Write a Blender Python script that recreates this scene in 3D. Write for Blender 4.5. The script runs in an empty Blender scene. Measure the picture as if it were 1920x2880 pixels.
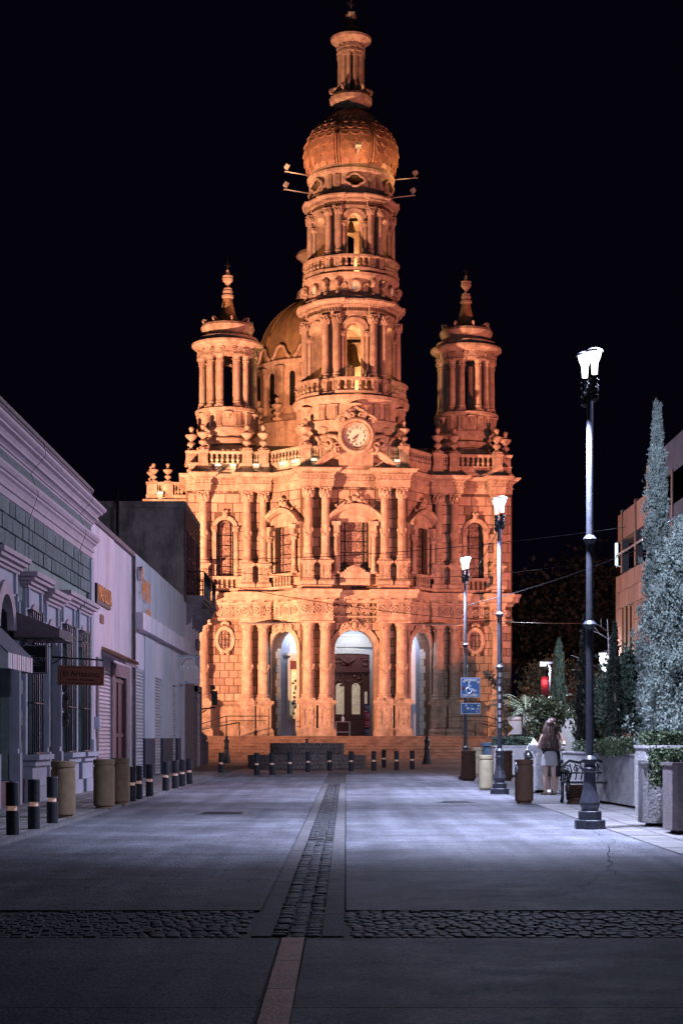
import bpy, math, random
import numpy as np
from mathutils import Vector, Matrix
R = math.radians
pi = math.pi
random.seed(7)
rng = np.random.default_rng(11)
S = bpy.context.scene
COL = S.collection

# ------------------------------------------------------------------ camera
cam_d = bpy.data.cameras.new("camera")
cam = bpy.data.objects.new("camera", cam_d)
COL.objects.link(cam)
cam.location = (0, 0, 1.3)
cam.rotation_euler = (R(90), 0, 0)
cam_d.sensor_fit = 'VERTICAL'
cam_d.sensor_height = 36.0
cam_d.sensor_width = 24.0
cam_d.lens = 60.0
cam_d.shift_y = 0.2198
cam_d.shift_x = 0.001
cam_d.clip_start = 0.1
cam_d.clip_end = 900.0
S.camera = cam

# ------------------------------------------------------------------ night sky
W = bpy.data.worlds.new("World")
S.world = W
W.use_nodes = True
wn = W.node_tree
bg = wn.nodes["Background"]
sky = wn.nodes.new("ShaderNodeTexSky")
sky.sky_type = 'NISHITA'
sky.sun_disc = False
sky.sun_elevation = R(-6)
sky.sun_rotation = R(200)
mixw = wn.nodes.new("ShaderNodeMix")
mixw.data_type = 'RGBA'
mixw.inputs[0].default_value = 0.9
mixw.inputs[7].default_value = (0.0015, 0.0008, 0.0034, 1)
wn.links.new(sky.outputs[0], mixw.inputs[6])
wn.links.new(mixw.outputs[2], bg.inputs[0])
bg.inputs[1].default_value = 1.0

def lamp(name, kind, loc, power, color, target=None, size=0.2, angle=None, blend=0.4):
    d = bpy.data.lights.new(name, kind)
    d.energy = power
    d.color = color
    if kind in ('POINT', 'SPOT'):
        d.shadow_soft_size = size
    if kind == 'SPOT':
        d.spot_size = R(angle or 90)
        d.spot_blend = blend
    o = bpy.data.objects.new(name, d)
    COL.objects.link(o)
    o.location = loc
    if target is not None:
        v = Vector(target) - Vector(loc)
        o.rotation_euler = v.to_track_quat('-Z', 'Y').to_euler()
    return o

# the floodlights that light the church: one strong bank in the side street on the left, and a reddish spot added on the right to fill shadows
lamp("church_spot", 'SPOT', (-18.5, 78.5, 4.5), 104000, (1.0, 0.45, 0.245), (-1.0, 97, 19), 0.22, 100, 1.0)
lamp("church_spot", 'SPOT', (21.0, 76.0, 5.0), 32000, (1.0, 0.28, 0.18), (1, 98, 26), 0.4, 100, 0.8)
# added spots, no fixtures: warm onto the modern building, rosy onto the left fronts
lamp("added_warm_spot", 'SPOT', (-5.6, 79.0, 6.8), 9000, (1.0, 0.36, 0.16), (9.4, 54, 4.5), 0.3, 34, 0.6)
lamp("added_rosy_spot", 'SPOT', (9.0, 59.0, 7.6), 5600, (1.0, 0.42, 0.54), (-6.0, 41, 5.6), 0.4, 52, 0.7)

S.view_settings.view_transform = 'Standard'
S.view_settings.look = 'None'
S.view_settings.exposure = 0.0
S.view_settings.gamma = 1.0
S.view_settings.use_curve_mapping = False
S.render.engine = 'CYCLES'
S.cycles.use_denoising = True
S.cycles.max_bounces = 5
S.cycles.diffuse_bounces = 3
S.cycles.glossy_bounces = 2
S.cycles.transmission_bounces = 3
S.cycles.transparent_max_bounces = 6
S.cycles.sample_clamp_indirect = 4.0
S.cycles.use_adaptive_sampling = True
S.cycles.adaptive_threshold = 0.02
S.cycles.caustics_reflective = False
S.cycles.caustics_refractive = False

# ------------------------------------------------------------------ materials
MATS = {}
def nd(nt, t, **kw):
    n = nt.nodes.new(t)
    for k, v in kw.items():
        setattr(n, k, v)
    return n
def mat(name, col, rough=0.8, var=0.25, scale=3.0, bump=0.0, bscale=30.0, metal=0.0, spec=0.3, rand=0.0,
        stain=None, stain_amt=0.0, stretch=(1, 1, 1), emit=None, estr=0.0, alpha=None, trans=0.0, rvar=0.0):
    m = bpy.data.materials.new(name)
    m.use_nodes = True
    nt = m.node_tree
    b = nt.nodes["Principled BSDF"]
    b.inputs["Roughness"].default_value = rough
    b.inputs["Metallic"].default_value = metal
    b.inputs["Specular IOR Level"].default_value = spec
    geo = nd(nt, "ShaderNodeNewGeometry")
    c4 = (*col, 1)
    out = None
    if var > 0 or rand > 0 or stain:
        mp = nd(nt, "ShaderNodeVectorMath", operation='MULTIPLY')
        mp.inputs[1].default_value = stretch
        nt.links.new(geo.outputs["Position"], mp.inputs[0])
        nz = nd(nt, "ShaderNodeTexNoise")
        nz.inputs["Scale"].default_value = scale
        nz.inputs["Detail"].default_value = 4
        nz.inputs["Roughness"].default_value = 0.65
        nt.links.new(mp.outputs[0], nz.inputs["Vector"])
        mr = nd(nt, "ShaderNodeMapRange")
        mr.inputs[1].default_value = 0.3
        mr.inputs[2].default_value = 0.7
        mr.inputs[3].default_value = 1 - var
        mr.inputs[4].default_value = 1 + var
        nt.links.new(nz.outputs[0], mr.inputs[0])
        fac = mr.outputs[0]
        if rand > 0:
            oi = nd(nt, "ShaderNodeObjectInfo")
            r2 = nd(nt, "ShaderNodeMapRange")
            r2.inputs[3].default_value = 1 - rand
            r2.inputs[4].default_value = 1 + rand
            nt.links.new(oi.outputs["Random"], r2.inputs[0])
            mu = nd(nt, "ShaderNodeMath", operation='MULTIPLY')
            nt.links.new(fac, mu.inputs[0]); nt.links.new(r2.outputs[0], mu.inputs[1])
            fac = mu.outputs[0]
        vm = nd(nt, "ShaderNodeVectorMath", operation='SCALE')
        vm.inputs[0].default_value = col
        nt.links.new(fac, vm.inputs["Scale"])
        out = vm.outputs[0]
        if stain:
            n2 = nd(nt, "ShaderNodeTexNoise")
            n2.inputs["Scale"].default_value = 0.55
            n2.inputs["Detail"].default_value = 6
            n2.inputs["Roughness"].default_value = 0.7
            m2 = nd(nt, "ShaderNodeVectorMath", operation='MULTIPLY')
            m2.inputs[1].default_value = (2.8, 2.8, 0.5)
            nt.links.new(geo.outputs["Position"], m2.inputs[0])
            nt.links.new(m2.outputs[0], n2.inputs["Vector"])
            r3 = nd(nt, "ShaderNodeMapRange")
            r3.inputs[1].default_value = 0.44
            r3.inputs[2].default_value = 0.72
            r3.inputs[3].default_value = 0
            r3.inputs[4].default_value = stain_amt
            nt.links.new(n2.outputs[0], r3.inputs[0])
            mx = nd(nt, "ShaderNodeMix", data_type='RGBA')
            nt.links.new(r3.outputs[0], mx.inputs[0])
            nt.links.new(out, mx.inputs[6])
            mx.inputs[7].default_value = (*stain, 1)
            out = mx.outputs[2]
        nt.links.new(out, b.inputs["Base Color"])
        if rvar > 0:
            r4 = nd(nt, "ShaderNodeMapRange")
            r4.inputs[1].default_value = 0.3; r4.inputs[2].default_value = 0.7
            r4.inputs[3].default_value = rough - rvar; r4.inputs[4].default_value = rough + rvar
            nt.links.new(nz.outputs[0], r4.inputs[0])
            nt.links.new(r4.outputs[0], b.inputs["Roughness"])
    else:
        b.inputs["Base Color"].default_value = c4
    if bump > 0:
        nb = nd(nt, "ShaderNodeTexNoise")
        nb.inputs["Scale"].default_value = bscale
        nb.inputs["Detail"].default_value = 3
        nt.links.new(geo.outputs["Position"], nb.inputs["Vector"])
        bp = nd(nt, "ShaderNodeBump")
        bp.inputs["Strength"].default_value = bump
        bp.inputs["Distance"].default_value = 0.02
        nt.links.new(nb.outputs[0], bp.inputs["Height"])
        nt.links.new(bp.outputs[0], b.inputs["Normal"])
    if emit:
        b.inputs["Emission Color"].default_value = (*emit, 1)
        b.inputs["Emission Strength"].default_value = estr
    if trans > 0:
        b.inputs["Transmission Weight"].default_value = trans
    if alpha is not None:
        b.inputs["Alpha"].default_value = alpha
    MATS[name] = m
    return m

mat('stone', (0.51, 0.38, 0.30), 0.85, 0.30, 3.2, rand=0.0, stain=(0.15, 0.085, 0.065), stain_amt=0.72, spec=0.15)
mat('block', (0.47, 0.33, 0.26), 0.85, 0.14, 3.5, rand=0.40, stain=(0.18, 0.105, 0.08), stain_amt=0.6, spec=0.15)
mat('stepstone', (0.30, 0.19, 0.15), 0.85, 0.3, 2.5, stain=(0.12, 0.07, 0.06), stain_amt=0.7, spec=0.15)
mat('joint', (0.15, 0.095, 0.07), 0.9, 0.2, 4, spec=0.1)
mat('dometile', (0.44, 0.235, 0.15), 0.45, 0.22, 3.0, rand=0.22, spec=0.4)
mat('domebase', (0.22, 0.13, 0.07), 0.6, 0.25, 3.0)
mat('reardome', (0.40, 0.25, 0.13), 0.6, 0.2, 1.5, stain=(0.16, 0.1, 0.06), stain_amt=0.5)
mat('iron', (0.02, 0.02, 0.023), 0.45, 0.3, 20, spec=0.4)
mat('lampiron', (0.065, 0.068, 0.09), 0.38, 0.3, 12, spec=0.5, bump=0.12, bscale=60, stain=(0.02, 0.02, 0.025), stain_amt=0.6)
mat('fixture', (0.5, 0.47, 0.44), 0.5, 0.1, 5)
mat('bronze', (0.10, 0.07, 0.04), 0.4, 0.3, 6, metal=0.7)
mat('plaster', (0.50, 0.56, 0.68), 0.8, 0.08, 2.0)
mat('porchblock', (0.44, 0.46, 0.42), 0.85, 0.12, 3, rand=0.12)
mat('whitecarve', (0.70, 0.68, 0.64), 0.7, 0.12, 6, bump=0.5, bscale=14)
mat('wood', (0.12, 0.040, 0.028), 0.5, 0.3, 8, bump=0.6, bscale=9, spec=0.4)
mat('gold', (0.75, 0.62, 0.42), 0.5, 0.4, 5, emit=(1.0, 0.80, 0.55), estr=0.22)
mat('dialwhite', (0.80, 0.76, 0.70), 0.6, 0.04, 5)
mat('black', (0.008, 0.008, 0.009), 0.5, 0)
mat('ink', (0.006, 0.005, 0.006), 0.6, 0)
mat('road', (0.225, 0.220, 0.262), 0.78, 0.24, 2.2, bump=0.5, bscale=90, rand=0.05, stain=(0.13, 0.12, 0.135), stain_amt=0.5, spec=0.10, rvar=0.08)
mat('roadjoint', (0.095, 0.09, 0.10), 0.9, 0.3, 8)
mat('ground', (0.10, 0.09, 0.09), 0.9, 0.3, 2)
mat('crackdirt', (0.03, 0.028, 0.03), 1.0, 0.2, 9, spec=0.0)
mat('kerb', (0.185, 0.172, 0.185), 0.85, 0.25, 5, bump=0.6, bscale=50, rand=0.1, spec=0.12)
mat('redband', (0.74, 0.31, 0.22), 0.7, 0.3, 6, bump=0.5, bscale=60, rand=0.10)
mat('cobble', (0.135, 0.13, 0.145), 0.75, 0.3, 9, bump=0.6, bscale=40, rand=0.35, spec=0.15)
mat('paver', (0.25, 0.23, 0.24), 0.65, 0.2, 4, bump=0.4, bscale=50, rand=0.18)
mat('slabred', (0.22, 0.15, 0.13), 0.75, 0.2, 4, rand=0.15)
mat('greenwall', (0.15, 0.19, 0.195), 0.9, 0.35, 14, rand=0.16, bump=1.0, bscale=16)
mat('greenplain', (0.27, 0.33, 0.32), 0.85, 0.15, 4, bump=0.6, bscale=30, stain=(0.12, 0.13, 0.13), stain_amt=0.6)
mat('pinktrim', (0.46, 0.35, 0.41), 0.75, 0.12, 4, bump=0.15, bscale=20, stain=(0.26, 0.20, 0.23), stain_amt=0.35)
mat('bluetrim', (0.40, 0.41, 0.50), 0.75, 0.12, 4, stain=(0.22, 0.2, 0.24), stain_amt=0.35)
mat('whitewall', (0.70, 0.59, 0.68), 0.85, 0.07, 1.6, bump=0.25, bscale=45, stain=(0.34, 0.28, 0.33), stain_amt=0.6)  # pink tint of the street light mixed into the white
mat('greywall', (0.54, 0.52, 0.60), 0.85, 0.07, 1.4, bump=0.25, bscale=45, stain=(0.26, 0.24, 0.28), stain_amt=0.6)
mat('navy', (0.025, 0.028, 0.065), 0.6, 0.15, 5)
mat('shutter', (0.52, 0.47, 0.53), 0.5, 0.15, 6, metal=0.25, rand=0.12, spec=0.4)
mat('jamb', (0.20, 0.15, 0.17), 0.85, 0.25, 6, bump=0.4, bscale=30)
mat('maroon', (0.07, 0.012, 0.030), 0.5, 0.3, 8, spec=0.4)
mat('dirtywall', (0.27, 0.20, 0.20), 0.9, 0.35, 1.4, bump=0.5, bscale=12, stain=(0.03, 0.025, 0.03), stain_amt=0.85)
mat('brick', (0.20, 0.085, 0.07), 0.9, 0.25, 8, rand=0.2)
mat('canvas', (0.17, 0.13, 0.15), 0.9, 0.12, 8, bump=0.25, bscale=60)
mat('canvasblue', (0.14, 0.14, 0.19), 0.85, 0.25, 5)
mat('red', (0.42, 0.02, 0.03), 0.7, 0.1, 6)
mat('white', (0.72, 0.70, 0.72), 0.7, 0.08, 6)
mat('lilac', (0.40, 0.33, 0.45), 0.7, 0.08, 6)
mat('signwood', (0.34, 0.115, 0.075), 0.6, 0.3, 9, stretch=(1, 1, 6))
mat('orangeedge', (0.55, 0.22, 0.10), 0.4, 0.2, 9, metal=0.3, emit=(1.0, 0.36, 0.16), estr=0.16)  # weak glow put in to imitate orange light on the letter edges
mat('chrome', (0.55, 0.55, 0.6), 0.25, 0.1, 5, metal=0.9)
mat('glass', (0.03, 0.03, 0.035), 0.12, 0.1, 5, spec=0.6)
mat('clearglass', (0.9, 0.92, 0.95), 0.05, 0, alpha=0.12, spec=0.5)
mat('bin', (0.255, 0.165, 0.10), 0.8, 0.18, 7, bump=0.35, bscale=50, rand=0.0, stain=(0.09, 0.065, 0.045), stain_amt=0.5)
mat('binshaded', (0.085, 0.042, 0.026), 0.8, 0.2, 7, bump=0.3, bscale=50)  # bin brown darkened to stand for drums in shadow
mat('binpale', (0.36, 0.29, 0.19), 0.8, 0.15, 7, bump=0.3, bscale=50)
mat('bollard', (0.028, 0.028, 0.036), 0.55, 0.35, 14, bump=0.1, bscale=60, spec=0.35)
mat('reflect', (0.85, 0.55, 0.45), 0.25, 0.6, 45, emit=(1.0, 0.55, 0.40), estr=0.16)  # weak glow put in for the light the band throws back
mat('concrete', (0.50, 0.48, 0.50), 0.9, 0.14, 5, bump=0.9, bscale=55, stain=(0.2, 0.18, 0.19), stain_amt=0.4)
mat('rough', (0.50, 0.47, 0.48), 0.95, 0.22, 16, bump=1.0, bscale=24)
mat('darkplanter', (0.24, 0.20, 0.21), 0.9, 0.2, 9, bump=0.8, bscale=40)
mat('setts', (0.24, 0.185, 0.18), 0.8, 0.35, 8, rand=0.2, bump=0.4, bscale=20)
mat('soil', (0.05, 0.035, 0.03), 1, 0.3, 8)
mat('bark', (0.09, 0.07, 0.06), 0.9, 0.3, 9, bump=0.5, bscale=20)
mat('barkpale', (0.30, 0.27, 0.28), 0.9, 0.2, 9)
mat('leafsilver', (0.20, 0.235, 0.215), 0.6, 0.45, 6, spec=0.25)
mat('leafhedge', (0.062, 0.085, 0.042), 0.5, 0.45, 12, spec=0.35)
mat('leafcitrus', (0.10, 0.115, 0.060), 0.45, 0.45, 7, spec=0.4)
mat('leafdark', (0.030, 0.036, 0.030), 0.7, 0.4, 6, spec=0.2)
mat('leafgreen', (0.085, 0.12, 0.090), 0.6, 0.4, 6, spec=0.25)
mat('palmleaf', (0.12, 0.14, 0.10), 0.5, 0.3, 5, spec=0.4)
mat('dryplant', (0.11, 0.075, 0.055), 0.9, 0.3, 6)
mat('signblue', (0.015, 0.13, 0.42), 0.4, 0.15, 12, spec=0.5)
mat('signwhite', (0.78, 0.80, 0.85), 0.4, 0.05, 9, spec=0.5)
mat('sticker', (0.10, 0.09, 0.12), 0.5, 0.6, 60)
mat('stickergreen', (0.03, 0.14, 0.12), 0.5, 0.4, 50)
mat('stickerred', (0.20, 0.02, 0.03), 0.5, 0.4, 50)
mat('bluebarrel', (0.11, 0.17, 0.26), 0.5, 0.15, 6)
mat('panelstone', (0.25, 0.10, 0.060), 0.8, 0.25, 4, rand=0.22, stain=(0.13, 0.06, 0.045), stain_amt=0.6, stretch=(2.5, 2.5, 0.7))
mat('darkwall', (0.06, 0.045, 0.055), 0.9, 0.3, 2)
mat('skin', (0.52, 0.33, 0.27), 0.55, 0.06, 9)
mat('hair', (0.060, 0.030, 0.026), 0.5, 0.4, 30, spec=0.4, stretch=(4, 4, 0.6))
mat('topblack', (0.014, 0.013, 0.018), 0.9, 0.2, 20)
mat('skirt', (0.36, 0.34, 0.35), 0.9, 0.1, 12)
mat('jacket', (0.10, 0.065, 0.055), 0.9, 0.2, 12)
mat('carpaint', (0.05, 0.02, 0.025), 0.25, 0.1, 3, spec=0.6)
mat('rubber', (0.015, 0.015, 0.016), 0.8, 0)
mat('terracotta', (0.26, 0.13, 0.09), 0.8, 0.2, 6)
mat('yellowsign', (0.5, 0.28, 0.04), 0.6, 0.1, 6)
mat('postblue', (0.02, 0.025, 0.10), 0.6, 0, 6)
mat('hill', (0.012, 0.010, 0.012), 1, 0.2, 0.2)
def emat(name, col, s):
    m = bpy.data.materials.new(name); m.use_nodes = True
    nt = m.node_tree; nt.nodes.clear()
    e = nt.nodes.new("ShaderNodeEmission"); o = nt.nodes.new("ShaderNodeOutputMaterial")
    e.inputs[0].default_value = (*col, 1); e.inputs[1].default_value = s
    nt.links.new(e.outputs[0], o.inputs[0]); MATS[name] = m
emat('lampglow', (0.90, 0.95, 1.0), 3.5)
emat('warmspot', (1.0, 0.90, 0.70), 3.0)
emat('neon', (0.72, 0.90, 1.0), 2.2)
emat('redlight', (1.0, 0.035, 0.045), 5.0)

# lace behind church window glass: pale scrollwork on dark glass
def lace_mat():
    m = mat('lace', (0.05, 0.03, 0.035), 0.6, 0, spec=0.25)
    nt = m.node_tree; b = nt.nodes["Principled BSDF"]
    geo = nd(nt, "ShaderNodeNewGeometry")
    w = nd(nt, "ShaderNodeTexVoronoi"); w.feature = 'DISTANCE_TO_EDGE'; w.inputs["Scale"].default_value = 4.2
    n = nd(nt, "ShaderNodeTexNoise"); n.inputs["Scale"].default_value = 2.5; n.inputs["Detail"].default_value = 3
    ad = nd(nt, "ShaderNodeVectorMath", operation='ADD')
    nt.links.new(geo.outputs["Position"], n.inputs["Vector"])
    nt.links.new(geo.outputs["Position"], ad.inputs[0]); nt.links.new(n.outputs["Color"], ad.inputs[1])
    nt.links.new(ad.outputs[0], w.inputs["Vector"])
    r = nd(nt, "ShaderNodeMapRange"); r.inputs[1].default_value = 0.02; r.inputs[2].default_value = 0.11
    r.inputs[3].default_value = 0.75; r.inputs[4].default_value = 0.12
    nt.links.new(w.outputs["Distance"], r.inputs[0])
    mx = nd(nt, "ShaderNodeMix", data_type='RGBA')
    mx.inputs[6].default_value = (0.115, 0.062, 0.055, 1); mx.inputs[7].default_value = (0.52, 0.36, 0.30, 1)
    nt.links.new(r.outputs[0], mx.inputs[0]); nt.links.new(mx.outputs[2], b.inputs["Base Color"])
lace_mat()
# worn concrete of the road: fine grit, faint tyre streaks, dark patches
def road_detail():
    m = MATS['road']; nt = m.node_tree; b = nt.nodes["Principled BSDF"]
    src = b.inputs["Base Color"].links[0].from_socket
    geo = nd(nt, "ShaderNodeNewGeometry")
    def noise(scale, st, lo, hi, a, c, det=2):
        v = nd(nt, "ShaderNodeVectorMath", operation='MULTIPLY'); v.inputs[1].default_value = st
        nt.links.new(geo.outputs["Position"], v.inputs[0])
        n = nd(nt, "ShaderNodeTexNoise"); n.inputs["Scale"].default_value = scale; n.inputs["Detail"].default_value = det
        nt.links.new(v.outputs[0], n.inputs["Vector"])
        r = nd(nt, "ShaderNodeMapRange"); r.inputs[1].default_value = lo; r.inputs[2].default_value = hi; r.inputs[3].default_value = a; r.inputs[4].default_value = c
        nt.links.new(n.outputs[0], r.inputs[0]); return r.outputs[0]
    fs = [noise(60, (1, .3, 1), .35, .65, .55, 1.45), noise(1.0, (3.2, .12, 1), .35, .7, 1.12, .74, 4), noise(.9, (1, .45, 1), .35, .68, 1.18, .70, 5), noise(14, (1, .4, 1), .60, .70, 1, .5), noise(.35, (1, 1.6, 1), .4, .62, 1.1, .8, 3)]
    out = src
    for f in fs:
        s_ = nd(nt, "ShaderNodeVectorMath", operation='SCALE')
        nt.links.new(out, s_.inputs[0]); nt.links.new(f, s_.inputs["Scale"]); out = s_.outputs[0]
    nt.links.new(out, b.inputs["Base Color"])
road_detail()

# ------------------------------------------------------------------ mesh tools
class MB:
    def __init__(s):
        s.v = []; s.f = []; s.sm = []; s.T = None
    def P(s, p):
        s.v.append(tuple(s.T @ Vector(p)) if s.T is not None else tuple(p)); return len(s.v) - 1
    def F(s, idx, sm=False):
        s.f.append(tuple(idx)); s.sm.append(sm)
    def quad(s, a, b, c, d, sm=False):
        i = [s.P(a), s.P(b), s.P(c), s.P(d)]; s.F(i, sm)
    def box(s, x0, x1, y0, y1, z0, z1, taper=0.0):
        t = taper
        p = [(x0, y0, z0), (x1, y0, z0), (x1, y1, z0), (x0, y1, z0),
             (x0 + t, y0 + t, z1), (x1 - t, y0 + t, z1), (x1 - t, y1 - t, z1), (x0 + t, y1 - t, z1)]
        i = [s.P(q) for q in p]
        for f in ((0, 3, 2, 1), (4, 5, 6, 7), (0, 1, 5, 4), (1, 2, 6, 5), (2, 3, 7, 6), (3, 0, 4, 7)):
            s.F([i[k] for k in f])
        return s
    def lathe(s, prof, n=24, c=(0, 0), a0=0.0, a1=2 * pi, sm=True, sharp=True, cap=True, flute=0.0, nf=0):
        full = abs(a1 - a0 - 2 * pi) < 1e-6
        cnt = n if full else n + 1
        A = [a0 + (a1 - a0) * k / n for k in range(cnt)]
        def ring(r, z):
            out = []
            for a in A:
                rr = r * (1 + flute * (0.5 + 0.5 * math.cos(a * nf))) if flute else r
                out.append(s.P((c[0] + rr * math.cos(a), c[1] + rr * math.sin(a), z)))
            return out
        prev = None
        for k in range(len(prof) - 1):
            r0 = ring(*prof[k]) if (sharp or prev is None) else prev
            r1 = ring(*prof[k + 1])
            for j in range(n):
                j2 = (j + 1) % cnt
                s.F((r0[j], r0[j2], r1[j2], r1[j]), sm)
            prev = r1
        if cap and full:
            if prof[-1][0] > 1e-4: s.F(ring(*prof[-1]))
            if prof[0][0] > 1e-4: s.F(ring(*prof[0])[::-1])
        return s
    def tube(s, pts, r, n=6, closed=False, caps=True):
        pts = [Vector(p) for p in pts]
        rings = []
        m = len(pts)
        for k, p in enumerate(pts):
            if closed:
                d = pts[(k + 1) % m] - pts[k - 1]
            else:
                d = pts[min(k + 1, m - 1)] - pts[max(k - 1, 0)]
            if d.length < 1e-9: d = Vector((0, 0, 1))
            d.normalize()
            up = Vector((0, 0, 1)) if abs(d.z) < 0.95 else Vector((0, 1, 0))
            a = d.cross(up).normalized(); b = a.cross(d)
            rr = r[k] if isinstance(r, (list, tuple)) else r
            rings.append([s.P(p + a * math.cos(2 * pi * j / n) * rr + b * math.sin(2 * pi * j / n) * rr) for j in range(n)])
        K = m if closed else m - 1
        for k in range(K):
            r0, r1 = rings[k], rings[(k + 1) % m]
            for j in range(n):
                s.F((r0[j], r0[(j + 1) % n], r1[(j + 1) % n], r1[j]), True)
        if not closed and caps:
            s.F(rings[0][::-1]); s.F(rings[-1])
        return s
    def prism(s, poly, y0, y1, axes='xz', ends=True):
        # extrude a polygon: 'xz' along y, 'xy' along z, 'yz' along x
        def mk(p, t):
            if axes == 'xz': return (p[0], t, p[1])
            if axes == 'xy': return (p[0], p[1], t)
            return (t, p[0], p[1])
        a = [s.P(mk(p, y0)) for p in poly]; b = [s.P(mk(p, y1)) for p in poly]
        n = len(poly)
        for k in range(n):
            s.F((a[k], a[(k + 1) % n], b[(k + 1) % n], b[k]))
        if ends:
            s.F(a[::-1]); s.F(b)
        return s
    def ball(s, c, r, n=8, m=6, sq=(1, 1, 1)):
        rows = []
        for i in range(m + 1):
            th = pi * i / m
            rows.append([s.P((c[0] + r * sq[0] * math.sin(th) * math.cos(2 * pi * j / n),
                              c[1] + r * sq[1] * math.sin(th) * math.sin(2 * pi * j / n),
                              c[2] + r * sq[2] * math.cos(th))) for j in range(n)])
        for i in range(m):
            for j in range(n):
                s.F((rows[i][j], rows[i + 1][j], rows[i + 1][(j + 1) % n], rows[i][(j + 1) % n]), True)
        return s
    def sweep(s, path, prof, closed=False):
        # path in plan (x, y), outward = right-hand side when walking (so +x walk -> -y outward); prof (out, z)
        P = [Vector((p[0], p[1])) for p in path]; n = len(P)
        nor = []
        for k in range(n):
            a = P[k] - P[k - 1] if (k > 0 or closed) else P[1] - P[0]
            b = P[(k + 1) % n] - P[k] if (k < n - 1 or closed) else P[-1] - P[-2]
            na = Vector((a.y, -a.x)).normalized(); nb = Vector((b.y, -b.x)).normalized()
            m = na + nb
            if m.length < 1e-3: m = na
            m.normalize()
            sc = min(1.0 / max(m.dot(na), 0.45), 1.6)
            nor.append(m * sc)
        segs = n if closed else n - 1
        for k in range(segs):
            k2 = (k + 1) % n
            for i in range(len(prof) - 1):
                o0, z0 = prof[i]; o1, z1 = prof[i + 1]
                a = P[k] + nor[k] * o0; b = P[k2] + nor[k2] * o0
                c = P[k2] + nor[k2] * o1; d = P[k] + nor[k] * o1
                s.quad((a.x, a.y, z0), (b.x, b.y, z0), (c.x, c.y, z1), (d.x, d.y, z1))
        return s
    def mesh(s, name):
        me = bpy.data.meshes.new(name)
        me.from_pydata(s.v, [], s.f)
        me.polygons.foreach_set("use_smooth", s.sm)
        me.update()
        return me
    def build(s, name, m, parent=None, loc=None, rz=0.0, **kw):
        return ob(name, s.mesh(name), m, parent, loc, rz, **kw)

def ob(name, me, m=None, parent=None, loc=None, rz=0.0, scale=None, rot=None, mw=None, kind=None, label=None):
    if m is not None and len(me.materials) == 0:
        me.materials.append(MATS[m] if isinstance(m, str) else m)
    o = bpy.data.objects.new(name, me)
    COL.objects.link(o)
    if parent is not None: o.parent = parent
    if loc is not None: o.location = loc
    if rot is not None: o.rotation_euler = rot
    elif rz: o.rotation_euler = (0, 0, rz)
    if scale is not None: o.scale = scale
    if mw is not None: o.matrix_local = mw
    if kind: o["kind"] = kind
    if label: o["label"] = label
    return o
def thing(name, label, cat, loc=(0, 0, 0), rz=0.0, group=None):
    o = bpy.data.objects.new(name, None)
    COL.objects.link(o)
    o.location = loc; o.rotation_euler = (0, 0, rz)
    o.empty_display_size = 0.2
    return tag(o, label, cat, group)
def tag(o, label, cat, group=None):
    o["label"] = label; o["category"] = cat
    if group: o["group"] = group
    return o
def struct(o):
    o["kind"] = "structure"; return o
def copy_tree(root, loc, rz=None, label=None):
    r = root.copy(); COL.objects.link(r); r.location = loc
    if rz is not None: r.rotation_euler = (0, 0, rz)
    if label: r["label"] = label
    for ch in list(root.children):
        c = ch.copy(); COL.objects.link(c); c.parent = r
        for g in list(ch.children):
            d = g.copy(); COL.objects.link(d); d.parent = c
    return r
def arch_panel(mb, x0, x1, z0, z1, cx, hw, zb, zs, depth, f=None, n=12, rise=None, back=True, nx=1):
    if f is None: f = lambda x, d, z: (x, d, z)
    rise = hw if rise is None else rise
    arc = [(cx - hw * math.cos(pi * k / n), zs + rise * math.sin(pi * k / n)) for k in range(n + 1)]
    for d in ((0.0, depth) if back else (0.0,)):
        def rect(a, b, c, e):
            for k in range(nx):
                xa = a + (b - a) * k / nx; xb = a + (b - a) * (k + 1) / nx
                mb.quad(f(xa, d, c), f(xb, d, c), f(xb, d, e), f(xa, d, e))
        if cx - hw > x0 + 1e-4: rect(x0, cx - hw, z0, z1)
        if x1 > cx + hw + 1e-4: rect(cx + hw, x1, z0, z1)
        if zb > z0 + 1e-4: rect(cx - hw, cx + hw, z0, zb)
        for k in range(n):
            a, b = arc[k], arc[k + 1]
            mb.quad(f(a[0], d, a[1]), f(b[0], d, b[1]), f(b[0], d, z1), f(a[0], d, z1))
    ol = [(cx - hw, zb)] + arc + [(cx + hw, zb)]
    for k in range(len(ol) - 1):
        a, b = ol[k], ol[k + 1]
        mb.quad(f(a[0], 0, a[1]), f(a[0], depth, a[1]), f(b[0], depth, b[1]), f(b[0], 0, b[1]))
    if zb > z0 + 1e-4:
        mb.quad(f(cx - hw, 0, zb), f(cx + hw, 0, zb), f(cx + hw, depth, zb), f(cx - hw, depth, zb))
def arch_band(mb, cx, hw, zb, zs, wd, d0, d1, f=None, n=14, rise=None):
    # moulded band round an arched opening, from d0 (front) to d1 (wall)
    if f is None: f = lambda x, d, z: (x, d, z)
    rise = hw if rise is None else rise
    def ol(w):
        return [(cx - hw - w, zb)] + [(cx - (hw + w) * math.cos(pi * k / n), zs + (rise + w) * math.sin(pi * k / n)) for k in range(n + 1)] + [(cx + hw + w, zb)]
    A, B = ol(0), ol(wd)
    for k in range(len(A) - 1):
        a, b, c, e = A[k], A[k + 1], B[k + 1], B[k]
        mb.quad(f(a[0], d0, a[1]), f(b[0], d0, b[1]), f(c[0], d0, c[1]), f(e[0], d0, e[1]))
        mb.quad(f(e[0], d0, e[1]), f(c[0], d0, c[1]), f(c[0], d1, c[1]), f(e[0], d1, e[1]))
        mb.quad(f(a[0], d1, a[1]), f(b[0], d1, b[1]), f(b[0], d0, b[1]), f(a[0], d0, a[1]))
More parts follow.
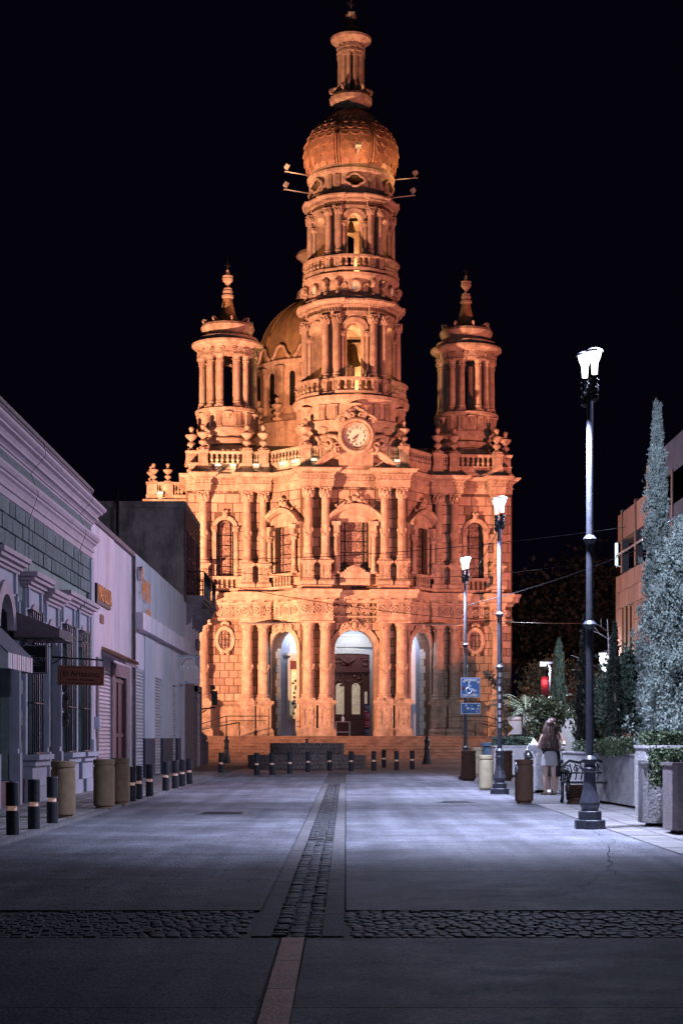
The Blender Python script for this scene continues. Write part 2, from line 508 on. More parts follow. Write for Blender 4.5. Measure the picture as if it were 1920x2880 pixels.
def spiral(c, r0, turns, n=18, start=0.0, sgn=1, y=0.0):
    pts = []
    for k in range(n + 1):
        t = k / n
        a = start + sgn * turns * 2 * pi * t
        r = r0 * (1 - 0.8 * t)
        pts.append((c[0] + r * math.cos(a), y, c[1] + r * math.sin(a)))
    return pts
def text_mesh(txt, size, ext, name='lettering', shear=0.0, spacing=1.0, align='CENTER', offset=0.0):
    cu = bpy.data.curves.new(name, 'FONT')
    cu.body = txt; cu.size = size; cu.extrude = ext; cu.shear = shear
    cu.align_x = align; cu.align_y = 'CENTER'; cu.space_character = spacing; cu.offset = offset
    cu.resolution_u = 4
    o = bpy.data.objects.new(name, cu)
    COL.objects.link(o)
    dg = bpy.context.evaluated_depsgraph_get()
    me = bpy.data.meshes.new_from_object(o.evaluated_get(dg))
    bpy.data.objects.remove(o); bpy.data.curves.remove(cu)
    me.materials.clear()
    return me
CUBE = MB().box(-0.5, 0.5, -0.5, 0.5, -0.5, 0.5)
def cube_mesh(name, m, bev=0.06):
    # unit block with a small chamfer on its +z/-y outer edges so each piece catches light
    b = MB(); e = bev
    b.box(-0.5, 0.5, -0.5 + e, 0.5, -0.5, 0.5)
    b.T = None
    p = [(-0.5, -0.5 + e, -0.5), (0.5, -0.5 + e, -0.5), (0.5, -0.5 + e, 0.5), (-0.5, -0.5 + e, 0.5)]
    q = [(-0.5 + e * .5, -0.5, -0.5 + e * .5), (0.5 - e * .5, -0.5, -0.5 + e * .5), (0.5 - e * .5, -0.5, 0.5 - e * .5), (-0.5 + e * .5, -0.5, 0.5 - e * .5)]
    i = [b.P(x) for x in p]; j = [b.P(x) for x in q]
    b.F(j)
    for k in range(4): b.F((i[k], i[(k + 1) % 4], j[(k + 1) % 4], j[k]))
    me = b.mesh(name); me.materials.append(MATS[m])
    return me
def leaf_mesh(name, pos, nrm_spread, size, m, aspect=1.7, jitter=0.4):
    # pos: (n,3) leaf centres; random small quads
    n = len(pos)
    a = rng.normal(size=(n, 3)); a[:, 2] += nrm_spread
    a /= np.linalg.norm(a, axis=1)[:, None]
    b = np.cross(a, rng.normal(size=(n, 3))); b /= np.linalg.norm(b, axis=1)[:, None]
    s = size * (1 + jitter * rng.uniform(-1, 1, size=(n, 1)))
    A = a * s * aspect * 0.5; B = b * s * 0.5
    v = np.stack([pos - A, pos + B, pos + A, pos - B], axis=1).reshape(-1, 3)
    me = bpy.data.meshes.new(name)
    me.vertices.add(n * 4); me.vertices.foreach_set("co", v.astype(np.float32).ravel())
    me.loops.add(n * 4); me.loops.foreach_set("vertex_index", np.arange(n * 4, dtype=np.int32))
    me.polygons.add(n); me.polygons.foreach_set("loop_start", np.arange(0, n * 4, 4, dtype=np.int32))
    me.polygons.foreach_set("loop_total", np.full(n, 4, dtype=np.int32))
    me.update(calc_edges=True); me.validate()
    me.materials.append(MATS[m])
    return me
def px(x, D): return (x - 781.5) * D / 3920.0          # picture column (1568 wide) -> world x at distance D
def pz(y, D): return 1.3 + (1693.0 - y) * D / 3920.0
# ------------------------------------------------------------------ the church
ch = thing('church', 'tall orange floodlit stone church with a central bell tower, clock and two columned corner turrets', 'church', (0.59, 98.0, 0.0), R(5))
_cache = {}
def shaft_mesh(r, h, base=True):
    k = ('s', r, h, base)
    if k not in _cache:
        b = MB()
        if base:
            b.box(-r * 1.42, r * 1.42, -r * 1.42, r * 1.42, 0, 0.09)
            b.lathe([(r * 1.36, 0.09), (r * 1.42, 0.14), (r * 1.36, 0.19), (r * 1.15, 0.21), (r * 1.12, 0.27), (r * 1.25, 0.30), (r * 1.2, 0.35), (r * 1.02, 0.38)], 18, cap=False)
            z0 = 0.38
        else:
            z0 = 0.0
        prof = []
        nd_ = max(3, int(h / 1.0))
        for i in range(nd_):
            za = z0 + (h - z0) * i / nd_; zb = z0 + (h - z0) * (i + 1) / nd_
            ra = r * (1 - 0.11 * (i / nd_) ** 1.6); rb = r * (1 - 0.11 * ((i + 1) / nd_) ** 1.6)
            prof += [(ra * 0.975, za), (ra, za + 0.018), (rb, zb - 0.018), (rb * 0.975, zb)]
        b.lathe(prof, 18, cap=False)
        _cache[k] = b.mesh('column'); _cache[k].materials.append(MATS['stone'])
    return _cache[k]
def cap_mesh(r, kind):
    k = ('c', r, kind)
    if k not in _cache:
        b = MB()
        if kind == 'doric':
            b.lathe([(r * .9, 0), (r * .98, .03), (r * .98, .07), (r * .92, .09), (r * .92, .22), (r * 1.05, .25), (r * 1.05, .29), (r * 1.32, .42)], 18)
            b.box(-r * 1.5, r * 1.5, -r * 1.5, r * 1.5, .42, .52)
            for a in range(8):
                t = a * pi / 4 + .39
                b.ball((r * .97 * math.cos(t), r * .97 * math.sin(t), .16), .055, 6, 4)
        else:
            h = r * 2.3
            b.lathe([(r * .92, 0), (r * 1.02, .03), (r * 1.02, .06), (r * .92, .08), (r * .95, h * .4), (r * 1.1, h * .75), (r * 1.3, h * .86)], 16)
            for row, (zz, rr, s_) in enumerate(((h * .25, 1.03, .10), (h * .5, 1.14, .11))):
                for a in range(8):
                    t = a * pi / 4 + row * .39
                    b.ball((r * rr * math.cos(t), r * rr * math.sin(t), zz), s_ * r / .22, 6, 4, (1, 1, 1.6))
            for sx in (-1, 1):
                for sy in (-1, 1):
                    b.ball((sx * r * 1.12, sy * r * 1.12, h * .76), r * .36, 7, 5, (1, 1, .9))
            b.box(-r * 1.42, r * 1.42, -r * 1.42, r * 1.42, h * .88, h)
            b.ball((0, -r * 1.4, h * .9), r * .25, 6, 4)
        _cache[k] = b.mesh('capital'); _cache[k].materials.append(MATS['stone'])
    return _cache[k]
def cap_h(r, kind): return .52 if kind == 'doric' else r * 2.3
def fest_mesh(r):
    k = ('f', r)
    if k not in _cache:
        b = MB()
        for i in range(17):
            t = -1 + 2 * i / 16
            a = -pi / 2 + t * 1.15
            z = .30 * t * t
            for dz in (0, .07):
                b.ball((r * 1.0 * math.cos(a), r * 1.0 * math.sin(a), z + dz + random.uniform(-.03, .03)), random.uniform(.04, .065), 6, 4)
        for sx in (-1, 1):
            a = -pi / 2 + sx * 1.15
            b.ball((r * math.cos(a), r * math.sin(a), .42), .07, 6, 4, (1, 1, 2))
        _cache[k] = b.mesh('festoon'); _cache[k].materials.append(MATS['stone'])
    return _cache[k]
def pedestal_mesh(w, h, fancy=True):
    k = ('p', w, h)
    if k not in _cache:
        b = MB(); q = w / 2
        b.box(-q - .14, q + .14, -q - .14, q + .14, 0, h * .14)
        b.box(-q - .14, q + .14, -q - .14, q + .14, h * .14, h * .22, .09)
        b.box(-q, q, -q, q, h * .22, h * .86)
        b.box(-q - .06, q + .06, -q - .06, q + .06, h * .86, h * .91)
        b.box(-q - .15, q + .15, -q - .15, q + .15, h * .91, h)
        # framed panel on the front
        y = -q; t = .035; e = .05
        a, c = q * .66, h
        for (x0, x1, z0, z1) in ((-a, a, c * .76, c * .76 + e), (-a, a, c * .30, c * .30 + e), (-a, -a + e, c * .30, c * .79), (a - e, a, c * .30, c * .79)):
            b.box(x0, x1, y - t, y + .01, z0, z1)
        b.ball((0, y, c * .74), .09, 7, 4, (1, .5, 1)); b.ball((0, y, c * .36), .08, 7, 4, (1, .5, 1))
        if fancy:
            b.ball((-a, y, c * .54), .07, 6, 4); b.ball((a, y, c * .54), .07, 6, 4)
        _cache[k] = b.mesh('pedestal'); _cache[k].materials.append(MATS['stone'])
    return _cache[k]
def column(par, x, y, z, r, h, kind, fest=None, rz=0.0):
    hc = cap_h(r, kind)
    c = ob('column', shaft_mesh(r, round(h - hc, 3)), None, par, (x, y, z), rz)
    ob('capital', cap_mesh(r, kind), None, c, (0, 0, h - hc))
    if fest: ob('festoon', fest_mesh(r), None, c, (0, 0, fest))
    return c
def full_col_mesh(r, h, kind, small=False):
    k = ('fc', r, h, kind)
    if k not in _cache:
        hc = cap_h(r, kind)
        a = shaft_mesh(r, round(h - hc, 3), True); c = cap_mesh(r, kind)
        b = MB()
        for me, dz in ((a, 0), (c, h - hc)):
            o = len(b.v)
            b.v += [(v.co.x, v.co.y, v.co.z + dz) for v in me.vertices]
            for p in me.polygons:
                b.F([o + i for i in p.vertices], p.use_smooth)
        _cache[k] = b.mesh('column'); _cache[k].materials.append(MATS['stone'])
    return _cache[k]
bal_prof = [(.07, 0), (.085, .02), (.085, .1), (.05, .12), (.045, .18), (.085, .27), (.095, .36), (.07, .5), (.045, .62), (.042, .68), (.07, .71), (.07, .74), (.045, .76), (.05, .86), (.08, .9), (.08, 1.0)]
BAL = MB().lathe(bal_prof, 10).mesh('baluster'); BAL.materials.append(MATS['stone'])
# garden-style urn 1.5 m tall: foot, knob, gadrooned bowl, neck, ball
ub = MB()
ub.box(-.26, .26, -.26, .26, 0, .14)
ub.lathe([(.2, .14), (.22, .2), (.12, .25), (.10, .33)], 14, cap=False)
ub.lathe([(.10, .33), (.23, .42), (.25, .50), (.20, .58), (.11, .62), (.10, .70)], 16, cap=False)
ub.lathe([(.11, .70), (.24, .82), (.33, .95)], 20, cap=False, flute=.08, nf=10)
ub.lathe([(.36, .95), (.36, 1.0), (.26, 1.05), (.13, 1.12), (.09, 1.2), (.10, 1.25)], 16, cap=False)
ub.ball((0, 0, 1.37), .15, 12, 8)
URN = ub.mesh('urn'); URN.materials.append(MATS['stone'])

# plan line of the front (x, y); outward is towards -y
half = [(-9.35, 8), (-9.35, 0), (-8.85, 0), (-8.85, -.62), (-8.05, -.62), (-8.05, 0), (-6.4, 0), (-6.4, -.62), (-4.62, -.62), (-4.47, -.40), (-3.2, -2.0), (-3.05, -2.2), (-3.05, -2.88), (-1.25, -2.88), (-1.25, -2.2)]
def mirror(h): return h + [(-x, y) for x, y in h[::-1]]
PATH = mirror(half)
flat = mirror([(-9.35, 8), (-9.35, 0), (-4.75, 0), (-2.95, -2.2)])

wall = MB()
# side bays
for s in (-1, 1):
    a, b_ = sorted((s * 9.35, s * 4.75))
    wall.quad((a, 0, 0), (b_, 0, 0), (b_, 0, 9.6), (a, 0, 9.6))
    arch_panel(wall, a, b_, 9.4, 15.6, s * 7.2, .5, 10.45, 13.2, .4, n=12)
    wall.quad((s * 9.35, 0, 0), (s * 9.35, 34, 0), (s * 9.35, 34, 16.2), (s * 9.35, 0, 16.2))
# splayed bays
SA = Vector((4.75, 0.0)); SB = Vector((2.95, -2.2)); SL = (SB - SA).length
def splay(s):
    d = (SB - SA) / SL
    n = Vector((d.y, -d.x))
    if n.y > 0: n = -n              # outward (towards the street)
    def f(x, dep, z):
        p = SA + d * x - n * dep
        return (s * p.x, p.y, z)
    ang = math.atan2(n.y, s * n.x)
    return f, ang
for s in (-1, 1):
    f, _ = splay(s)
    arch_panel(wall, 0, SL, 1.36, 9.6, SL / 2, 1.08, 1.36, 6.22, .7, f, n=14)
    arch_panel(wall, 0, SL, 9.4, 15.6, SL / 2, .76, 10.55, 13.1, .4, f, n=10, rise=.36)
# centre bay
fc = lambda x, d, z: (x, -2.2 + d, z)
arch_panel(wall, -2.95, 2.95, 1.36, 9.6, 0, 1.12, 1.36, 6.2, .9, fc, n=16)
arch_panel(wall, -2.95, 2.95, 9.4, 15.6, 0, .8, 10.5, 13.25, .4, fc, n=12, rise=.42)
wallo = wall.build('front_wall', 'joint', ch)
# roof slab and nave behind
b = MB()
b.prism([(x, y) for x, y in flat] , 16.0, 16.22, 'xy')
b.box(-9.3, 9.3, 8, 34, 0, 16.2)
b.box(-6.5, 6.5, 12, 60, 12, 20)
b.build('nave', 'stone', ch)

# entablatures and plinth mouldings swept round the front
e1 = MB().sweep(PATH, [(-.7, 7.76), (0, 7.76), (0, 8.02), (.05, 8.02), (.05, 8.10), (0, 8.10), (0, 8.82), (.07, 8.86), (.07, 8.98)])
e1.build('entablature', 'stone', ch)
e1b = MB().sweep(PATH, [(.07, 8.98), (.30, 9.06), (.36, 9.12), (.36, 9.28), (.44, 9.36), (.47, 9.46), (.47, 9.52), (-.8, 9.58)])
e1b.build('cornice', 'stone', ch)
MB().sweep(PATH, [(-.05, 9.5), (-.05, 9.78), (-.9, 9.82)]).build('blocking_course', 'stone', ch)
e2 = MB().sweep(PATH, [(-.7, 15.22), (0, 15.22), (0, 15.34), (.03, 15.34), (.03, 15.6), (.09, 15.63), (.09, 15.68), (.04, 15.68), (.04, 15.9), (.12, 15.93)])
e2.build('entablature', 'stone', ch)
MB().sweep(PATH, [(.12, 15.93), (.14, 16.03), (.34, 16.08), (.38, 16.14), (.46, 16.2), (.46, 16.26), (-1.0, 16.32)]).build('cornice', 'stone', ch)
# dado moulding of the side bays
for s in (-1, 1):
    MB().sweep([(-9.35, 4), (-9.35, 0), (-4.8, 0)] if s < 0 else [(4.8, 0), (9.35, 0), (9.35, 4)], [(0, 1.36), (.10, 1.36), (.10, 1.75), (.05, 1.85), (.05, 3.05), (.14, 3.12), (.2, 3.2), (.2, 3.3), (0, 3.36)]).build('dado', 'stone', ch)

def along(path, z, step, fn, skip_short=.3):
    # call fn(x, y, z, angle of outward normal) at even steps along each straight run
    for k in range(len(path) - 1):
        a = Vector(path[k]); c = Vector(path[k + 1]); d = c - a
        L = d.length
        if L < skip_short: continue
        n = max(1, int(L / step)); d.normalize()
        nn = Vector((d.y, -d.x))
        if nn.y > -.3: continue
        for i in range(n):
            p = a + d * (L * (i + .5) / n)
            fn(p.x + nn.x * 0, p.y + nn.y * 0, z, math.atan2(nn.y, nn.x) + pi / 2, i)
# frieze of rosettes and triglyphs on the lower entablature
ros = MB()
ros.lathe([(.19, 0), (.215, .05), (.19, .10), (.15, .10), (.12, .03), (.08, .03), (.06, .11), (.02, .13)], 16)
ros.v = [(x, -z, y) for x, y, z in ros.v]
ROS = ros.mesh('rosette'); ROS.materials.append(MATS['stone'])
tri = MB()
for i in (-1, 0, 1): tri.box(i * .1 - .035, i * .1 + .035, -.09, .01, -.28, .28)
tri.box(-.17, .17, -.06, .01, .28, .33)
for i in range(6): tri.box(-.155 + i * .06, -.125 + i * .06, -.05, .01, -.40, -.35)
TRI = tri.mesh('triglyph'); TRI.materials.append(MATS['stone'])
MUT = MB().box(-.17, .17, -.30, .0, -.13, .06).mesh('mutule'); MUT.materials.append(MATS['stone'])
entp = [o for o in ch.children if o.name.startswith('entablature')]
corp = [o for o in ch.children if o.name.startswith('cornice')]
def fr(x, y, z, a, i):
    ob('rosette', ROS, None, entp[0], (x, y, 8.46), a)
def ft(x, y, z, a, i):
    ob('triglyph', TRI, None, entp[0], (x, y, 8.46), a)
    ob('mutule', MUT, None, corp[0], (x, y, 9.08), a)
fl2 = [(-9.3, 0), (-8.85, 0), (-8.85, -.62), (-8.05, -.62), (-8.05, 0), (-6.4, 0), (-6.4, -.62), (-4.62, -.62), (-4.47, -.40), (-3.2, -2.0), (-3.05, -2.2), (-3.05, -2.88), (-1.25, -2.88), (-1.25, -2.2)]
fl2 = fl2 + [(-x, y) for x, y in fl2[::-1]]
for k in range(len(fl2) - 1):
    a = Vector(fl2[k]); c = Vector(fl2[k + 1]); d = c - a; L = d.length
    if L < .4: continue
    d.normalize(); nn = Vector((d.y, -d.x))
    if nn.y > -.3: continue
    ang = math.atan2(nn.y, nn.x) + pi / 2
    n = max(1, round(L / .43))
    if n % 2 == 0: n += 1
    for i in range(n):
        p = a + d * (L * (i + .5) / n)
        if L < .9 or (i % 2 == 0): fr(p.x, p.y, 0, ang, i)
        else: ft(p.x, p.y, 0, ang, i)
# dentils and egg-band of the upper entablature: too small to pick apart, one part each
dn = MB(); eg = MB()
for k in range(len(fl2) - 1):
    a = Vector(fl2[k]); c = Vector(fl2[k + 1]); d = c - a; L = d.length
    d.normalize(); nn = Vector((d.y, -d.x))
    if L < .35 or nn.y > -.3: continue
    ang = math.atan2(nn.y, nn.x) + pi / 2
    for i in range(int(L / .13)):
        p = a + d * (.06 + i * .13)
        dn.T = Matrix.Translation((p.x, p.y, 0)) @ Matrix.Rotation(ang, 4, 'Z')
        dn.box(-.035, .035, -.22, -.05, 15.94, 16.06)
    for i in range(int(L / .24)):
        p = a + d * (.12 + i * .24)
        eg.T = Matrix.Translation((p.x, p.y, 0)) @ Matrix.Rotation(ang, 4, 'Z')
        eg.prism([(-.07, 15.88), (-.07, 15.77), (0, 15.70), (.07, 15.77), (.07, 15.88)], -.09, -.02)
dn.build('dentil_course', 'stone', ch, kind='stuff'); eg.build('leaf_course', 'stone', ch, kind='stuff')

# ---- columns and pedestals
low = [(-8.45, -.36), (-5.95, -.36), (-5.02, -.36), (-2.62, -2.6), (-1.66, -2.6)]
low += [(-x, y) for x, y in low]
for x, y in low:
    p = ob('pedestal', pedestal_mesh(.84, 1.98), None, ch, (x, y - .02, 1.36))
    b = MB() 
    column(ch, x, y, 3.34, .32, 4.42, 'doric', 1.55)
    q = ob('pedestal', pedestal_mesh(.58, 1.34), None, ch, (x, y - .02, 9.8))
    column(ch, x, y, 11.14, .235, 4.1, 'comp', 1.35)
# little scroll on each lower pedestal
sc = MB()
sc.v = []
sc.lathe([(.13, -.06), (.15, -.05), (.15, .05), (.13, .06), (.08, .06), (.07, .03), (.02, .03)], 14)
sc.v = [(x, -z, y) for x, y, z in sc.v]
SCR = sc.mesh('scroll'); SCR.materials.append(MATS['stone'])
peds = [o for o in ch.children if o.name.startswith('pedestal')]
for p in peds:
    if p.location.z < 2: ob('scroll', SCR, None, p, (.24 if p.location.x < 0 else -.24, -.5, 1.98))

# ---- ashlar blocks
BLK = cube_mesh('stone_block', 'block', .12)
blocks = []          # (area, matrix)
def course(f_mat, x0, x1, z0, z1, ch_, bw, holes, off=0.0):
    # f_mat(xc, zc, w, h) -> local matrix; holes: fn(za, zb) -> list of (xa, xb)
    n = max(1, round((z1 - z0) / ch_)); hh = (z1 - z0) / n
    for r in range(n):
        za = z0 + r * hh; zb = za + hh
        segs = [(x0, x1)]
        for (ha, hb) in holes(za, zb):
            out = []
            for a, c in segs:
                if hb <= a or ha >= c: out.append((a, c)); continue
                if ha > a + .12: out.append((a, ha))
                if hb < c - .12: out.append((hb, c))
            segs = out
        for a, c in segs:
            cuts = [a]
            t = x0 + ((r % 2) * .5 + off) * bw
            while t < c - .15:
                if t > a + .15: cuts.append(t)
                t += bw
            cuts.append(c)
            for i in range(len(cuts) - 1):
                w = cuts[i + 1] - cuts[i]
                blocks.append((w * hh, f_mat((cuts[i] + cuts[i + 1]) / 2, (za + zb) / 2, w - .042, hh - .042)))
def flatm(y):
    return lambda xc, zc, w, h: Matrix.Translation((xc, y, zc)) @ Matrix.Diagonal((w, .09 + random.uniform(0, .02), h, 1))
def splm(s):
    f, ang = splay(s)
    def g(xc, zc, w, h):
        p = f(xc, 0, zc)
        return Matrix.Translation(p) @ Matrix.Rotation(ang + pi / 2, 4, 'Z') @ Matrix.Diagonal((w, .09, h, 1))
    return g
for s in (-1, 1):
    a, c = sorted((s * 9.3, s * 4.85))
    cx = s * 7.2
    def oval(za, zb, cx=cx):
        zc = 6.85
        dz = max(0, abs((za + zb) / 2 - zc) - .1)
        return [(cx - .52, cx + .52)] if dz < .68 else []
    def win(za, zb, cx=cx):
        if zb < 9.95: return [(cx - 1, cx + 1)]
        if za > 13.6: return []
        return [(cx - .56, cx + .56)]
    course(flatm(0), a, c, 3.36, 7.74, .45, .52, oval)
    course(flatm(0), a, c, 9.8, 15.2, .53, .85, win)
    g = splm(s)
    course(g, .08, SL - .08, 1.4, 7.74, .45, .5, lambda za, zb: [(SL / 2 - 1.12, SL / 2 + 1.12)] if za < 7.2 else [])
    course(g, .08, SL - .08, 9.8, 15.2, .53, .7, lambda za, zb: [(SL / 2 - .80, SL / 2 + .80)] if za < 13.4 else [])
course(flatm(-2.2), -2.9, 2.9, 1.4, 7.74, .45, .52, lambda za, zb: [(-1.16, 1.16)] if za < 7.25 else [])
course(flatm(-2.2), -2.9, 2.9, 9.8, 15.2, .53, .7, lambda za, zb: [(-.84, .84)] if za < 13.6 else [], .3)
blocks.sort(key=lambda t: -t[0])
for ar, m in blocks[:300]:
    ob('stone_block', BLK, None, wallo, mw=m)
if len(blocks) > 300:
    rest = MB()
    for ar, m in blocks[300:]:
        rest.T = m; rest.box(-.5, .5, -.5, .5, -.5, .5)
    rest.build('stone_block_rest', 'block', wallo, kind='stuff')

# ---- windows
def window(f, cx, hw, zb, zs, rise, dep, crest, name='window'):
    fr_ = MB(); arch_band(fr_, cx, hw - .07, zb + .02, zs, .07, dep - .16, dep - .06, f, 12, rise)
    w = fr_.build('window_frame', 'iron', ch)
    pn = MB()
    n = 12; arc = [(cx - hw * math.cos(pi * k / n), zs + rise * math.sin(pi * k / n)) for k in range(n + 1)]
    pts = [(cx - hw, zb)] + arc + [(cx + hw, zb)]
    pn.F([pn.P(f(x, dep - .05, z)) for x, z in pts])
    pn.build('pane', 'lace', w)
    for i in range(1, 5):
        z = zb + (zs - zb) * i / 4.6
        bb = MB(); bb.tube([f(cx - hw, dep - .1, z), f(cx + hw, dep - .1, z)], .022, 5); bb.build('glazing_bar', 'iron', w)
    for t in (-.62, .62):
        bb = MB(); bb.tube([f(cx + hw * t, dep - .1, zb), f(cx + hw * t, dep - .1, zs + rise * .75)], .022, 5); bb.build('glazing_bar', 'iron', w)
    return w
f0 = lambda x, d, z: (x, d, z)
for s in (-1, 1):
    cx = s * 7.2
    window(f0, cx, .5, 10.45, 13.2, .5, .4, False)
    sr = MB(); arch_band(sr, cx, .5, 10.45, 13.2, .22, -.14, .0, f0, 14)
    so = sr.build('window_surround', 'stone', ch)
    k = MB(); k.ball((cx, -.17, 13.98), .16, 8, 6, (1, .8, 1.5)); k.ball((cx - .1, -.2, 14.16), .09); k.ball((cx + .1, -.2, 14.16), .09)
    k.build('keystone', 'stone', so)
    for t in (-1, 1):
        ob('capital', cap_mesh(.12, 'comp'), None, so, (cx + t * .62, -.1, 13.0))
    sl = MB(); sl.box(cx - .95, cx + .95, -.32, .02, 10.28, 10.45); sl.box(cx - .95, cx + .95, -.26, .02, 9.62, 9.78)
    for t in (-1, 1): sl.box(cx + t * .78 - .16, cx + t * .78 + .16, -.28, .02, 9.78, 10.28)
    bo = sl.build('window_balcony', 'stone', ch)
    for i in range(4): ob('baluster', BAL, None, bo, (cx - .42 + i * .28, -.13, 9.78), scale=(.95, .95, .5))
    dk = MB().box(cx - .6, cx + .6, -.055, 0, 9.78, 10.28).build('balcony_back', 'joint', bo)
    # oval window of the lower storey
    ov = MB()
    def ell(a, bq, y): return [(cx + a * math.cos(2 * pi * i / 28), y, 6.85 + bq * math.sin(2 * pi * i / 28)) for i in range(28)]
    prof = [(.37, .55, -.02), (.38, .57, -.13), (.44, .63, -.17), (.47, .67, -.11), (.51, .72, -.15), (.56, .78, -.12), (.57, .79, 0)]
    rings = [[ov.P(p) for p in ell(*q)] for q in prof]
    for i in range(len(rings) - 1):
        for j in range(28): ov.F((rings[i][j], rings[i][(j + 1) % 28], rings[i + 1][(j + 1) % 28], rings[i + 1][j]), True)
    oo = ov.build('oval_window', 'stone', ch)
    pn = MB(); pn.F([pn.P(p) for p in ell(.37, .55, -.055)]); pn.build('pane', 'lace', oo)
    gr = MB()
    for t in (-.2, 0, .2): gr.tube([(cx + t, -.09, 6.85 - .48), (cx + t, -.09, 6.85 + .48)], .018, 5)
    for t in (-.3, 0, .3): gr.tube([(cx - .31, -.09, 6.85 + t), (cx + .31, -.09, 6.85 + t)], .018, 5)
    gr.build('grille', 'iron', oo)
    c = MB()
    for i in range(5):
        a = pi / 2 + (i - 2) * .5
        c.ball((cx + .22 * math.cos(a), -.16, 7.66 + .16 * math.sin(a)), .085, 7, 5, (.8, .6, 1.2))
    c.build('shell_crest', 'stone', oo)
    c = MB(); c.tube(spiral((cx - .14, 6.1), .15, 1.5, 14, 0, 1, -.17), .05, 6); c.tube(spiral((cx + .14, 6.1), .15, 1.5, 14, pi, -1, -.17), .05, 6)
    c.build('scroll_pair', 'stone', oo)
def pedimented(f, cx, hw, zb, zs, rise, big, ang, flip=1):
    window(f, cx, hw, zb, zs, rise, .4, True)
    q = hw + .26
    sr = MB()
    arch_band(sr, cx, hw, zb, zs, .12, -.08, .0, f, 12, rise)
    for t in (-1, 1):      # jamb blocks over the small columns
        x = cx + t * q
        pts = lambda xx, d, z: f(xx, d, z)
        for (z0, z1, w) in ((zs - .42, zs - .1, .15), (zs - .1, zs + .12, .26)):
            P8 = [f(x - w, -.4, z0), f(x + w, -.4, z0), f(x + w, 0, z0), f(x - w, 0, z0), f(x - w, -.4, z1), f(x + w, -.4, z1), f(x + w, 0, z1), f(x - w, 0, z1)]
            i = [sr.P(p) for p in P8]
            for fc_ in ((0, 3, 2, 1), (4, 5, 6, 7), (0, 1, 5, 4), (1, 2, 6, 5), (2, 3, 7, 6), (3, 0, 4, 7)): sr.F([i[k] for k in fc_])
    so = sr.build('window_surround', 'stone', ch)
    for t in (-1, 1):
        p = f(cx + t * q, -.24, zb - .05)
        ob('column', full_col_mesh(.13, round(zs - .42 - zb + .05, 3), 'comp'), None, so, p)
    # segmental pediment
    pw = hw + .62; zp = zs + .12; rp = .62
    pd = MB(); n = 16
    def P(t, k, d): # k radial offset
        a = pi * .5 + t * 1.02
        Rr = pw / math.sin(1.02)
        czz = zp + rp - Rr
        return f(cx + (Rr + k) * math.cos(a) * flip, d, czz + .12 + (Rr + k) * math.sin(a))
    for (k0, d0, k1, d1) in ((0, -.05, 0, -.34), (0, -.34, .07, -.34), (.07, -.34, .07, -.45), (.07, -.45, .2, -.52), (.2, -.52, .26, -.52), (.26, -.52, .26, 0)):
        for i in range(n):
            t0 = -1 + 2 * i / n; t1 = -1 + 2 * (i + 1) / n
            pd.quad(P(t0, k0, d0), P(t1, k0, d0), P(t1, k1, d1), P(t0, k1, d1))
    for t in (-1, 1):
        pd.F([pd.P(P(t, k_, d_)) for k_, d_ in ((0, -.05), (0, -.34), (.07, -.45), (.2, -.52), (.26, -.52), (.26, 0))])
    for i in range(n):
        t0 = -1 + 2 * i / n; t1 = -1 + 2 * (i + 1) / n
        a0 = P(t0, 0, -.06); a1 = P(t1, 0, -.06)
        pd.quad((a0[0], a0[1], zp - .02), (a1[0], a1[1], zp - .02), a1, a0)
    po = pd.build('pediment', 'stone', so)
    # crest of scrolls and shell above it
    cr = MB(); s_ = 1.0 if big else .9
    M0 = Matrix.Translation(f(cx, -.3, zp + rp + .42)) @ Matrix.Rotation(ang + pi / 2, 4, 'Z') @ Matrix.Scale(s_, 4)
    cr.T = M0
    for t in (-1, 1):
        cr.tube(spiral((t * .3, .12), .2, 1.6, 18, pi / 2, -t, 0), [.075] * 19, 6)
        cr.tube([(t * .5, 0, .1), (t * .66, 0, -.05), (t * .84, 0, -.2), (t * 1.0, 0, -.22), (t * 1.08, 0, -.12), (t * 1.0, 0, -.05)], [.1, .09, .07, .06, .06, .04], 6)
        cr.ball((t * .3, -.05, .12), .11, 8, 5)
        cr.ball((t * .62, 0, -.12), .13, 7, 5, (1.4, .8, 1))
    for i in range(7):
        a = pi / 2 + (i - 3) * .36
        cr.ball((.2 * math.cos(a), -.03, .36 + .22 * math.sin(a)), .085, 6, 5, (.8, .7, 1.3))
    cr.ball((0, 0, .26), .16, 8, 6, (1.2, .7, 1))
    cr.build('crest', 'stone', po)
pedimented(lambda x, d, z: fc(x, d, z), 0, .8, 10.5, 13.25, .42, True, -pi / 2)
for s in (-1, 1):
    f, ang = splay(s)
    pedimented(f, SL / 2, .76, 10.55, 13.1, .36, False, ang, 1)
    sl = MB()
    def bxs(x0, x1, d0, d1, z0, z1):
        P8 = [f(x0, d0, z0), f(x1, d0, z0), f(x1, d1, z0), f(x0, d1, z0), f(x0, d0, z1), f(x1, d0, z1), f(x1, d1, z1), f(x0, d1, z1)]
        i = [sl.P(p) for p in P8]
        for q in ((0, 3, 2, 1), (4, 5, 6, 7), (0, 1, 5, 4), (1, 2, 6, 5), (2, 3, 7, 6), (3, 0, 4, 7)): sl.F([i[k] for k in q])
    bxs(SL / 2 - 1.05, SL / 2 + 1.05, -.4, 0, 10.36, 10.52); bxs(SL / 2 - 1.05, SL / 2 + 1.05, -.36, 0, 9.66, 9.8)
    bo = sl.build('window_balcony', 'stone', ch)
    for i in range(6):
        p = f(SL / 2 - .62 + i * .25, -.2, 9.8)
        ob('baluster', BAL, None, bo, p, scale=(.95, .95, .57))
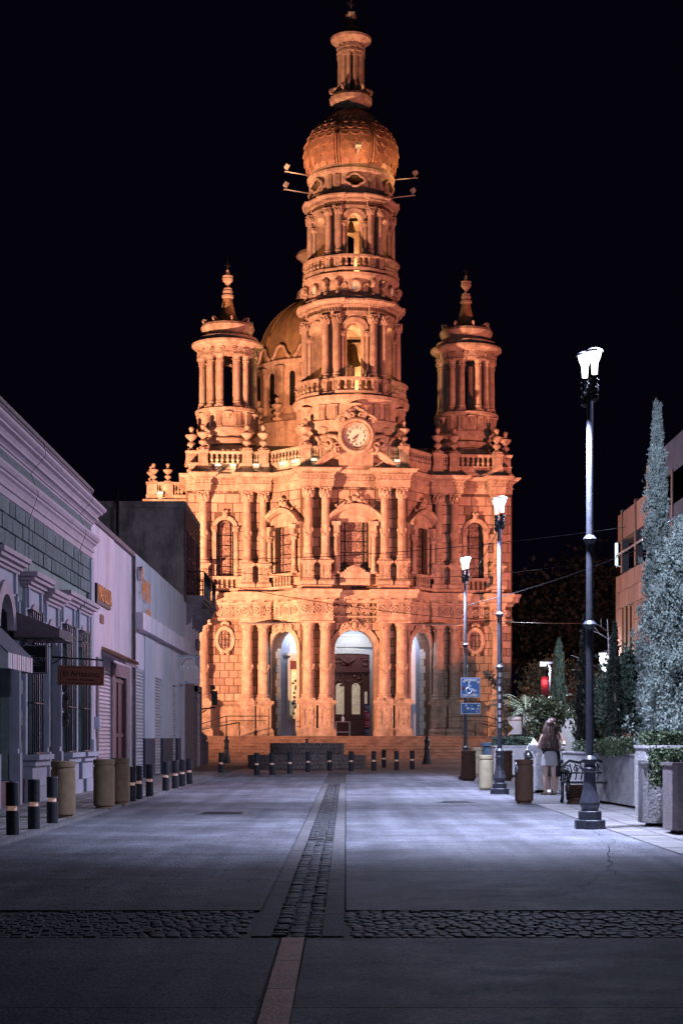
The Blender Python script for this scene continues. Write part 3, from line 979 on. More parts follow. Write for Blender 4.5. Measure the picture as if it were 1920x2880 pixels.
# relief panel under the middle window
rp_ = MB(); rp_.prism([(-.85, 9.8), (.85, 9.8), (.85, 10.5), (.5, 10.6), (.3, 10.78), (-.3, 10.78), (-.5, 10.6), (-.85, 10.5)], -2.5, -2.2)
ro = rp_.build('sill_panel', 'stone', ch)
c = MB()
for i in range(9):
    t = (i - 4) / 4
    c.ball((t * .5, -2.5, 10.86 - .25 * t * t), random.uniform(.07, .11), 6, 5)
c.build('carved_crest', 'stone', ro)

# ---- arches of the porch
def arch_trim(f, cx, hw, zs, ang, big):
    b = MB(); arch_band(b, cx, hw, 1.36, zs, .24, -.09, .0, f, 18)
    arch_band(b, cx, hw, zs - .12, zs, .30, -.13, -.05, f, 18)
    o = b.build('arch_surround', 'stone', ch)
    k = MB(); k.T = Matrix.Translation(f(cx, -.16, zs + hw + .2)) @ Matrix.Rotation(ang + pi / 2, 4, 'Z')
    k.ball((0, -.05, .05), .2, 9, 6, (.85, .7, 1.1))
    for i in range(12):
        a = 2 * pi * i / 12
        k.ball((.25 * math.cos(a), 0, .05 + .3 * math.sin(a)), .07, 6, 4)
    for t in (-1, 1):
        for i in range(6):
            k.ball((t * (.3 + i * .085), .02, .03 - i * .035 + random.uniform(-.05, .05)), random.uniform(.08, .13), 6, 5)
        k.tube(spiral((t * .62, -.02), .16, 1.3, 14, 0, t, 0), .05, 5)
    k.build('cartouche', 'stone', o)
arch_trim(fc, 0, 1.12, 6.2, -pi / 2, True)
for s in (-1, 1):
    f, ang = splay(s); arch_trim(f, SL / 2, 1.08, 6.22, ang, False)
    # pale toothed quoins down the porch jamb
    qn = 0
    for i in range(13):
        z0 = 1.4 + i * .4
        w = .34 if i % 2 else .24
        p0 = f(SL / 2 - .79, .22 + w, z0)
        bq = MB()
        P8 = []
        for z in (z0, z0 + .38):
            for (x, d) in ((SL / 2 - 1.10, .66 - w - .02), (SL / 2 - 1.065, .66 - w - .02), (SL / 2 - 1.065, .68), (SL / 2 - 1.10, .68)):
                P8.append(f(x, d, z))
        ii = [bq.P(p) for p in P8]
        for q in ((0, 3, 2, 1), (4, 5, 6, 7), (0, 1, 5, 4), (1, 2, 6, 5), (2, 3, 7, 6), (3, 0, 4, 7)): bq.F([ii[k] for k in q])
        bq.build('quoin', 'porchblock', wallo)

# ---- porch interior
pb = MB()
pb.quad((-6, .75, 1.36), (6, .75, 1.36), (6, .75, 8.2), (-6, .75, 8.2))
pb.quad((-6, -2, 7.7), (6, -2, 7.7), (6, .75, 7.7), (-6, .75, 7.7))
for s in (-1, 1): pb.quad((s * 4.6, -.2, 1.36), (s * 4.6, .75, 1.36), (s * 4.6, .75, 7.7), (s * 4.6, -.2, 7.7))
po = pb.build('porch_wall', 'plaster', ch)
d = MB()
arch_band(d, -.1, 1.25, 1.36, 6.05, .34, .62, .75, f0, 8, rise=.08)
d.box(-1.75, 1.55, .6, .75, 6.5, 6.85); d.box(-1.6, 1.4, .64, .75, 6.85, 7.1); d.box(-1.85, 1.65, .58, .75, 7.1, 7.25)
ds = d.build('door_surround', 'whitecarve', ch)
d = MB(); d.box(-1.35, 1.15, .68, .745, 1.36, 6.12)
dr = d.build('church_door', 'wood', ch)
d = MB()
d.box(-1.35, 1.15, .56, .70, 5.05, 5.28); d.box(-.16, -.04, .60, .70, 1.36, 4.75)
for xx in (-1.35, -.95, .75, 1.09): d.box(xx, xx + .07, .60, .70, 1.36, 5.05)
for (x0, x1) in ((-.9, -.2), (0.0, .7)):
    for (z0, z1) in ((1.5, 2.4),):
        d.box(x0, x1, .645, .69, z0, z0 + .07); d.box(x0, x1, .645, .69, z1 - .07, z1); d.box(x0, x0 + .07, .645, .69, z0, z1); d.box(x1 - .07, x1, .645, .69, z0, z1)
for i in range(26):
    d.ball((random.uniform(-1.2, 1.0), .66, random.uniform(5.4, 5.95)), random.uniform(.05, .13), 6, 4, (1.5, .4, .8))
for i in range(18):
    d.ball((random.uniform(-.9, .7), .66, random.uniform(4.3, 4.9)), random.uniform(.04, .11), 6, 4, (1.5, .4, .8))
for t in (-1, 1): d.tube([(-.1, .63, 5.55), (-.1 + t * .25, .63, 5.7), (-.1 + t * .5, .63, 5.92)], [.09, .07, .02], 6)
d.build('door_carving', 'wood', dr)
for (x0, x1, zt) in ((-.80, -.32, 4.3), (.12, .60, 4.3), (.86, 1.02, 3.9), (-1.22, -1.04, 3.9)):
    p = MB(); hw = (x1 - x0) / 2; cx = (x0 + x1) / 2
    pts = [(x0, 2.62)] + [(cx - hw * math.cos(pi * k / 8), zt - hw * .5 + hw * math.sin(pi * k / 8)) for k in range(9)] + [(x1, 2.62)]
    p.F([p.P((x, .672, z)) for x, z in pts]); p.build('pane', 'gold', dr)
# lit niche seen through the left arch
d = MB(); arch_band(d, -2.95, .5, 2.55, 5.7, .2, .62, .75, f0, 4, rise=.1); d.box(-3.7, -2.2, .60, .75, 2.35, 2.55); d.box(-3.75, -2.15, .60, .75, 6.0, 6.15)
nf = d.build('niche_frame', 'porchblock', ch)
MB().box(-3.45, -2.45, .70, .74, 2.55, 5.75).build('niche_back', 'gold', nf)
d = MB()
for i in range(40): d.ball((random.uniform(-3.3, -2.5), .66, random.uniform(2.6, 4.6)), random.uniform(.05, .11), 5, 4)
d.build('flowers', 'leafhedge', nf)
MB().box(-3.45, -2.45, .62, .69, 5.2, 5.7).build('niche_valance', 'wood', nf)
d = MB(); d.box(2.86, 2.98, .69, .745, 1.5, 6.9); d.build('light_strip', 'white', po)
lamp("porch_lamp", 'POINT', (0.75, 97.2, 7.3), 115, (0.80, 0.88, 1.0), size=.15)
lamp("porch_lamp", 'POINT', (-2.7, 97.55, 7.2), 85, (0.72, 0.78, 1.0), size=.15)
lamp("porch_lamp", 'POINT', (4.1, 98.0, 7.2), 90, (0.70, 0.76, 1.0), size=.15)

# ---- steps: platform and eight treads
stp = MB().box(-9.6, 9.6, -4.3, 1.0, 0.0, 1.30); stp.box(-9.64, 9.64, -4.36, 1.0, 1.30, 1.36)
so_ = stp.build('porch_platform', 'stepstone', ch)
for i in range(7):
    z1 = 1.36 - (i + 1) * .17
    b = MB().box(-9.6, 9.6, -4.3 - (i + 1) * .36, -4.3 - i * .36 + .02, 0, z1 - .05); b.box(-9.63, 9.63, -4.3 - (i + 1) * .36 - .05, -4.3 - i * .36, z1 - .05, z1)
    b.build('step', 'stepstone', so_)
for s in (-1, 1):
    r = MB()
    X = lambda x: s * x
    r.tube([(X(4.9), -4.0, 1.36), (X(4.9), -4.0, 2.45), (X(7.2), -4.0, 2.45), (X(9.4), -4.0, 1.75)], .03, 6)
    r.tube([(X(7.2), -4.0, 2.45), (X(7.2), -4.0, 1.36)], .03, 6); r.tube([(X(9.4), -4.0, 1.75), (X(9.4), -4.0, 1.36)], .03, 6)
    r.tube([(X(5.0), -4.0, 2.2), (X(7.0), -4.0, 2.2), (X(9.2), -4.0, 1.6)], .02, 6)
    r.tube([(X(6.5), -4.3, 2.1), (X(8.6), -4.3, 1.7), (X(8.6), -4.3, 1.36)], .035, 6)
    r.tube([(X(6.5), -4.3, 2.1), (X(6.5), -4.3, 1.36)], .035, 6)
    o = r.build('handrail', 'iron', ch)

# ---- parapet with balusters and urns
par = mirror([(-9.35, 5), (-9.2, -.12), (-4.55, -.12), (-2.95, -2.25)])
bk = MB().sweep(par, [(-.35, 16.3), (.16, 16.3), (.16, 16.5), (.08, 16.55), (.08, 16.8), (.12, 16.84), (.12, 16.9), (-.2, 16.9)])
pk = bk.build('parapet', 'stone', ch)
MB().sweep(par, [(-.14, 17.44), (.1, 17.44), (.16, 17.5), (.16, 17.58), (.1, 17.62), (-.14, 17.62), (-.14, 17.44)]).build('parapet_rail', 'stone', pk)
POST = MB()
POST.box(-.27, .27, -.25, .25, 0, .62); POST.box(-.33, .33, -.31, .31, -.6, -.42); POST.box(-.3, .3, -.28, .28, -.42, 0); POST.box(-.32, .32, -.3, .3, .56, .72)
for (x0, x1, z0, z1) in ((-.18, .18, .08, .11), (-.18, .18, .46, .49), (-.18, -.15, .08, .49), (.15, .18, .08, .49)): POST.box(x0, x1, -.275, -.24, z0, z1)
POST = POST.mesh('parapet_post'); POST.materials.append(MATS['stone'])
posts = [(-9.1, .7, 0), (-8.45, -.16, 0), (-5.95, -.16, 0), (-5.0, -.2, 0), (-2.75, -2.28, 0), (-1.72, -2.3, 0)]
for x, y, a in posts + [(-x, y, a) for x, y, a in posts]:
    p = ob('parapet_post', POST, None, pk, (x, y, 16.9))
    ob('urn', URN, None, ch, (x, y, 17.6), random.random())
def bal_run(a, c, n, z, h, parent, sc=1.0):
    a = Vector(a); c = Vector(c)
    for i in range(n):
        p = a + (c - a) * ((i + .5) / n)
        ob('baluster', BAL, None, parent, (p.x, p.y, z), scale=(sc, sc, h))
for s in (-1, 1):
    bal_run((s * 8.1, -.14), (s * 6.3, -.14), 6, 16.9, .55, pk, 1.15)
    bal_run((s * 5.6, -.16), (s * 5.3, -.16), 2, 16.9, .55, pk, 1.0)
    bal_run((s * 4.6, -.25), (s * 3.0, -2.1), 9, 16.9, .55, pk, 1.1)
    bal_run((s * 2.45, -2.3), (s * 2.0, -2.3), 3, 16.9, .55, pk, 1.0)
MB().box(-9.0, 9.0, 1.2, 1.4, 16.3, 17.3).build('parapet_back', 'joint', ch)

# ---- curved pediment and clock
pd = MB(); n = 20
def PP(t, k, y):
    a = pi / 2 + t * .85; Rr = 2.15 / math.sin(.85)
    return (-(Rr + k) * math.cos(a), y, 17.3 - Rr + (Rr + k) * math.sin(a))
for (k0, y0, k1, y1) in ((-.12, -2.5, -.12, -2.95), (-.12, -2.95, .0, -3.0), (0, -3.0, .12, -3.1), (.12, -3.1, .2, -3.1), (.2, -3.1, .2, -2.2)):
    for i in range(n):
        t0 = -1 + 2 * i / n; t1 = -1 + 2 * (i + 1) / n
        pd.quad(PP(t0, k0, y0), PP(t1, k0, y0), PP(t1, k1, y1), PP(t0, k1, y1))
for i in range(n):
    t0 = -1 + 2 * i / n; t1 = -1 + 2 * (i + 1) / n
    a0 = PP(t0, -.1, -2.6); a1 = PP(t1, -.1, -2.6)
    pd.quad((a0[0], a0[1], 16.25), (a1[0], a1[1], 16.25), a1, a0)
pdo = pd.build('pediment', 'stone', ch)
MB().box(-.95, .95, -3.2, -2.55, 16.4, 17.0).build('tablet', 'stone', pdo)
CZ = 18.0; CY = -3.32
ck = MB()
ck.lathe([(1.02, 0), (1.02, .2), (.98, .26), (.90, .3), (.82, .26), (.80, .16), (.74, .2), (.68, .14), (.64, .02)], 40, cap=False)
ck.v = [(x, CY - z, CZ + y) for x, y, z in ck.v]
co = ck.build('clock_surround', 'stone', ch)
b = MB(); b.lathe([(.98, -.02), (.98, 1.2)], 32); b.v = [(x, CY + z, CZ + y) for x, y, z in b.v]; b.box(-.95, .95, CY + .02, -2.2, 16.95, 17.35); b.build('clock_block', 'stone', co)
dl = MB(); dl.F([dl.P((.70 * math.cos(2 * pi * i / 40), CY - .06, CZ + .70 * math.sin(2 * pi * i / 40))) for i in range(40)][::-1])
do = dl.build('clock_dial', 'dialwhite', co)
for h in range(1, 13):
    a = pi / 2 - h * pi / 6
    me = text_mesh(str(h), .21, .006, 'numeral', offset=.004); me.materials.append(MATS['ink'])
    ob('numeral', me, None, do, (.47 * math.cos(a), CY - .07, CZ + .47 * math.sin(a)), rot=(pi / 2, 0, 0))
tk = MB()
for i in range(60):
    tk.T = Matrix.Translation((0, CY - .07, CZ)) @ Matrix.Rotation(i * pi / 30, 4, 'Y')
    w = .016 if i % 5 == 0 else .009
    tk.box(-w, w, -.006, .0, .585, .635)
tk.build('minute_marks', 'ink', do)
for (ang, L, w) in ((math.radians(7.55 * 30), .32, .028), (math.radians(33.5 * 6), .44, .02)):
    hnd = MB(); hnd.T = Matrix.Translation((0, CY - .13, CZ)) @ Matrix.Rotation(ang, 4, 'Y')
    hnd.prism([(-w * .7, -.07), (w * .7, -.07), (w, L * .7), (w * 1.8, L * .76), (0, L), (-w * 1.8, L * .76), (-w, L * .7)], -.012, .012)
    hnd.build('clock_hand', 'ink', do)
cr = MB(); cr.T = Matrix.Translation((0, CY - .12, CZ))
for t in (-1, 1):
    cr.tube(spiral((t * .30, 1.16), .24, 1.6, 18, pi / 2, -t), .075, 6)
    cr.tube(spiral((t * .82, .90), .22, 1.5, 16, pi / 2, -t), .07, 6)
    cr.tube([(t * .1, 0, 1.5), (t * .4, 0, 1.42), (t * .7, 0, 1.2), (t * 1.0, 0, 1.05), (t * 1.15, 0, .85)], [.1, .1, .09, .08, .05], 6)
    cr.tube([(t * 1.02, 0, -.5), (t * 1.2, 0, -.72), (t * 1.08, 0, -.95), (t * .8, 0, -1.0)], [.1, .11, .1, .06], 6)
    cr.tube(spiral((t * 1.1, -.5), .17, 1.4, 14, 0, t), .055, 6)
    cr.ball((t * .55, 0, 1.25), .16, 7, 5)
for i in range(5):
    a = pi / 2 + (i - 2) * .45
    cr.ball((.17 * math.cos(a), 0, 1.38 + .2 * math.sin(a)), .1, 7, 5)
cr.build('clock_crest', 'stone', co)
# ---- bell tower (six-sided symmetry, pairs of columns between arches)
TX, TY = 0.0, -0.1
HEX = [k * pi / 3 - pi / 2 for k in range(6)]
def polar(r, a): return (TX + r * math.cos(a), TY + r * math.sin(a))
b = MB()
b.lathe([(2.75, 16.3), (2.75, 17.6), (2.55, 17.9), (2.62, 18.3), (3.15, 18.75), (3.2, 18.95), (3.0, 19.08), (3.0, 19.85), (3.08, 19.9), (3.2, 20.05), (3.32, 20.1), (3.34, 20.3), (3.2, 20.36), (1, 20.4)], 48, (TX, TY))
tb = b.build('tower_base', 'stone', ch)
PIL = MB()
for i in range(4): PIL.box(-.15 + i * .08, -.10 + i * .08, -.10, .02, .0, .66)
PIL.box(-.19, .17, -.13, .02, -.06, 0); PIL.box(-.19, .17, -.14, .02, .66, .76)
PIL = PIL.mesh('pilaster'); PIL.materials.append(MATS['stone'])
CON = MB().lathe([(.03, -.42), (.10, -.36), (.07, -.3), (.2, -.2), (.24, -.06), (.42, 0), (.46, .08)], 14).mesh('bracket'); CON.materials.append(MATS['stone'])
for h in HEX:
    for da in (-.66, -.42, .42, .66):
        p = polar(3.0, h + da); ob('pilaster', PIL, None, tb, (p[0], p[1], 19.08), h + da + pi / 2)
    p = polar(3.02, h); ob('bracket', CON, None, tb, (p[0], p[1], 19.72))
    q = MB(); q.T = Matrix.Translation((*polar(3.0, h), 19.1)) @ Matrix.Rotation(h + pi / 2, 4, 'Z')
# big scrolls between the urns at the tower foot
for t, a in ((-1, .55), (1, .55), (-1, .95), (1, .95)):
    s_ = MB(); s_.T = Matrix.Translation((*polar(2.9, -pi / 2 + t * a), 17.75)) @ Matrix.Rotation(-pi / 2 + t * a + pi / 2, 4, 'Z')
    s_.tube(spiral((0, 0), .42, 1.6, 18, pi / 2, -t), .13, 7); s_.tube([(0, 0, .4), (-t * .5, 0, .3), (-t * .9, 0, -.2)], [.13, .13, .1], 7)
    s_.build('scroll', 'stone', tb)
    p = polar(2.95, -pi / 2 + t * a)

def belfry(zf, zcol0, zcol1, zt, rw, rc, rr, cornR, ohw, zspring, zbal0, zbal1, rbal, name):
    # wall ring with six arches
    w = MB(); L = rw * pi / 3
    for h in HEX:
        f = lambda x, d, z, h=h: (TX + (rw - d) * math.cos(h + x / rw), TY + (rw - d) * math.sin(h + x / rw), z)
        arch_panel(w, -L / 2, L / 2, zf, zt, 0, ohw, zf, zspring, .55, f, n=12, nx=3)
    wo = w.build('belfry_wall', 'stone', ch)
    MB().lathe([(rw - .05, zf - .1), (rw - .05, zf + .02), (.05, zf + .03)], 32, (TX, TY)).build('belfry_floor', 'stone', wo)
    MB().lathe([(rw - .5, zt - .35), (rw * .6, zt - .12), (.05, zt - .05)], 32, (TX, TY), cap=False).build('belfry_vault', 'stone', wo)
    for k, h in enumerate(HEX):
        f = lambda x, d, z, h=h: (TX + (rw - d) * math.cos(h + x / rw), TY + (rw - d) * math.sin(h + x / rw), z)
        a = MB(); arch_band(a, 0, ohw, zspring, zspring, .2, -.1, .0, f, 14)
        arch_band(a, 0, ohw + .2, zspring, zspring, .08, -.15, .0, f, 14); a.build('arch_moulding', 'stone', wo)
        for t in (-1, 1):
            p = f(t * (ohw + .16), -.1, 0)
            ob('column', full_col_mesh(.115, round(zspring - zcol0 + .02, 3), 'comp'), None, wo, (p[0], p[1], zcol0 - .02))
        for t in (-1, 1):
            aa = h + pi / 6 + t * .135
            p = polar(rc, aa)
            ob('column', full_col_mesh(rr, round(zcol1 - zcol0, 3), 'comp'), None, wo, (p[0], p[1], zcol0), aa + pi / 2)
            # pedestal of the column, as tall as the balustrade
            pm = pedestal_mesh(.44, round(zcol0 - zbal0, 3), False)
            ob('pedestal', pm, None, wo, (p[0], p[1], zbal0), aa + pi / 2)
        # balustrade bowed out in front of each arch
        if abs(((h + pi / 2 + pi) % (2 * pi)) - pi) < 2.2:
            half_ = .37
            A = [h - half_ + 2 * half_ * i / 10 for i in range(11)]
            for z0, z1, o0, nm_ in ((zbal0, zbal0 + .14, .06, 'balustrade_plinth'), (zbal1 - .13, zbal1, .08, 'balustrade_rail')):
                br = MB()
                for i in range(10):
                    for (r0, r1) in ((rbal - .1 - o0, rbal + .1 + o0),):
                        q = [polar(r, a_) for r, a_ in ((r0, A[i]), (r1, A[i]), (r1, A[i + 1]), (r0, A[i + 1]))]
                        br.quad((*q[1], z0), (*q[2], z0), (*q[2], z1), (*q[1], z1))
                        br.quad((*q[0], z1), (*q[1], z1), (*q[2], z1), (*q[3], z1))
                        br.quad((*q[0], z0), (*q[1], z0), (*q[2], z0), (*q[3], z0))
                br.build(nm_, 'stone', wo)
    # balusters belong to the belfry (kept at the third level)
    for h in HEX:
        if abs(((h + pi / 2 + pi) % (2 * pi)) - pi) < 2.2:
            for i in range(6):
                a_ = h - .31 + .62 * i / 5
                p = polar(rbal, a_)
                ob('baluster', BAL, None, wo, (p[0], p[1], zbal0 + .14), scale=(1.1, 1.1, zbal1 - zbal0 - .27))
    return wo
# sixfold breaking cornice line: slightly proud over the column pairs
def hexpath(r, extra):
    pts = []
    for h in HEX:
        for da, e in ((-.30, 0), (-.15, 0), (0, 0), (.15, 0), (.30, 0), (.31, extra), (.42, extra), (pi / 6, extra), (.62, extra), (.735, extra)):
            a = h - da if False else h + da
            pts.append(polar(r + e, a))
    return pts
def ring(r, extra, prof, name, parent, m='stone'):
    return MB().sweep(hexpath(r, extra), prof, closed=True).build(name, m, parent)
# lower belfry
B1 = belfry(20.4, 21.3, 24.9, 25.0, 2.36, 2.66, .2, 3.15, .52, 24.0, 20.42, 21.3, 3.1, 'lower')
ring(2.55, .14, [(-.5, 24.9), (0, 24.9), (0, 25.08), (.04, 25.08), (.04, 25.34), (.10, 25.36), (.10, 25.44), (.32, 25.5), (.36, 25.56), (.44, 25.62), (.44, 25.72), (-1.0, 25.85)], 'belfry_entablature', ch)
# fret on the frieze: small, one part
fret = MB()
for zc, r0, zone in ((25.21, 2.60, 0), (31.21, 2.31, 1)):
    n = 96
    for i in range(n):
        a = 2 * pi * i / n
        if math.sin(a) > .35: continue
        k = (a + pi / 2) % (pi / 3)
        ex = .14 if .31 < k < .74 else 0
        fret.T = Matrix.Translation((*polar(r0 + ex, a), zc)) @ Matrix.Rotation(a + pi / 2, 4, 'Z')
        fret.box(-.065, .03, -.03, .02, .05, .085); fret.box(-.03, .065, -.03, .02, -.085, -.05); fret.box(-.05, -.015, -.03, .02, -.085, .085)
        fret.box(.02, .05, -.03, .02, -.04, .02)
fret.build('greek_fret', 'joint', ch, kind='stuff')
dn = MB()
for zc, r0 in ((25.47, 2.68), (31.44, 2.40)):
    n = 150
    for i in range(n):
        a = 2 * pi * i / n
        if math.sin(a) > .35: continue
        k = (a + pi / 2) % (pi / 3); ex = .14 if .31 < k < .74 else 0
        dn.T = Matrix.Translation((*polar(r0 + ex, a), zc)) @ Matrix.Rotation(a + pi / 2, 4, 'Z')
        dn.box(-.03, .03, -.14, .0, -.05, .05)
dn.build('dentil_course', 'stone', ch, kind='stuff')
# drum between the belfries, with round windows and paired scroll brackets
b = MB().lathe([(2.75, 25.75), (2.78, 25.95), (2.55, 26.05), (2.45, 26.2), (2.45, 26.95), (2.6, 27.02), (2.75, 27.1), (2.78, 27.25), (2.6, 27.32), (1, 27.36)], 48, (TX, TY))
dr2 = b.build('tower_drum', 'stone', ch)
OC = MB().lathe([(.22, -.1), (.22, .1), (.26, .16), (.33, .16), (.36, .08), (.36, -.1)], 22, cap=False)
OC.v = [(x, -z, y) for x, y, z in OC.v]; OC = OC.mesh('round_window'); OC.materials.append(MATS['stone'])
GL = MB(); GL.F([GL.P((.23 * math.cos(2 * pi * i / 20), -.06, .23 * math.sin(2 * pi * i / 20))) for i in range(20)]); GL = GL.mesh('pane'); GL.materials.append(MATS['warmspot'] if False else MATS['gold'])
VB = MB()
VB.T = Matrix.Rotation(pi / 2, 4, 'Z')
VB.tube(spiral((.28, .62), .17, 1.5, 16, -pi / 2, 1), .12, 7); VB.tube(spiral((.16, .02), .12, 1.4, 14, pi / 2, 1), .11, 7)
VB.tube([(.32, 0, .55), (.12, 0, .4), (.1, 0, .2), (.2, 0, .05)], .13, 7)
VB.v = [(x, -abs(y) if False else -y, z) for x, y, z in VB.v]
VB = VB.mesh('scroll_bracket'); VB.materials.append(MATS['stone'])
for h in HEX:
    p = polar(2.46, h)
    o = ob('round_window', OC, None, dr2, (p[0], p[1], 26.52), h + pi / 2)
    ob('pane', GL, None, dr2, (p[0], p[1], 26.52), h + pi / 2)
    for t in (-1, 1):
        a = h + pi / 6 + t * .14
        p = polar(2.42, a); ob('scroll_bracket', VB, None, dr2, (p[0], p[1], 26.12), a + pi / 2)
        a = h + t * .26
        s_ = MB(); s_.T = Matrix.Translation((*polar(2.47, a), 26.45)) @ Matrix.Rotation(a + pi / 2, 4, 'Z')
        s_.tube([(-.12, 0, -.3), (-.16, 0, 0), (-.08, 0, .22), (.08, 0, .28), (.17, 0, .1)], .05, 6); s_.build('tracery', 'stone', dr2)
# upper belfry
B2 = belfry(27.38, 28.25, 31.0, 31.1, 2.08, 2.36, .17, 2.7, .44, 30.25, 27.4, 28.25, 2.62, 'upper')
ring(2.27, .12, [(-.5, 31.0), (0, 31.0), (0, 31.1), (.04, 31.1), (.04, 31.34), (.1, 31.37), (.1, 31.42), (.28, 31.48), (.32, 31.54), (.4, 31.6), (.4, 31.68), (-1, 31.8)], 'belfry_entablature', ch)
# dome drum with quatrefoil windows
b = MB().lathe([(2.42, 31.7), (2.46, 31.95), (2.36, 32.0), (2.3, 32.1), (2.3, 32.9), (2.38, 32.95), (2.5, 33.05), (2.52, 33.18), (2.42, 33.25), (2.38, 33.5), (2.2, 33.55)], 48, (TX, TY))
dd = b.build('dome_drum', 'stone', ch)
for h in HEX:
    q = MB(); q.T = Matrix.Translation((*polar(2.3, h), 32.5)) @ Matrix.Rotation(h + pi / 2, 4, 'Z')
    pts = []
    for i in range(40):
        a = 2 * pi * i / 40
        r = .33 + .09 * abs(math.cos(2 * a))
        pts.append((r * 1.35 * math.cos(a), -.1, r * .85 * math.sin(a)))
    q.tube(pts, .075, 6, closed=True); q.build('quatrefoil', 'stone', dd)
    q = MB(); q.T = Matrix.Translation((*polar(2.3, h), 32.5)) @ Matrix.Rotation(h + pi / 2, 4, 'Z')
    q.F([q.P((p[0] * .95, -.03, p[2] * .95)) for p in pts]); q.build('pane', 'bronze', dd)
    for t in (-1, 1):
        p = polar(2.3, h + t * .42)
        for e in (-.05, .05): pass
        q = MB(); q.T = Matrix.Translation((*p, 32.12)) @ Matrix.Rotation(h + t * .42 + pi / 2, 4, 'Z')
        for i in range(3): q.box(-.13 + i * .1, -.06 + i * .1, -.1, .02, 0, .75)
        q.build('pilaster', 'stone', dd)
# onion dome with fish-scale tiles and eight ribs
DP = [(2.30, 33.45), (2.50, 33.8), (2.60, 34.2), (2.63, 34.6), (2.60, 34.95), (2.48, 35.3), (2.30, 35.6), (2.12, 35.85), (1.9, 36.1), (1.64, 36.38), (1.33, 36.66), (1.02, 36.88), (.84, 37.02)]
b = MB().lathe([(r - .03, z) for r, z in DP], 48, (TX, TY), sharp=False, cap=False)
dm = b.build('dome', 'domebase', ch)
def dome_at(t):
    # t along the meridian by arc length 0..1
    L = [0]
    for i in range(len(DP) - 1): L.append(L[-1] + math.hypot(DP[i + 1][0] - DP[i][0], DP[i + 1][1] - DP[i][1]))
    s_ = t * L[-1]
    for i in range(len(DP) - 1):
        if s_ <= L[i + 1] + 1e-9:
            u = (s_ - L[i]) / (L[i + 1] - L[i])
            r = DP[i][0] + u * (DP[i + 1][0] - DP[i][0]); z = DP[i][1] + u * (DP[i + 1][1] - DP[i][1])
            dr_ = DP[i + 1][0] - DP[i][0]; dz = DP[i + 1][1] - DP[i][1]; q = math.hypot(dr_, dz)
            return r, z, dr_ / q, dz / q
tile = MB()
pts = [(-.5, .62), (-.5, .05)] + [(.5 * math.sin(a), .05 - .5 * math.cos(a)) for a in [(-pi / 2) + pi * i / 8 for i in range(1, 8)]] + [(.5, .05), (.5, .62)]
tile.prism(pts, 0, 1, 'xy')
TILE = tile.mesh('roof_tile'); TILE.materials.append(MATS['dometile'])
RIBA = [pi / 8 + k * pi / 4 for k in range(8)]
nrow = 10
for k in range(8):
    ac = k * pi / 4 - pi / 2
    if math.sin(ac) > .3: continue
    for row in range(nrow):
        t = (row + .25) / nrow
        r, z, tr, tz = dome_at(t)
        hw = pi / 8 - .16 / max(r, .5)
        nt = 3 if row % 2 == 0 else 4
        for i in range(nt):
            if nt == 4 and False: continue
            aa = ac - hw + 2 * hw * ((i + .5) / 3 if nt == 3 else i / 3.0)
            edge = nt == 4 and i in (0, 3)
            w = 2 * hw * r / 3 * (0.96 if not edge else 0.5)
            if edge: aa += (.25 if i == 0 else -.25) * 2 * hw / 3
            T_ = Vector((-math.sin(aa), math.cos(aa), 0))
            U_ = Vector((math.cos(aa) * tr, math.sin(aa) * tr, tz))
            N_ = T_.cross(U_).normalized()
            if N_.dot(Vector((math.cos(aa), math.sin(aa), 0))) < 0: N_ = -N_
            lift = U_ * 1 - N_ * .13          # lower edge stands proud
            lift.normalize(); N2 = T_.cross(lift).normalized()
            if N2.dot(N_) < 0: N2 = -N2
            O = Vector((TX + r * math.cos(aa), TY + r * math.sin(aa), z)) + N_ * .03
            hgt = .74
            M = Matrix(((T_.x * w, lift.x * hgt, N2.x * .045, O.x), (T_.y * w, lift.y * hgt, N2.y * .045, O.y), (T_.z * w, lift.z * hgt, N2.z * .045, O.z), (0, 0, 0, 1)))
            ob('roof_tile', TILE, None, dm, mw=M)
for a in RIBA:
    for e in (-1, 1):
        q = MB(); P_ = []
        for i in range(14):
            r, z, _, _ = dome_at(min(1, i / 13))
            aa = a + e * .085 / max(r, .4)
            P_.append((TX + (r + .03) * math.cos(aa), TY + (r + .03) * math.sin(aa), z))
        q.tube(P_, .05, 5); q.build('dome_rib', 'dometile', dm)
# lantern on the dome
b = MB().lathe([(.84, 36.98), (.70, 37.12), (.72, 37.25), (.92, 37.35), (.98, 37.45)], 28, (TX, TY), cap=False)
ln = b.build('lantern', 'stone', ch)
MB().lathe([(1.0, 37.45), (1.18, 37.62), (1.2, 37.85), (1.1, 38.02), (.9, 38.06), (.3, 38.1)], 40, (TX, TY), flute=.03, nf=20).build('gadrooned_ring', 'stone', ln)
MB().lathe([(.34, 38.05), (.34, 40.5)], 16, (TX, TY)).build('lantern_core', 'joint', ln)
for h in HEX:
    a = h + pi / 6
    for t in (-1, 1):
        p = polar(.66, a + t * .21)
        q = MB(); q.box(-.1, .1, -.1, .1, 0, 2.18); q.box(-.13, .13, -.13, .13, 2.1, 2.3); q.box(-.13, .13, -.13, .13, 0, .12)
        q.build('pier', 'stone', ln, (p[0], p[1], 38.08), a + pi / 2)
    q = MB(); q.T = Matrix.Translation((*polar(.98, a), 38.2)) @ Matrix.Rotation(a, 4, 'Z')
    q.tube(spiral((.08, .08), .17, 1.4, 16, pi / 2, -1), .07, 6); q.tube([(.05, 0, .2), (-.2, 0, .3), (-.3, 0, .55)], [.09, .09, .05], 6)
    q.build('scroll', 'stone', ln)
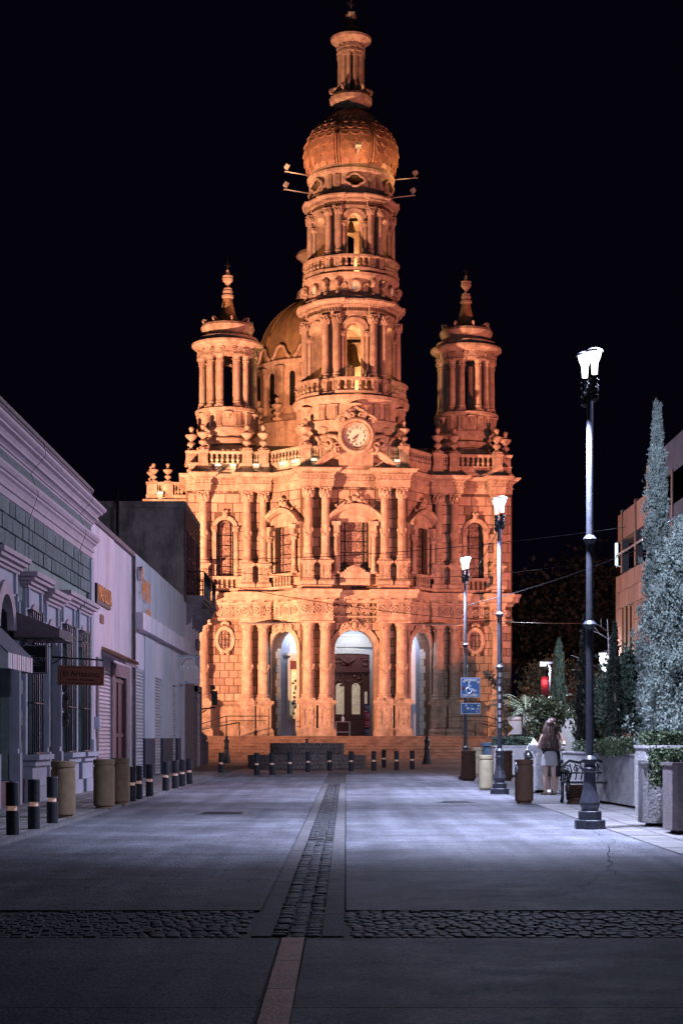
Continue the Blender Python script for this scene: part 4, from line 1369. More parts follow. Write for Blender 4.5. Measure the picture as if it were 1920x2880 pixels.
MB().lathe([(.72, 40.36), (.82, 40.42), (.80, 40.55), (.76, 40.58), (.76, 40.9), (.9, 40.98), (1.08, 41.12), (1.16, 41.18), (1.17, 41.32), (1.05, 41.4), (.8, 41.42)], 36, (TX, TY)).build('lantern_cornice', 'stone', ln)
for i in range(14):
    a = 2 * pi * i / 14
    p = polar(.76, a); ob('rosette', ROS, None, ln, (p[0], p[1], 40.74), a + pi / 2, scale=(.6, .6, .6))
MB().lathe([(.85, 41.4), (.84, 41.55), (.72, 41.72), (.74, 41.8), (.45, 42.0), (.3, 42.25), (.22, 42.4), (.3, 42.5), (.31, 42.7), (.2, 42.85), (.06, 42.9)], 28, (TX, TY)).build('lantern_cap', 'domebase', ln)
q = MB(); q.tube([(TX, TY, 42.85), (TX, TY, 45.2)], .035, 6); q.tube([(TX - .4, TY, 44.5), (TX + .4, TY, 44.5)], .03, 6)
for t in (-1, 1):
    q.tube(spiral((t * .14, 43.35), .12, 1.2, 12, pi, t, TY), .018, 5); q.tube(spiral((t * .14, 43.7), .10, 1.2, 12, pi, t, TY), .018, 5)
q.build('iron_cross', 'iron', ln)
# bells
def bell(z, r, h, par):
    b = MB().lathe([(r, 0), (r * 1.0, .05), (r * .82, h * .2), (r * .7, h * .45), (r * .62, h * .75), (r * .45, h * .93), (.05, h)], 24, sharp=False, cap=False)
    t = thing('church_bell', par[0], 'bell', par[1])
    b.build('bell_body', 'bronze', t); MB().ball((0, 0, .02), r * .16).build('clapper', 'iron', t)
    y = MB().box(-r * 1.5, r * 1.5, -.08, .08, h + .05, h + .2); y.tube([(0, 0, h - .02), (0, 0, h + .1)], .05)
    y.build('headstock', 'iron', t)
    return t
cb = ch.matrix_basis
bell(22.5, .56, 1.25, ('large bronze bell hanging in the lower belfry arch', (0.59 + .02, 97.3, 22.5)))
bell(29.9, .26, .55, ('small bronze bell hanging in the upper belfry arch', (0.6, 97.4, 30.15)))
lamp("belfry_lamp", 'POINT', (1.0, 98.3, 20.9), 700, (1.0, 0.60, 0.26), size=.15)
lamp("belfry_lamp", 'POINT', (0.6, 98.4, 27.9), 480, (1.0, 0.60, 0.26), size=.15)

# ---- corner turrets
def turret(s):
    X, Y = s * 7.0, 2.0
    C = (X, Y)
    b = MB().lathe([(1.55, 16.3), (1.5, 17.9), (1.4, 18.1)], 40, C)
    b.lathe([(1.45, 18.15), (1.62, 18.25), (1.62, 18.45), (1.45, 18.55)], 60, C, flute=.03, nf=44)
    b.lathe([(1.4, 18.55), (1.55, 18.75), (1.72, 18.9), (1.76, 19.05), (1.68, 19.15)], 40, C)
    b.lathe([(1.68, 19.15), (1.68, 19.9), (1.78, 19.95), (1.88, 20.02), (1.9, 20.18), (1.8, 20.24), (.2, 20.26)], 40, C)
    o = b.build('corner_turret', 'stone', ch)
    for h in HEX:
        for t in (-1, 1):
            a = h + pi / 6 + t * .2
            p = (X + 1.5 * math.cos(a), Y + 1.5 * math.sin(a))
            ob('column', full_col_mesh(.185, 3.05, 'doric'), None, o, (p[0], p[1], 20.24), a + pi / 2)
            p = (X + 1.68 * math.cos(a), Y + 1.68 * math.sin(a))
            ob('pilaster', PIL, None, o, (p[0], p[1], 19.17), a + pi / 2)
        p = (X + 1.68 * math.cos(h), Y + 1.68 * math.sin(h)); ob('bracket', CON, None, o, (p[0], p[1], 19.85), scale=(.7, .7, .8))
    # inner wall pieces behind some columns
    for h in HEX:
        a = h + pi / 6
        q = MB(); q.T = Matrix.Translation((X + 1.12 * math.cos(a), Y + 1.12 * math.sin(a), 20.25)) @ Matrix.Rotation(a + pi / 2, 4, 'Z')
        q.box(-.26, .26, -.14, .14, 0, 3.1); q.build('pier', 'stone', o)
    b = MB().lathe([(1.2, 23.2), (1.72, 23.22), (1.74, 23.38), (1.7, 23.4), (1.7, 23.72), (1.85, 23.8), (2.02, 23.9), (2.09, 23.96), (2.09, 24.08), (1.9, 24.15)], 44, C, cap=False)
    b.build('turret_entablature', 'stone', o)
    for i in range(16):
        a = 2 * pi * i / 16 + .2
        if math.sin(a) > .4: continue
        p = (X + 1.7 * math.cos(a), Y + 1.7 * math.sin(a))
        ob('rosette', ROS, None, o, (p[0], p[1], 23.56), a + pi / 2, scale=(.62, .8, .62))
    MB().lathe([(1.72, 24.1), (1.76, 24.2), (1.76, 24.4), (1.6, 24.46), (1.44, 24.5), (1.40, 24.7), (1.52, 24.9), (1.57, 25.05), (1.5, 25.2), (1.42, 25.25), (.3, 25.3)], 40, C, cap=False).build('turret_drum', 'stone', o)
    for i in range(8):
        a = 2 * pi * i / 8 + .15
        q = MB(); q.T = Matrix.Translation((X + 1.25 * math.cos(a), Y + 1.25 * math.sin(a), 25.28)) @ Matrix.Rotation(a, 4, 'Z')
        q.tube(spiral((.1, .13), .13, 1.3, 14, pi / 2, -1), .06, 6); q.tube([(.08, 0, .24), (-.2, 0, .12), (-.5, 0, .1)], [.07, .06, .04], 6)
        q.build('scroll', 'stone', o)
    MB().lathe([(.95, 25.28), (.62, 25.6), (.48, 25.9), (.36, 26.3), (.27, 26.7), (.25, 26.82)], 28, C, sharp=False, cap=False).build('turret_roof', 'reardome', o)
    b = MB().lathe([(.28, 26.8), (.34, 26.88), (.34, 27.0), (.27, 27.06), (.24, 27.12), (.29, 27.18), (.29, 27.26), (.24, 27.3), (.24, 27.42), (.1, 27.46), (.08, 27.6)], 20, C, cap=False)
    b.lathe([(.1, 27.6), (.13, 27.68), (.26, 27.82), (.30, 27.98)], 20, C, cap=False, flute=.06, nf=10)
    b.lathe([(.31, 27.98), (.25, 28.02), (.3, 28.1), (.3, 28.14), (.1, 28.2), (.07, 28.28), (.12, 28.33), (.05, 28.37)], 20, C)
    b.ball((X, Y, 28.45), .08, 10, 6)
    b.build('finial', 'stone', o)
    q = MB(); q.tube([(X, Y, 28.5), (X, Y, 29.25)], .018, 5)
    for t in (-1, 1): q.tube(spiral((X + t * .1, 28.75), .08, 1.1, 10, pi, t, Y), .014, 5)
    q.build('weather_rod', 'iron', o)
for s in (-1, 1): turret(s)

# ---- rear dome over the crossing
C = (0.0, 25.0)
b = MB().lathe([(5.2, 20), (5.2, 23.2), (4.9, 23.4), (4.45, 23.9), (4.45, 27.2), (4.6, 27.35), (4.7, 27.6), (4.5, 27.75)], 40, C, cap=False)
rd = b.build('crossing_drum', 'stone', ch)
prof = [(4.4 * math.cos(a), 27.7 + 5.1 * math.sin(a)) for a in [i * .118 for i in range(13)]]
do_ = MB().lathe(prof, 48, C, sharp=False, cap=False).build('crossing_dome', 'reardome', rd)
for i in range(16):
    a = 2 * pi * i / 16 + .1
    if math.sin(a) > .3: continue
    q = MB(); q.tube([(C[0] + (r + .03) * math.cos(a), C[1] + (r + .03) * math.sin(a), z) for r, z in prof], .05, 5); q.build('dome_rib', 'reardome', rd)
    a += .196
    q = MB(); q.T = Matrix.Translation((C[0] + 4.46 * math.cos(a), C[1] + 4.46 * math.sin(a), 0)) @ Matrix.Rotation(a + pi / 2, 4, 'Z')
    pts = [(-.2, 24.4)] + [(.2 * -math.cos(pi * k / 8), 26.5 + .3 * math.sin(pi * k / 8)) for k in range(9)] + [(.2, 24.4)]
    q.prism(pts, -.05, .1); q.build('drum_window', 'black', rd)
    q = MB(); q.T = Matrix.Translation((C[0] + 4.5 * math.cos(a - .196), C[1] + 4.5 * math.sin(a - .196), 0)) @ Matrix.Rotation(a - .196 + pi / 2, 4, 'Z')
    q.box(-.25, .25, -.2, .1, 23.9, 26.9); q.box(-.32, .32, -.3, .1, 26.9, 27.2)
    q.tube([(-.75, -.1, 27.75), (-.5, -.1, 28.0), (-.3, -.1, 28.5), (0, -.1, 28.65), (.3, -.1, 28.5), (.5, -.1, 28.0), (.75, -.1, 27.75)], .13, 6)
    q.build('drum_pilaster', 'stone', rd)
    p = (C[0] + 5.0 * math.cos(a - .196), C[1] + 5.0 * math.sin(a - .196))
    ob('urn', URN, None, rd, (p[0], p[1], 23.3), scale=(1.2, 1.2, 1.1))
MB().lathe([(1.2, 32.6), (1.6, 32.8), (1.5, 33.3), (1.15, 33.5), (1.1, 35.4), (1.3, 35.6), (1.6, 35.85), (1.5, 36.1), (.9, 36.6), (.3, 37.4), (.1, 38.3)], 28, C).build('crossing_lantern', 'stone', rd)
# ---- low annex on the left with its own balustrade and urns
b = MB(); b.box(-11.85, -9.4, 5, 25, 0, 15.4); b.box(-12.0, -9.4, 4.8, 25, 15.1, 15.5)
an = b.build('annex', 'stone', ch)
b = MB(); b.box(-11.8, -9.4, 5.0, 5.4, 15.5, 15.8); b.box(-11.8, -9.4, 4.95, 5.45, 16.4, 16.55)
for x in (-11.45, -10.5): b.box(x - .3, x + .3, 4.9, 5.5, 15.8, 16.45)
b.build('annex_parapet', 'stone', an)
for i in range(9):
    x = -11.06 + i * .2 if i < 2 else -10.08 + (i - 2) * .2
    if i > 4: continue
    ob('baluster', BAL, None, an, (x, 5.2, 15.8), scale=(1.1, 1.1, .6))
for x, y in ((-11.5, 6.2), (-11.35, 5.2), (-10.5, 5.2)): ob('urn', URN, None, an, (x, y, 16.5), scale=(.85, .85, .8))

# ---- floodlights fixed to the church
def L2W(x, y, z):
    a = R(5)
    return (0.59 + x * math.cos(a) - y * math.sin(a), 98.0 + x * math.sin(a) + y * math.cos(a), z)
def flood(name, label, loc, rz, on, power, arm=None, tilt=.7, grp=None):
    t = thing(name, label, 'floodlight', loc, rz, grp)
    hd = MB(); hd.T = Matrix.Rotation(tilt, 4, 'X')
    hd.box(-.16, .16, -.10, .10, -.11, .11, .0); hd.box(-.19, .19, -.13, -.10, -.14, .14)
    hd.build('housing', 'fixture', t)
    gl = MB(); gl.T = Matrix.Rotation(tilt, 4, 'X'); gl.box(-.15, .15, -.14, -.131, -.10, .10)
    gl.build('lens', 'warmspot' if on else 'fixture', t)
    br = MB()
    if arm: br.tube([(0, .0, -.12), (0, .0, -.28), (0, arm, -.45)], .035, 6); br.box(-.05, .05, -.12, .12, -.3, -.26)
    else: br.box(-.12, .12, -.06, .06, -.22, -.16); br.tube([(0, 0, -.16), (0, 0, -.05)], .02, 5)
    br.build('bracket', 'fixture', t)
    return t
lit = [(-7.6, -.32, 'lit spotlight at the foot of the parapet, leftmost on the church'), (-6.75, -.32, 'lit spotlight at the foot of the parapet, second from the left end'),
       (-5.45, -.5, 'lit spotlight at the parapet foot beneath the left turret inner urns'), (-4.0, -1.05, 'lit spotlight at the foot of the left slanting balustrade, outer of two'),
       (-3.35, -1.85, 'lit spotlight at the foot of the left slanting balustrade, inner of two'), (-2.3, -2.65, 'lit spotlight at the left foot of the curved pediment'),
       (2.35, -2.65, 'lit spotlight at the right foot of the curved pediment')]
for x, y, lb in lit:
    p = L2W(x, y, 16.66)
    flood('spotlight', lb, p, R(5), True, 6, tilt=-1.1, grp='lit spotlights along the parapet')
    lamp("spot_lamp", 'POINT', L2W(x, y - .25, 16.8), 9, (1.0, 0.72, 0.40), size=.06)
p = L2W(-10.95, 4.7, 15.75); flood('spotlight', 'lit spotlight below the urns of the low annex beside the church', p, 0, True, 6, tilt=-1.1, grp='lit spotlights along the parapet')
lamp("spot_lamp", 'POINT', L2W(-10.95, 4.4, 15.9), 16, (1.0, 0.72, 0.40), size=.06)
for (a, z, R_, lb) in ((-pi * .985, 33.55, 3.7, 'floodlight on the upper left arm beside the tower dome'), (pi * .01, 33.5, 3.75, 'floodlight on the upper right arm beside the tower dome'),
                       (-pi * .99, 32.55, 3.75, 'floodlight on the lower left arm under the tower dome'), (0, 32.45, 3.6, 'floodlight on the lower right arm under the tower dome'),
                       (-pi / 2 + .04, 33.9, 3.1, 'floodlight on a short arm in front of the scaled dome')):
    x, y = TX + R_ * math.cos(a), TY + R_ * math.sin(a)
    t = flood('floodlight', lb, L2W(x, y, z + .3), a + pi / 2 + pi + R(5), False, 0, arm=-(R_ - 2.4), tilt=.6, grp='floodlights on arms round the dome')
p = L2W(0, -.35, 42.62); flood('floodlight', 'floodlight at the very top of the tower lantern', p, R(5), False, 0, tilt=0, grp='floodlights on arms round the dome')
lamp("dome_lamp", 'SPOT', L2W(-4.2, -1.2, 33.0), 170, (1.0, 0.46, 0.22), L2W(-.6, -.8, 35.2), .1, 110)
lamp("dome_lamp", 'SPOT', L2W(4.0, -1.4, 33.0), 200, (1.0, 0.50, 0.18), L2W(.6, -.8, 35.2), .1, 110)
lamp("dome_lamp", 'SPOT', L2W(.3, -4.2, 33.6), 60, (1.0, 0.55, 0.2), L2W(0, -.8, 35.4), .1, 120)
lamp("dome_lamp", 'SPOT', L2W(-3.0, 14.0, 22.0), 3200, (1.0, 0.40, 0.20), L2W(-1.5, 23, 29), .3, 120)
# ------------------------------------------------------------------ ground, road, pavements
def brow(name, m, x0, x1, y0, y1, z, nx=1, ny=1):
    b = MB()
    b.quad((x0, y0, z), (x1, y0, z), (x1, y1, z), (x0, y1, z))
    return b.build(name, m)
struct(brow('ground', 'ground', -400, 400, -60, 700, -0.06))
rd_ = struct(brow('road', 'roadjoint', -8.0, 9.5, -30, 70, -0.02))
cross = struct(brow('cross_street', 'slabred', -60, 60, 70, 91.2, -0.016))
def sk(y): return .0032 * (y - 11)               # the gutter drifts a little to the right with distance
def slab(par, x0, x1, y0, y1, z=0.0, th=.05, m='road', name='concrete_slab', e=.006):
    b = MB()
    s0 = (lambda y: sk(y)) if abs(x0) < 1.2 else (lambda y: 0)
    s1 = (lambda y: sk(y)) if abs(x1) < 1.2 else (lambda y: 0)
    P = [(x0 + s0(y0) + e, y0 + e), (x1 + s1(y0) - e, y0 + e), (x1 + s1(y1) - e, y1 - e), (x0 + s0(y1) + e, y1 - e)]
    b.prism(P, z - th, z, 'xy')
    return b.build(name, m, par)
far = [12.75, 15.6, 18.9, 22.4, 26.3, 31, 36, 42, 48, 56, 62.5]
for i in range(len(far) - 1):
    slab(rd_, -4.05, -.60, far[i], far[i + 1]); slab(rd_, .03, 3.75, far[i] + (0.9 if i else 0), far[i + 1] + .9)
near = [-8, 3.2, 5.6, 8.2, 11.05]
for i in range(len(near) - 1):
    slab(rd_, -6.1, -.385, near[i], near[i + 1]); slab(rd_, -.225, 6.5, near[i], near[i + 1])
# red band running towards the camera
for y0 in [-8, 5.2, 6.4, 7.6, 8.8, 9.9]:
    y1 = {-8: 5.2, 5.2: 6.4, 6.4: 7.6, 7.6: 8.8, 8.8: 9.9, 9.9: 11.05}[y0]
    MB().box(-.378, -.232, y0 + .004, y1 - .004, -.05, .004).build('red_band', 'redband', rd_)
# gutter kerbs
y = 11.1
while y < 47:
    L = 1.4 if y < 30 else 2.8
    slab(rd_, -.585, -.445, y, y + L, .006, m='kerb', name='gutter_kerb', e=.005)
    slab(rd_, -.125, .025, y, y + L, .006, m='kerb', name='gutter_kerb', e=.005)
    y += L
def cob_mesh(seed):
    random.seed(seed)
    b = MB()
    n = 8
    def rg(r, z): return [b.P(((r + random.uniform(-.04, .04)) * math.copysign(abs(math.cos(2 * pi * (i + .5) / n)) ** .6, math.cos(2 * pi * (i + .5) / n)), (r + random.uniform(-.04, .04)) * math.copysign(abs(math.sin(2 * pi * (i + .5) / n)) ** .6, math.sin(2 * pi * (i + .5) / n)), z)) for i in range(n)]
    r0, r1, r2 = rg(.5, -.5), rg(.49, .25), rg(.41, .48 + random.uniform(-.05, .05))
    for a, c in ((r0, r1), (r1, r2)):
        for i in range(n): b.F((a[i], a[(i + 1) % n], c[(i + 1) % n], c[i]), True)
    b.F(r2, True)
    me = b.mesh('cobblestone'); me.materials.append(MATS['cobble']); return me
COB = [cob_mesh(i) for i in range(5)]
random.seed(21)
gut = struct(MB().quad((-.46, 11.1, -.018), (-.11, 11.1, -.018), (-.11 + sk(47), 47, -.018), (-.46 + sk(47), 47, -.018)) or brow('gutter', 'roadjoint', -.46, -.1, 11.1, 11.2, -.017))
b = MB(); b.quad((-.45, 11.1, -.005), (-.12, 11.1, -.005), (-.12 + sk(47), 47, -.005), (-.45 + sk(47), 47, -.005))
bpy.data.objects.remove(gut); gut = struct(b.build('gutter', 'roadjoint'))
cnt = 0; rest = MB(); y = 11.16
while y < 47:
    st = .10 if y < 22 else .16
    for i in range(3):
        x = -.392 + i * .107 + sk(y) + random.uniform(-.01, .01)
        z = -.009 + (.006 if i == 2 else .008 if i == 0 else -.002) + random.uniform(-.005, .006)
        M = Matrix.Translation((x, y + random.uniform(-.01, .01), z)) @ Matrix.Rotation(random.choice((0, pi)) + random.uniform(-.15, .15), 4, 'Z') @ Matrix.Diagonal((.100, st * .92, .026, 1))
        if cnt < 300: ob('cobblestone', random.choice(COB), None, gut, mw=M)
        else:
            rest.T = M; rest.box(-.47, .47, -.47, .47, -.5, .4, .08)
        cnt += 1
    y += st
rest.build('cobblestone_rest', 'cobble', gut, kind='stuff')
# cobbled strip across the road
cs = struct(brow('cobbled_strip', 'roadjoint', -8, 9, 11.05, 12.75, -.004))
cand = []
for r in range(14):
    y = 11.12 + r * .121
    x = -6 + random.uniform(0, .15)
    while x < 6.5:
        w = random.uniform(.055, .105)
        xc = x + w / 2
        if not (-.62 < xc < .06):
            cand.append((abs(xc), xc, y, w))
        x += w + .009
cand.sort()
rest = MB()
for i, (_, xc, y, w) in enumerate(cand):
    M = Matrix.Translation((xc, y + random.uniform(-.008, .008), -.006 + random.uniform(-.004, .006))) @ Matrix.Rotation(random.choice((0, pi)) + random.uniform(-.08, .08), 4, 'Z') @ Matrix.Diagonal((w, .114, .024, 1))
    if i < 300: ob('cobblestone', random.choice(COB), None, cs, mw=M)
    else:
        rest.T = M; rest.box(-.48, .48, -.48, .48, -.5, .4, .08)
rest.build('cobblestone_rest', 'cobble', cs, kind='stuff')
slab(rd_, -8, -.60, 12.70, 12.75, .012, m='kerb', name='kerb_strip'); slab(rd_, .03, 9, 12.70, 12.75, .012, m='kerb', name='kerb_strip')
# pavements of stone slabs
pl = struct(brow('pavement_left', 'roadjoint', -6.4, -4.05, 14, 78, .02))
pr = struct(brow('pavement_right', 'roadjoint', 3.75, 40, 11, 70, -.008))
SLB = MB(); SLB.box(-.5, .5, -.5, .5, -.5, .5, .02); SLB = SLB.mesh('paving_slab'); SLB.materials.append(MATS['paver'])
def pave(par, x0, x1, nx, y0, y1, ny, z):
    w = (x1 - x0) / nx; h = (y1 - y0) / ny
    for j in range(ny):
        for i in range(nx):
            o_ = (.5 if j % 2 else 0) * w * .5
            ob('paving_slab', SLB, None, par, (x0 + (i + .5) * w + o_ * 0, y0 + (j + .5) * h, z - .02 + random.uniform(-.003, .003)), scale=(w - .014, h - .014, .04))
pave(pl, -6.1, -4.2, 4, 20, 62, 66, .05)
for y0 in range(20, 62, 2): MB().box(-4.19, -4.05, y0 + .01, y0 + 1.99, -.05, .052).build('kerb_stone', 'kerb', pl)
pave(pr, 3.76, 7.8, 8, 15, 33, 36, .004)
plaza = struct(brow('plaza', 'setts', -6.4, 12, 62.6, 70.5, -.006))
# kerb of the far pavement by the church
struct(MB().box(-30, 30, 89.6, 91.2, -.05, .12).build('kerb', 'slabred'))
# cracks worn into the concrete
def crack(pts, w):
    b = MB(); P = []
    for k in range(len(pts) - 1):
        a = Vector(pts[k]); c = Vector(pts[k + 1])
        for i in range(8): P.append(a.lerp(c, i / 8) + Vector((random.uniform(-.05, .05), random.uniform(-.05, .05))))
    for i in range(len(P) - 1):
        d = (P[i + 1] - P[i]).normalized(); n = Vector((-d.y, d.x)) * w * random.uniform(.4, 1.2)
        b.quad((P[i].x - n.x, P[i].y - n.y, .0042), (P[i].x + n.x, P[i].y + n.y, .0042), (P[i + 1].x + n.x, P[i + 1].y + n.y, .0042), (P[i + 1].x - n.x, P[i + 1].y - n.y, .0042))
    b.build('crack', 'crackdirt', rd_)
crack([(2.6, 16.2), (2.9, 18.5), (3.4, 21.5), (3.55, 25)], .004); crack([(-3.6, 14.5), (-2.2, 15.0), (-.9, 14.8)], .004); crack([(1.2, 13.2), (2.0, 14.4), (2.4, 16.0), (2.3, 18)], .003)
crack([(-3.2, 24), (-2.0, 24.8), (-1.2, 24.4)], .007); crack([(.6, 30), (1.8, 30.6), (3.2, 30.2)], .008)
# iron covers let into the road
for (x, y, lb) in ((-2.0, 29.0, 'square iron utility cover set in the road on the left'), (2.3, 34.0, 'round iron manhole cover set in the road between the lamps')):
    t = thing('utility_cover', lb, 'manhole cover', (x, y, .004))
    if x < 0:
        MB().box(-.42, .42, -.42, .42, 0, .006).build('frame', 'kerb', t)
        b = MB(); b.box(-.36, .36, -.36, .36, .006, .010)
        for i in range(6): b.box(-.32, .32, -.3 + i * .11, -.26 + i * .11, .010, .016)
    else:
        MB().lathe([(.40, 0), (.40, .006), (.02, .006)], 28).build('frame', 'kerb', t)
        b = MB(); b.lathe([(.34, .006), (.34, .012), (.02, .012)], 28)
        for i in range(6): b.box(-.26, .26, -.26 + i * .1, -.22 + i * .1, .012, .017)
    b.build('lid', 'bollard', t)

# ------------------------------------------------------------------ left side of the street
WX = -6.1
random.seed(5)
# -- green house
gh = thing('green_house', 'green stone-faced house with lilac cornice and barred windows on the left', 'house', (WX, 35, 0))
def gx(x, y, z): return (x - WX, y - 35, z)       # world -> house local
def gbox(mb, x0, x1, y0, y1, z0, z1): mb.box(x0 - WX, x1 - WX, y0 - 35, y1 - 35, z0, z1)
b = MB(); gbox(b, -14, WX - .22, 22, 41.6, 0, 7.0); core = b.build('core_wall', 'greenplain', gh)
openings = [(29.7, 31.5, 0.1, 3.9), (32.9, 34.2, .96, 3.75), (34.9, 36.2, .1, 3.6), (37.0, 38.4, .96, 3.75), (39.25, 40.6, .96, 3.75)]
b = MB(); ys = [22] + [v for o_ in openings for v in (o_[0], o_[1])] + [41.6]
for i in range(0, len(ys), 2): gbox(b, WX - .22, WX, ys[i], ys[i + 1], 0, 6.2)
for (a, c, z0, z1) in openings:
    gbox(b, WX - .22, WX, a, c, z1, 6.2)
    if z0 > .2: gbox(b, WX - .22, WX, a, c, 0, z0)
wl = b.build('street_wall', 'greenplain', gh)
# stone facing blocks
GB = MB().box(-.5, .5, -.5, .5, -.5, .5).mesh('stone_block'); GB.materials.append(MATS['greenwall'])
gbk = []
rows = int((5.62 - .9) / .295)
for r in range(rows):
    za = .92 + r * .295
    y = 28.0 - (r % 2) * .25
    while y < 41.5:
        y1 = min(y + .5, 41.55)
        ok = all(not (y1 > a - .32 and y < c + .32 and za < 4.55) for (a, c, z0, z1) in openings)
        if ok: gbk.append((y, y1, za))
        y += .5
gbk.sort(key=lambda t: -t[2])
rest = MB()
for i, (y, y1, za) in enumerate(gbk):
    M = Matrix.Translation(gx(WX + .02, (y + y1) / 2, za + .147)) @ Matrix.Diagonal((.06 + random.uniform(0, .04), y1 - y - .03, .262, 1))
    if i < 300: ob('stone_block', GB, None, wl, mw=M)
    else: rest.T = M; rest.box(-.5, .5, -.5, .5, -.5, .5)
if rest.v: rest.build('stone_block_rest', 'greenwall', wl, kind='stuff')
# cornice, frieze, architrave, parapet: profiles swept along the street
def run(prof, y0, y1, name, m, par):
    # prof (out, z) along +y at WX
    b = MB()
    P = [(o_, z) for o_, z in prof]
    a = [b.P((o_, y0 - 35, z)) for o_, z in P]; c = [b.P((o_, y1 - 35, z)) for o_, z in P]
    for i in range(len(P) - 1): b.F((a[i], a[i + 1], c[i + 1], c[i]))
    b.F(a); b.F(c[::-1])
    return b.build(name, m, par)
run([(-.3, 5.58), (.05, 5.58), (.05, 5.63), (.08, 5.64), (.08, 5.69), (.05, 5.70), (.07, 5.78), (.11, 5.79), (.11, 5.85), (.08, 5.86), (.12, 5.94), (.17, 5.97), (.17, 6.01), (.21, 6.02), (.25, 6.08), (.25, 6.13), (-.3, 6.17)], 22, 41.6, 'architrave', 'pinktrim', gh)
run([(-.3, 6.12), (.04, 6.12), (.04, 6.5), (-.3, 6.5)], 22, 41.55, 'frieze', 'greenwall', gh)
run([(-.3, 6.44), (.05, 6.45), (.05, 6.49), (.09, 6.50), (.09, 6.53), (.14, 6.56), (.20, 6.57), (.20, 6.62), (.16, 6.63), (.22, 6.70), (.30, 6.72), (.30, 6.76), (.34, 6.77), (.39, 6.80), (.39, 6.86), (.33, 6.87), (.31, 6.91), (-.3, 6.95)], 22, 41.72, 'cornice', 'pinktrim', gh)
run([(-.3, 6.9), (.02, 6.9), (.02, 7.2), (.06, 7.21), (.06, 7.25), (.10, 7.26), (.10, 7.33), (-.3, 7.37)], 22, 41.6, 'parapet', 'jamb', gh)
# quoin pilaster at the far corner
b = MB(); gbox(b, WX, WX + .1, 41.2, 41.6, 0, 5.58); gbox(b, WX, WX + .22, 41.1, 41.65, 0, .55); gbox(b, WX, WX + .16, 41.15, 41.6, .55, 1.25)
b.build('corner_pilaster', 'bluetrim', gh)
BAR = MB().tube([(0, 0, 0), (0, 0, 1)], .016, 6).mesh('window_bar'); BAR.materials.append(MATS['iron'])
for k, (a, c, z0, z1) in enumerate(openings):
    win_ = z0 > .5
    b = MB()
    for t in (a - .2, c): gbox(b, WX, WX + .08, t, t + .2, max(z0, 0), z1)      # jamb strips
    gbox(b, WX, WX + .08, a - .2, c + .2, z1, z1 + .42)
    gbox(b, WX, WX + .13, a - .12, a + .02, z1 + .05, z1 + .42); gbox(b, WX, WX + .13, c - .02, c + .12, z1 + .05, z1 + .42)
    o = b.build('window_surround' if win_ else 'door_surround', 'bluetrim', gh)
    # stepped hood
    zt = z1 + .42
    b = MB()
    for (d0, dz0, dz1, e) in ((.14, 0, .06, .06), (.20, .06, .13, .10), (.28, .13, .2, .15), (.34, .2, .29, .2)):
        gbox(b, WX, WX + d0, a - .2 - e, c + .2 + e, zt + dz0, zt + dz1)
    b.build('hood_mould', 'pinktrim', o)
    b = MB(); ym = (a + c) / 2
    if k == 0:
        arch_band(b, 0, .62, 0, 0, .25, 0, .12); b.v = [(WX + .14 - WX - y_, x_ + ym - 35, z_ + 3.25) for x_, y_, z_ in b.v]
    else:
        arch_band(b, 0, .38, 0, 0, .14, 0, .1); b.v = [(WX + .12 - WX - y_, x_ + ym - 35, z_ + z1 - .36) for x_, y_, z_ in b.v]
    b.build('arch_moulding', 'pinktrim', o)
    b = MB(); gbox(b, WX - .21, WX - .17, a, c, z0, z1); b.build('pane' if win_ else 'door_leaf', 'glass' if win_ else 'black', o)
    if win_:
        for i in range(6):
            ob('window_bar', BAR, None, o, gx(WX + .16, a + .08 + i * (c - a - .16) / 5, z0 - .02), scale=(1, 1, z1 - z0 + .04))
        b = MB()
        for z in (z0 + .02, z0 + 1.0, z1 - .25, z1): b.tube([gx(WX + .16, a, z), gx(WX + .16, c, z)], .02, 5); b.tube([gx(WX, a, z), gx(WX + .16, a, z)], .018, 5); b.tube([gx(WX, c, z), gx(WX + .16, c, z)], .018, 5)
        b.build('window_grille_rail', 'iron', o)
        b = MB(); gbox(b, WX - .18, WX - .15, a, a + .1, z0, z1); gbox(b, WX - .18, WX - .15, c - .12, c, z0, z1); gbox(b, WX - .18, WX - .15, ym - .03, ym + .03, z0, z1)
        b.build('window_sash', 'maroon' if k != 1 else 'bluetrim', o)
        b = MB(); gbox(b, WX, WX + .34, a - .22, c + .22, z0 - .1, z0); gbox(b, WX, WX + .26, a - .16, c + .16, z0 - .22, z0 - .1)
        gbox(b, WX, WX + .2, a - .14, c + .14, .35, z0 - .22); gbox(b, WX, WX + .3, a - .18, c + .18, .02, .35)
        b.build('window_pedestal', 'bluetrim', o)
    else:
        for t in (a - .2, c - .02):
            b = MB()
            gbox(b, WX, WX + .2, t, t + .22, .02, 1.0); gbox(b, WX, WX + .15, t + .03, t + .19, 1.0, z1)
            for i in range(3): gbox(b, WX + .15, WX + .18, t + .045 + i * .05, t + .075 + i * .05, 1.1, z1 - .1)
            b.build('door_pilaster', 'bluetrim', o)
b = MB(); gbox(b, WX, WX + .05, 22, 41.4, 0, .5); b.build('base_course', 'maroon', gh)
# wiring on the wall
q = MB()
for y in (33.0, 39.2): q.tube([gx(WX + .42, y - .3, 6.95), gx(WX + .42, y, 6.75), gx(WX + .12, y, 6.4), gx(WX + .27, y, 6.0), gx(WX + .08, y + .05, 5.5), gx(WX + .08, y + .02, 4.2)], .006, 4)
q.build('wall_cable', 'black', gh)
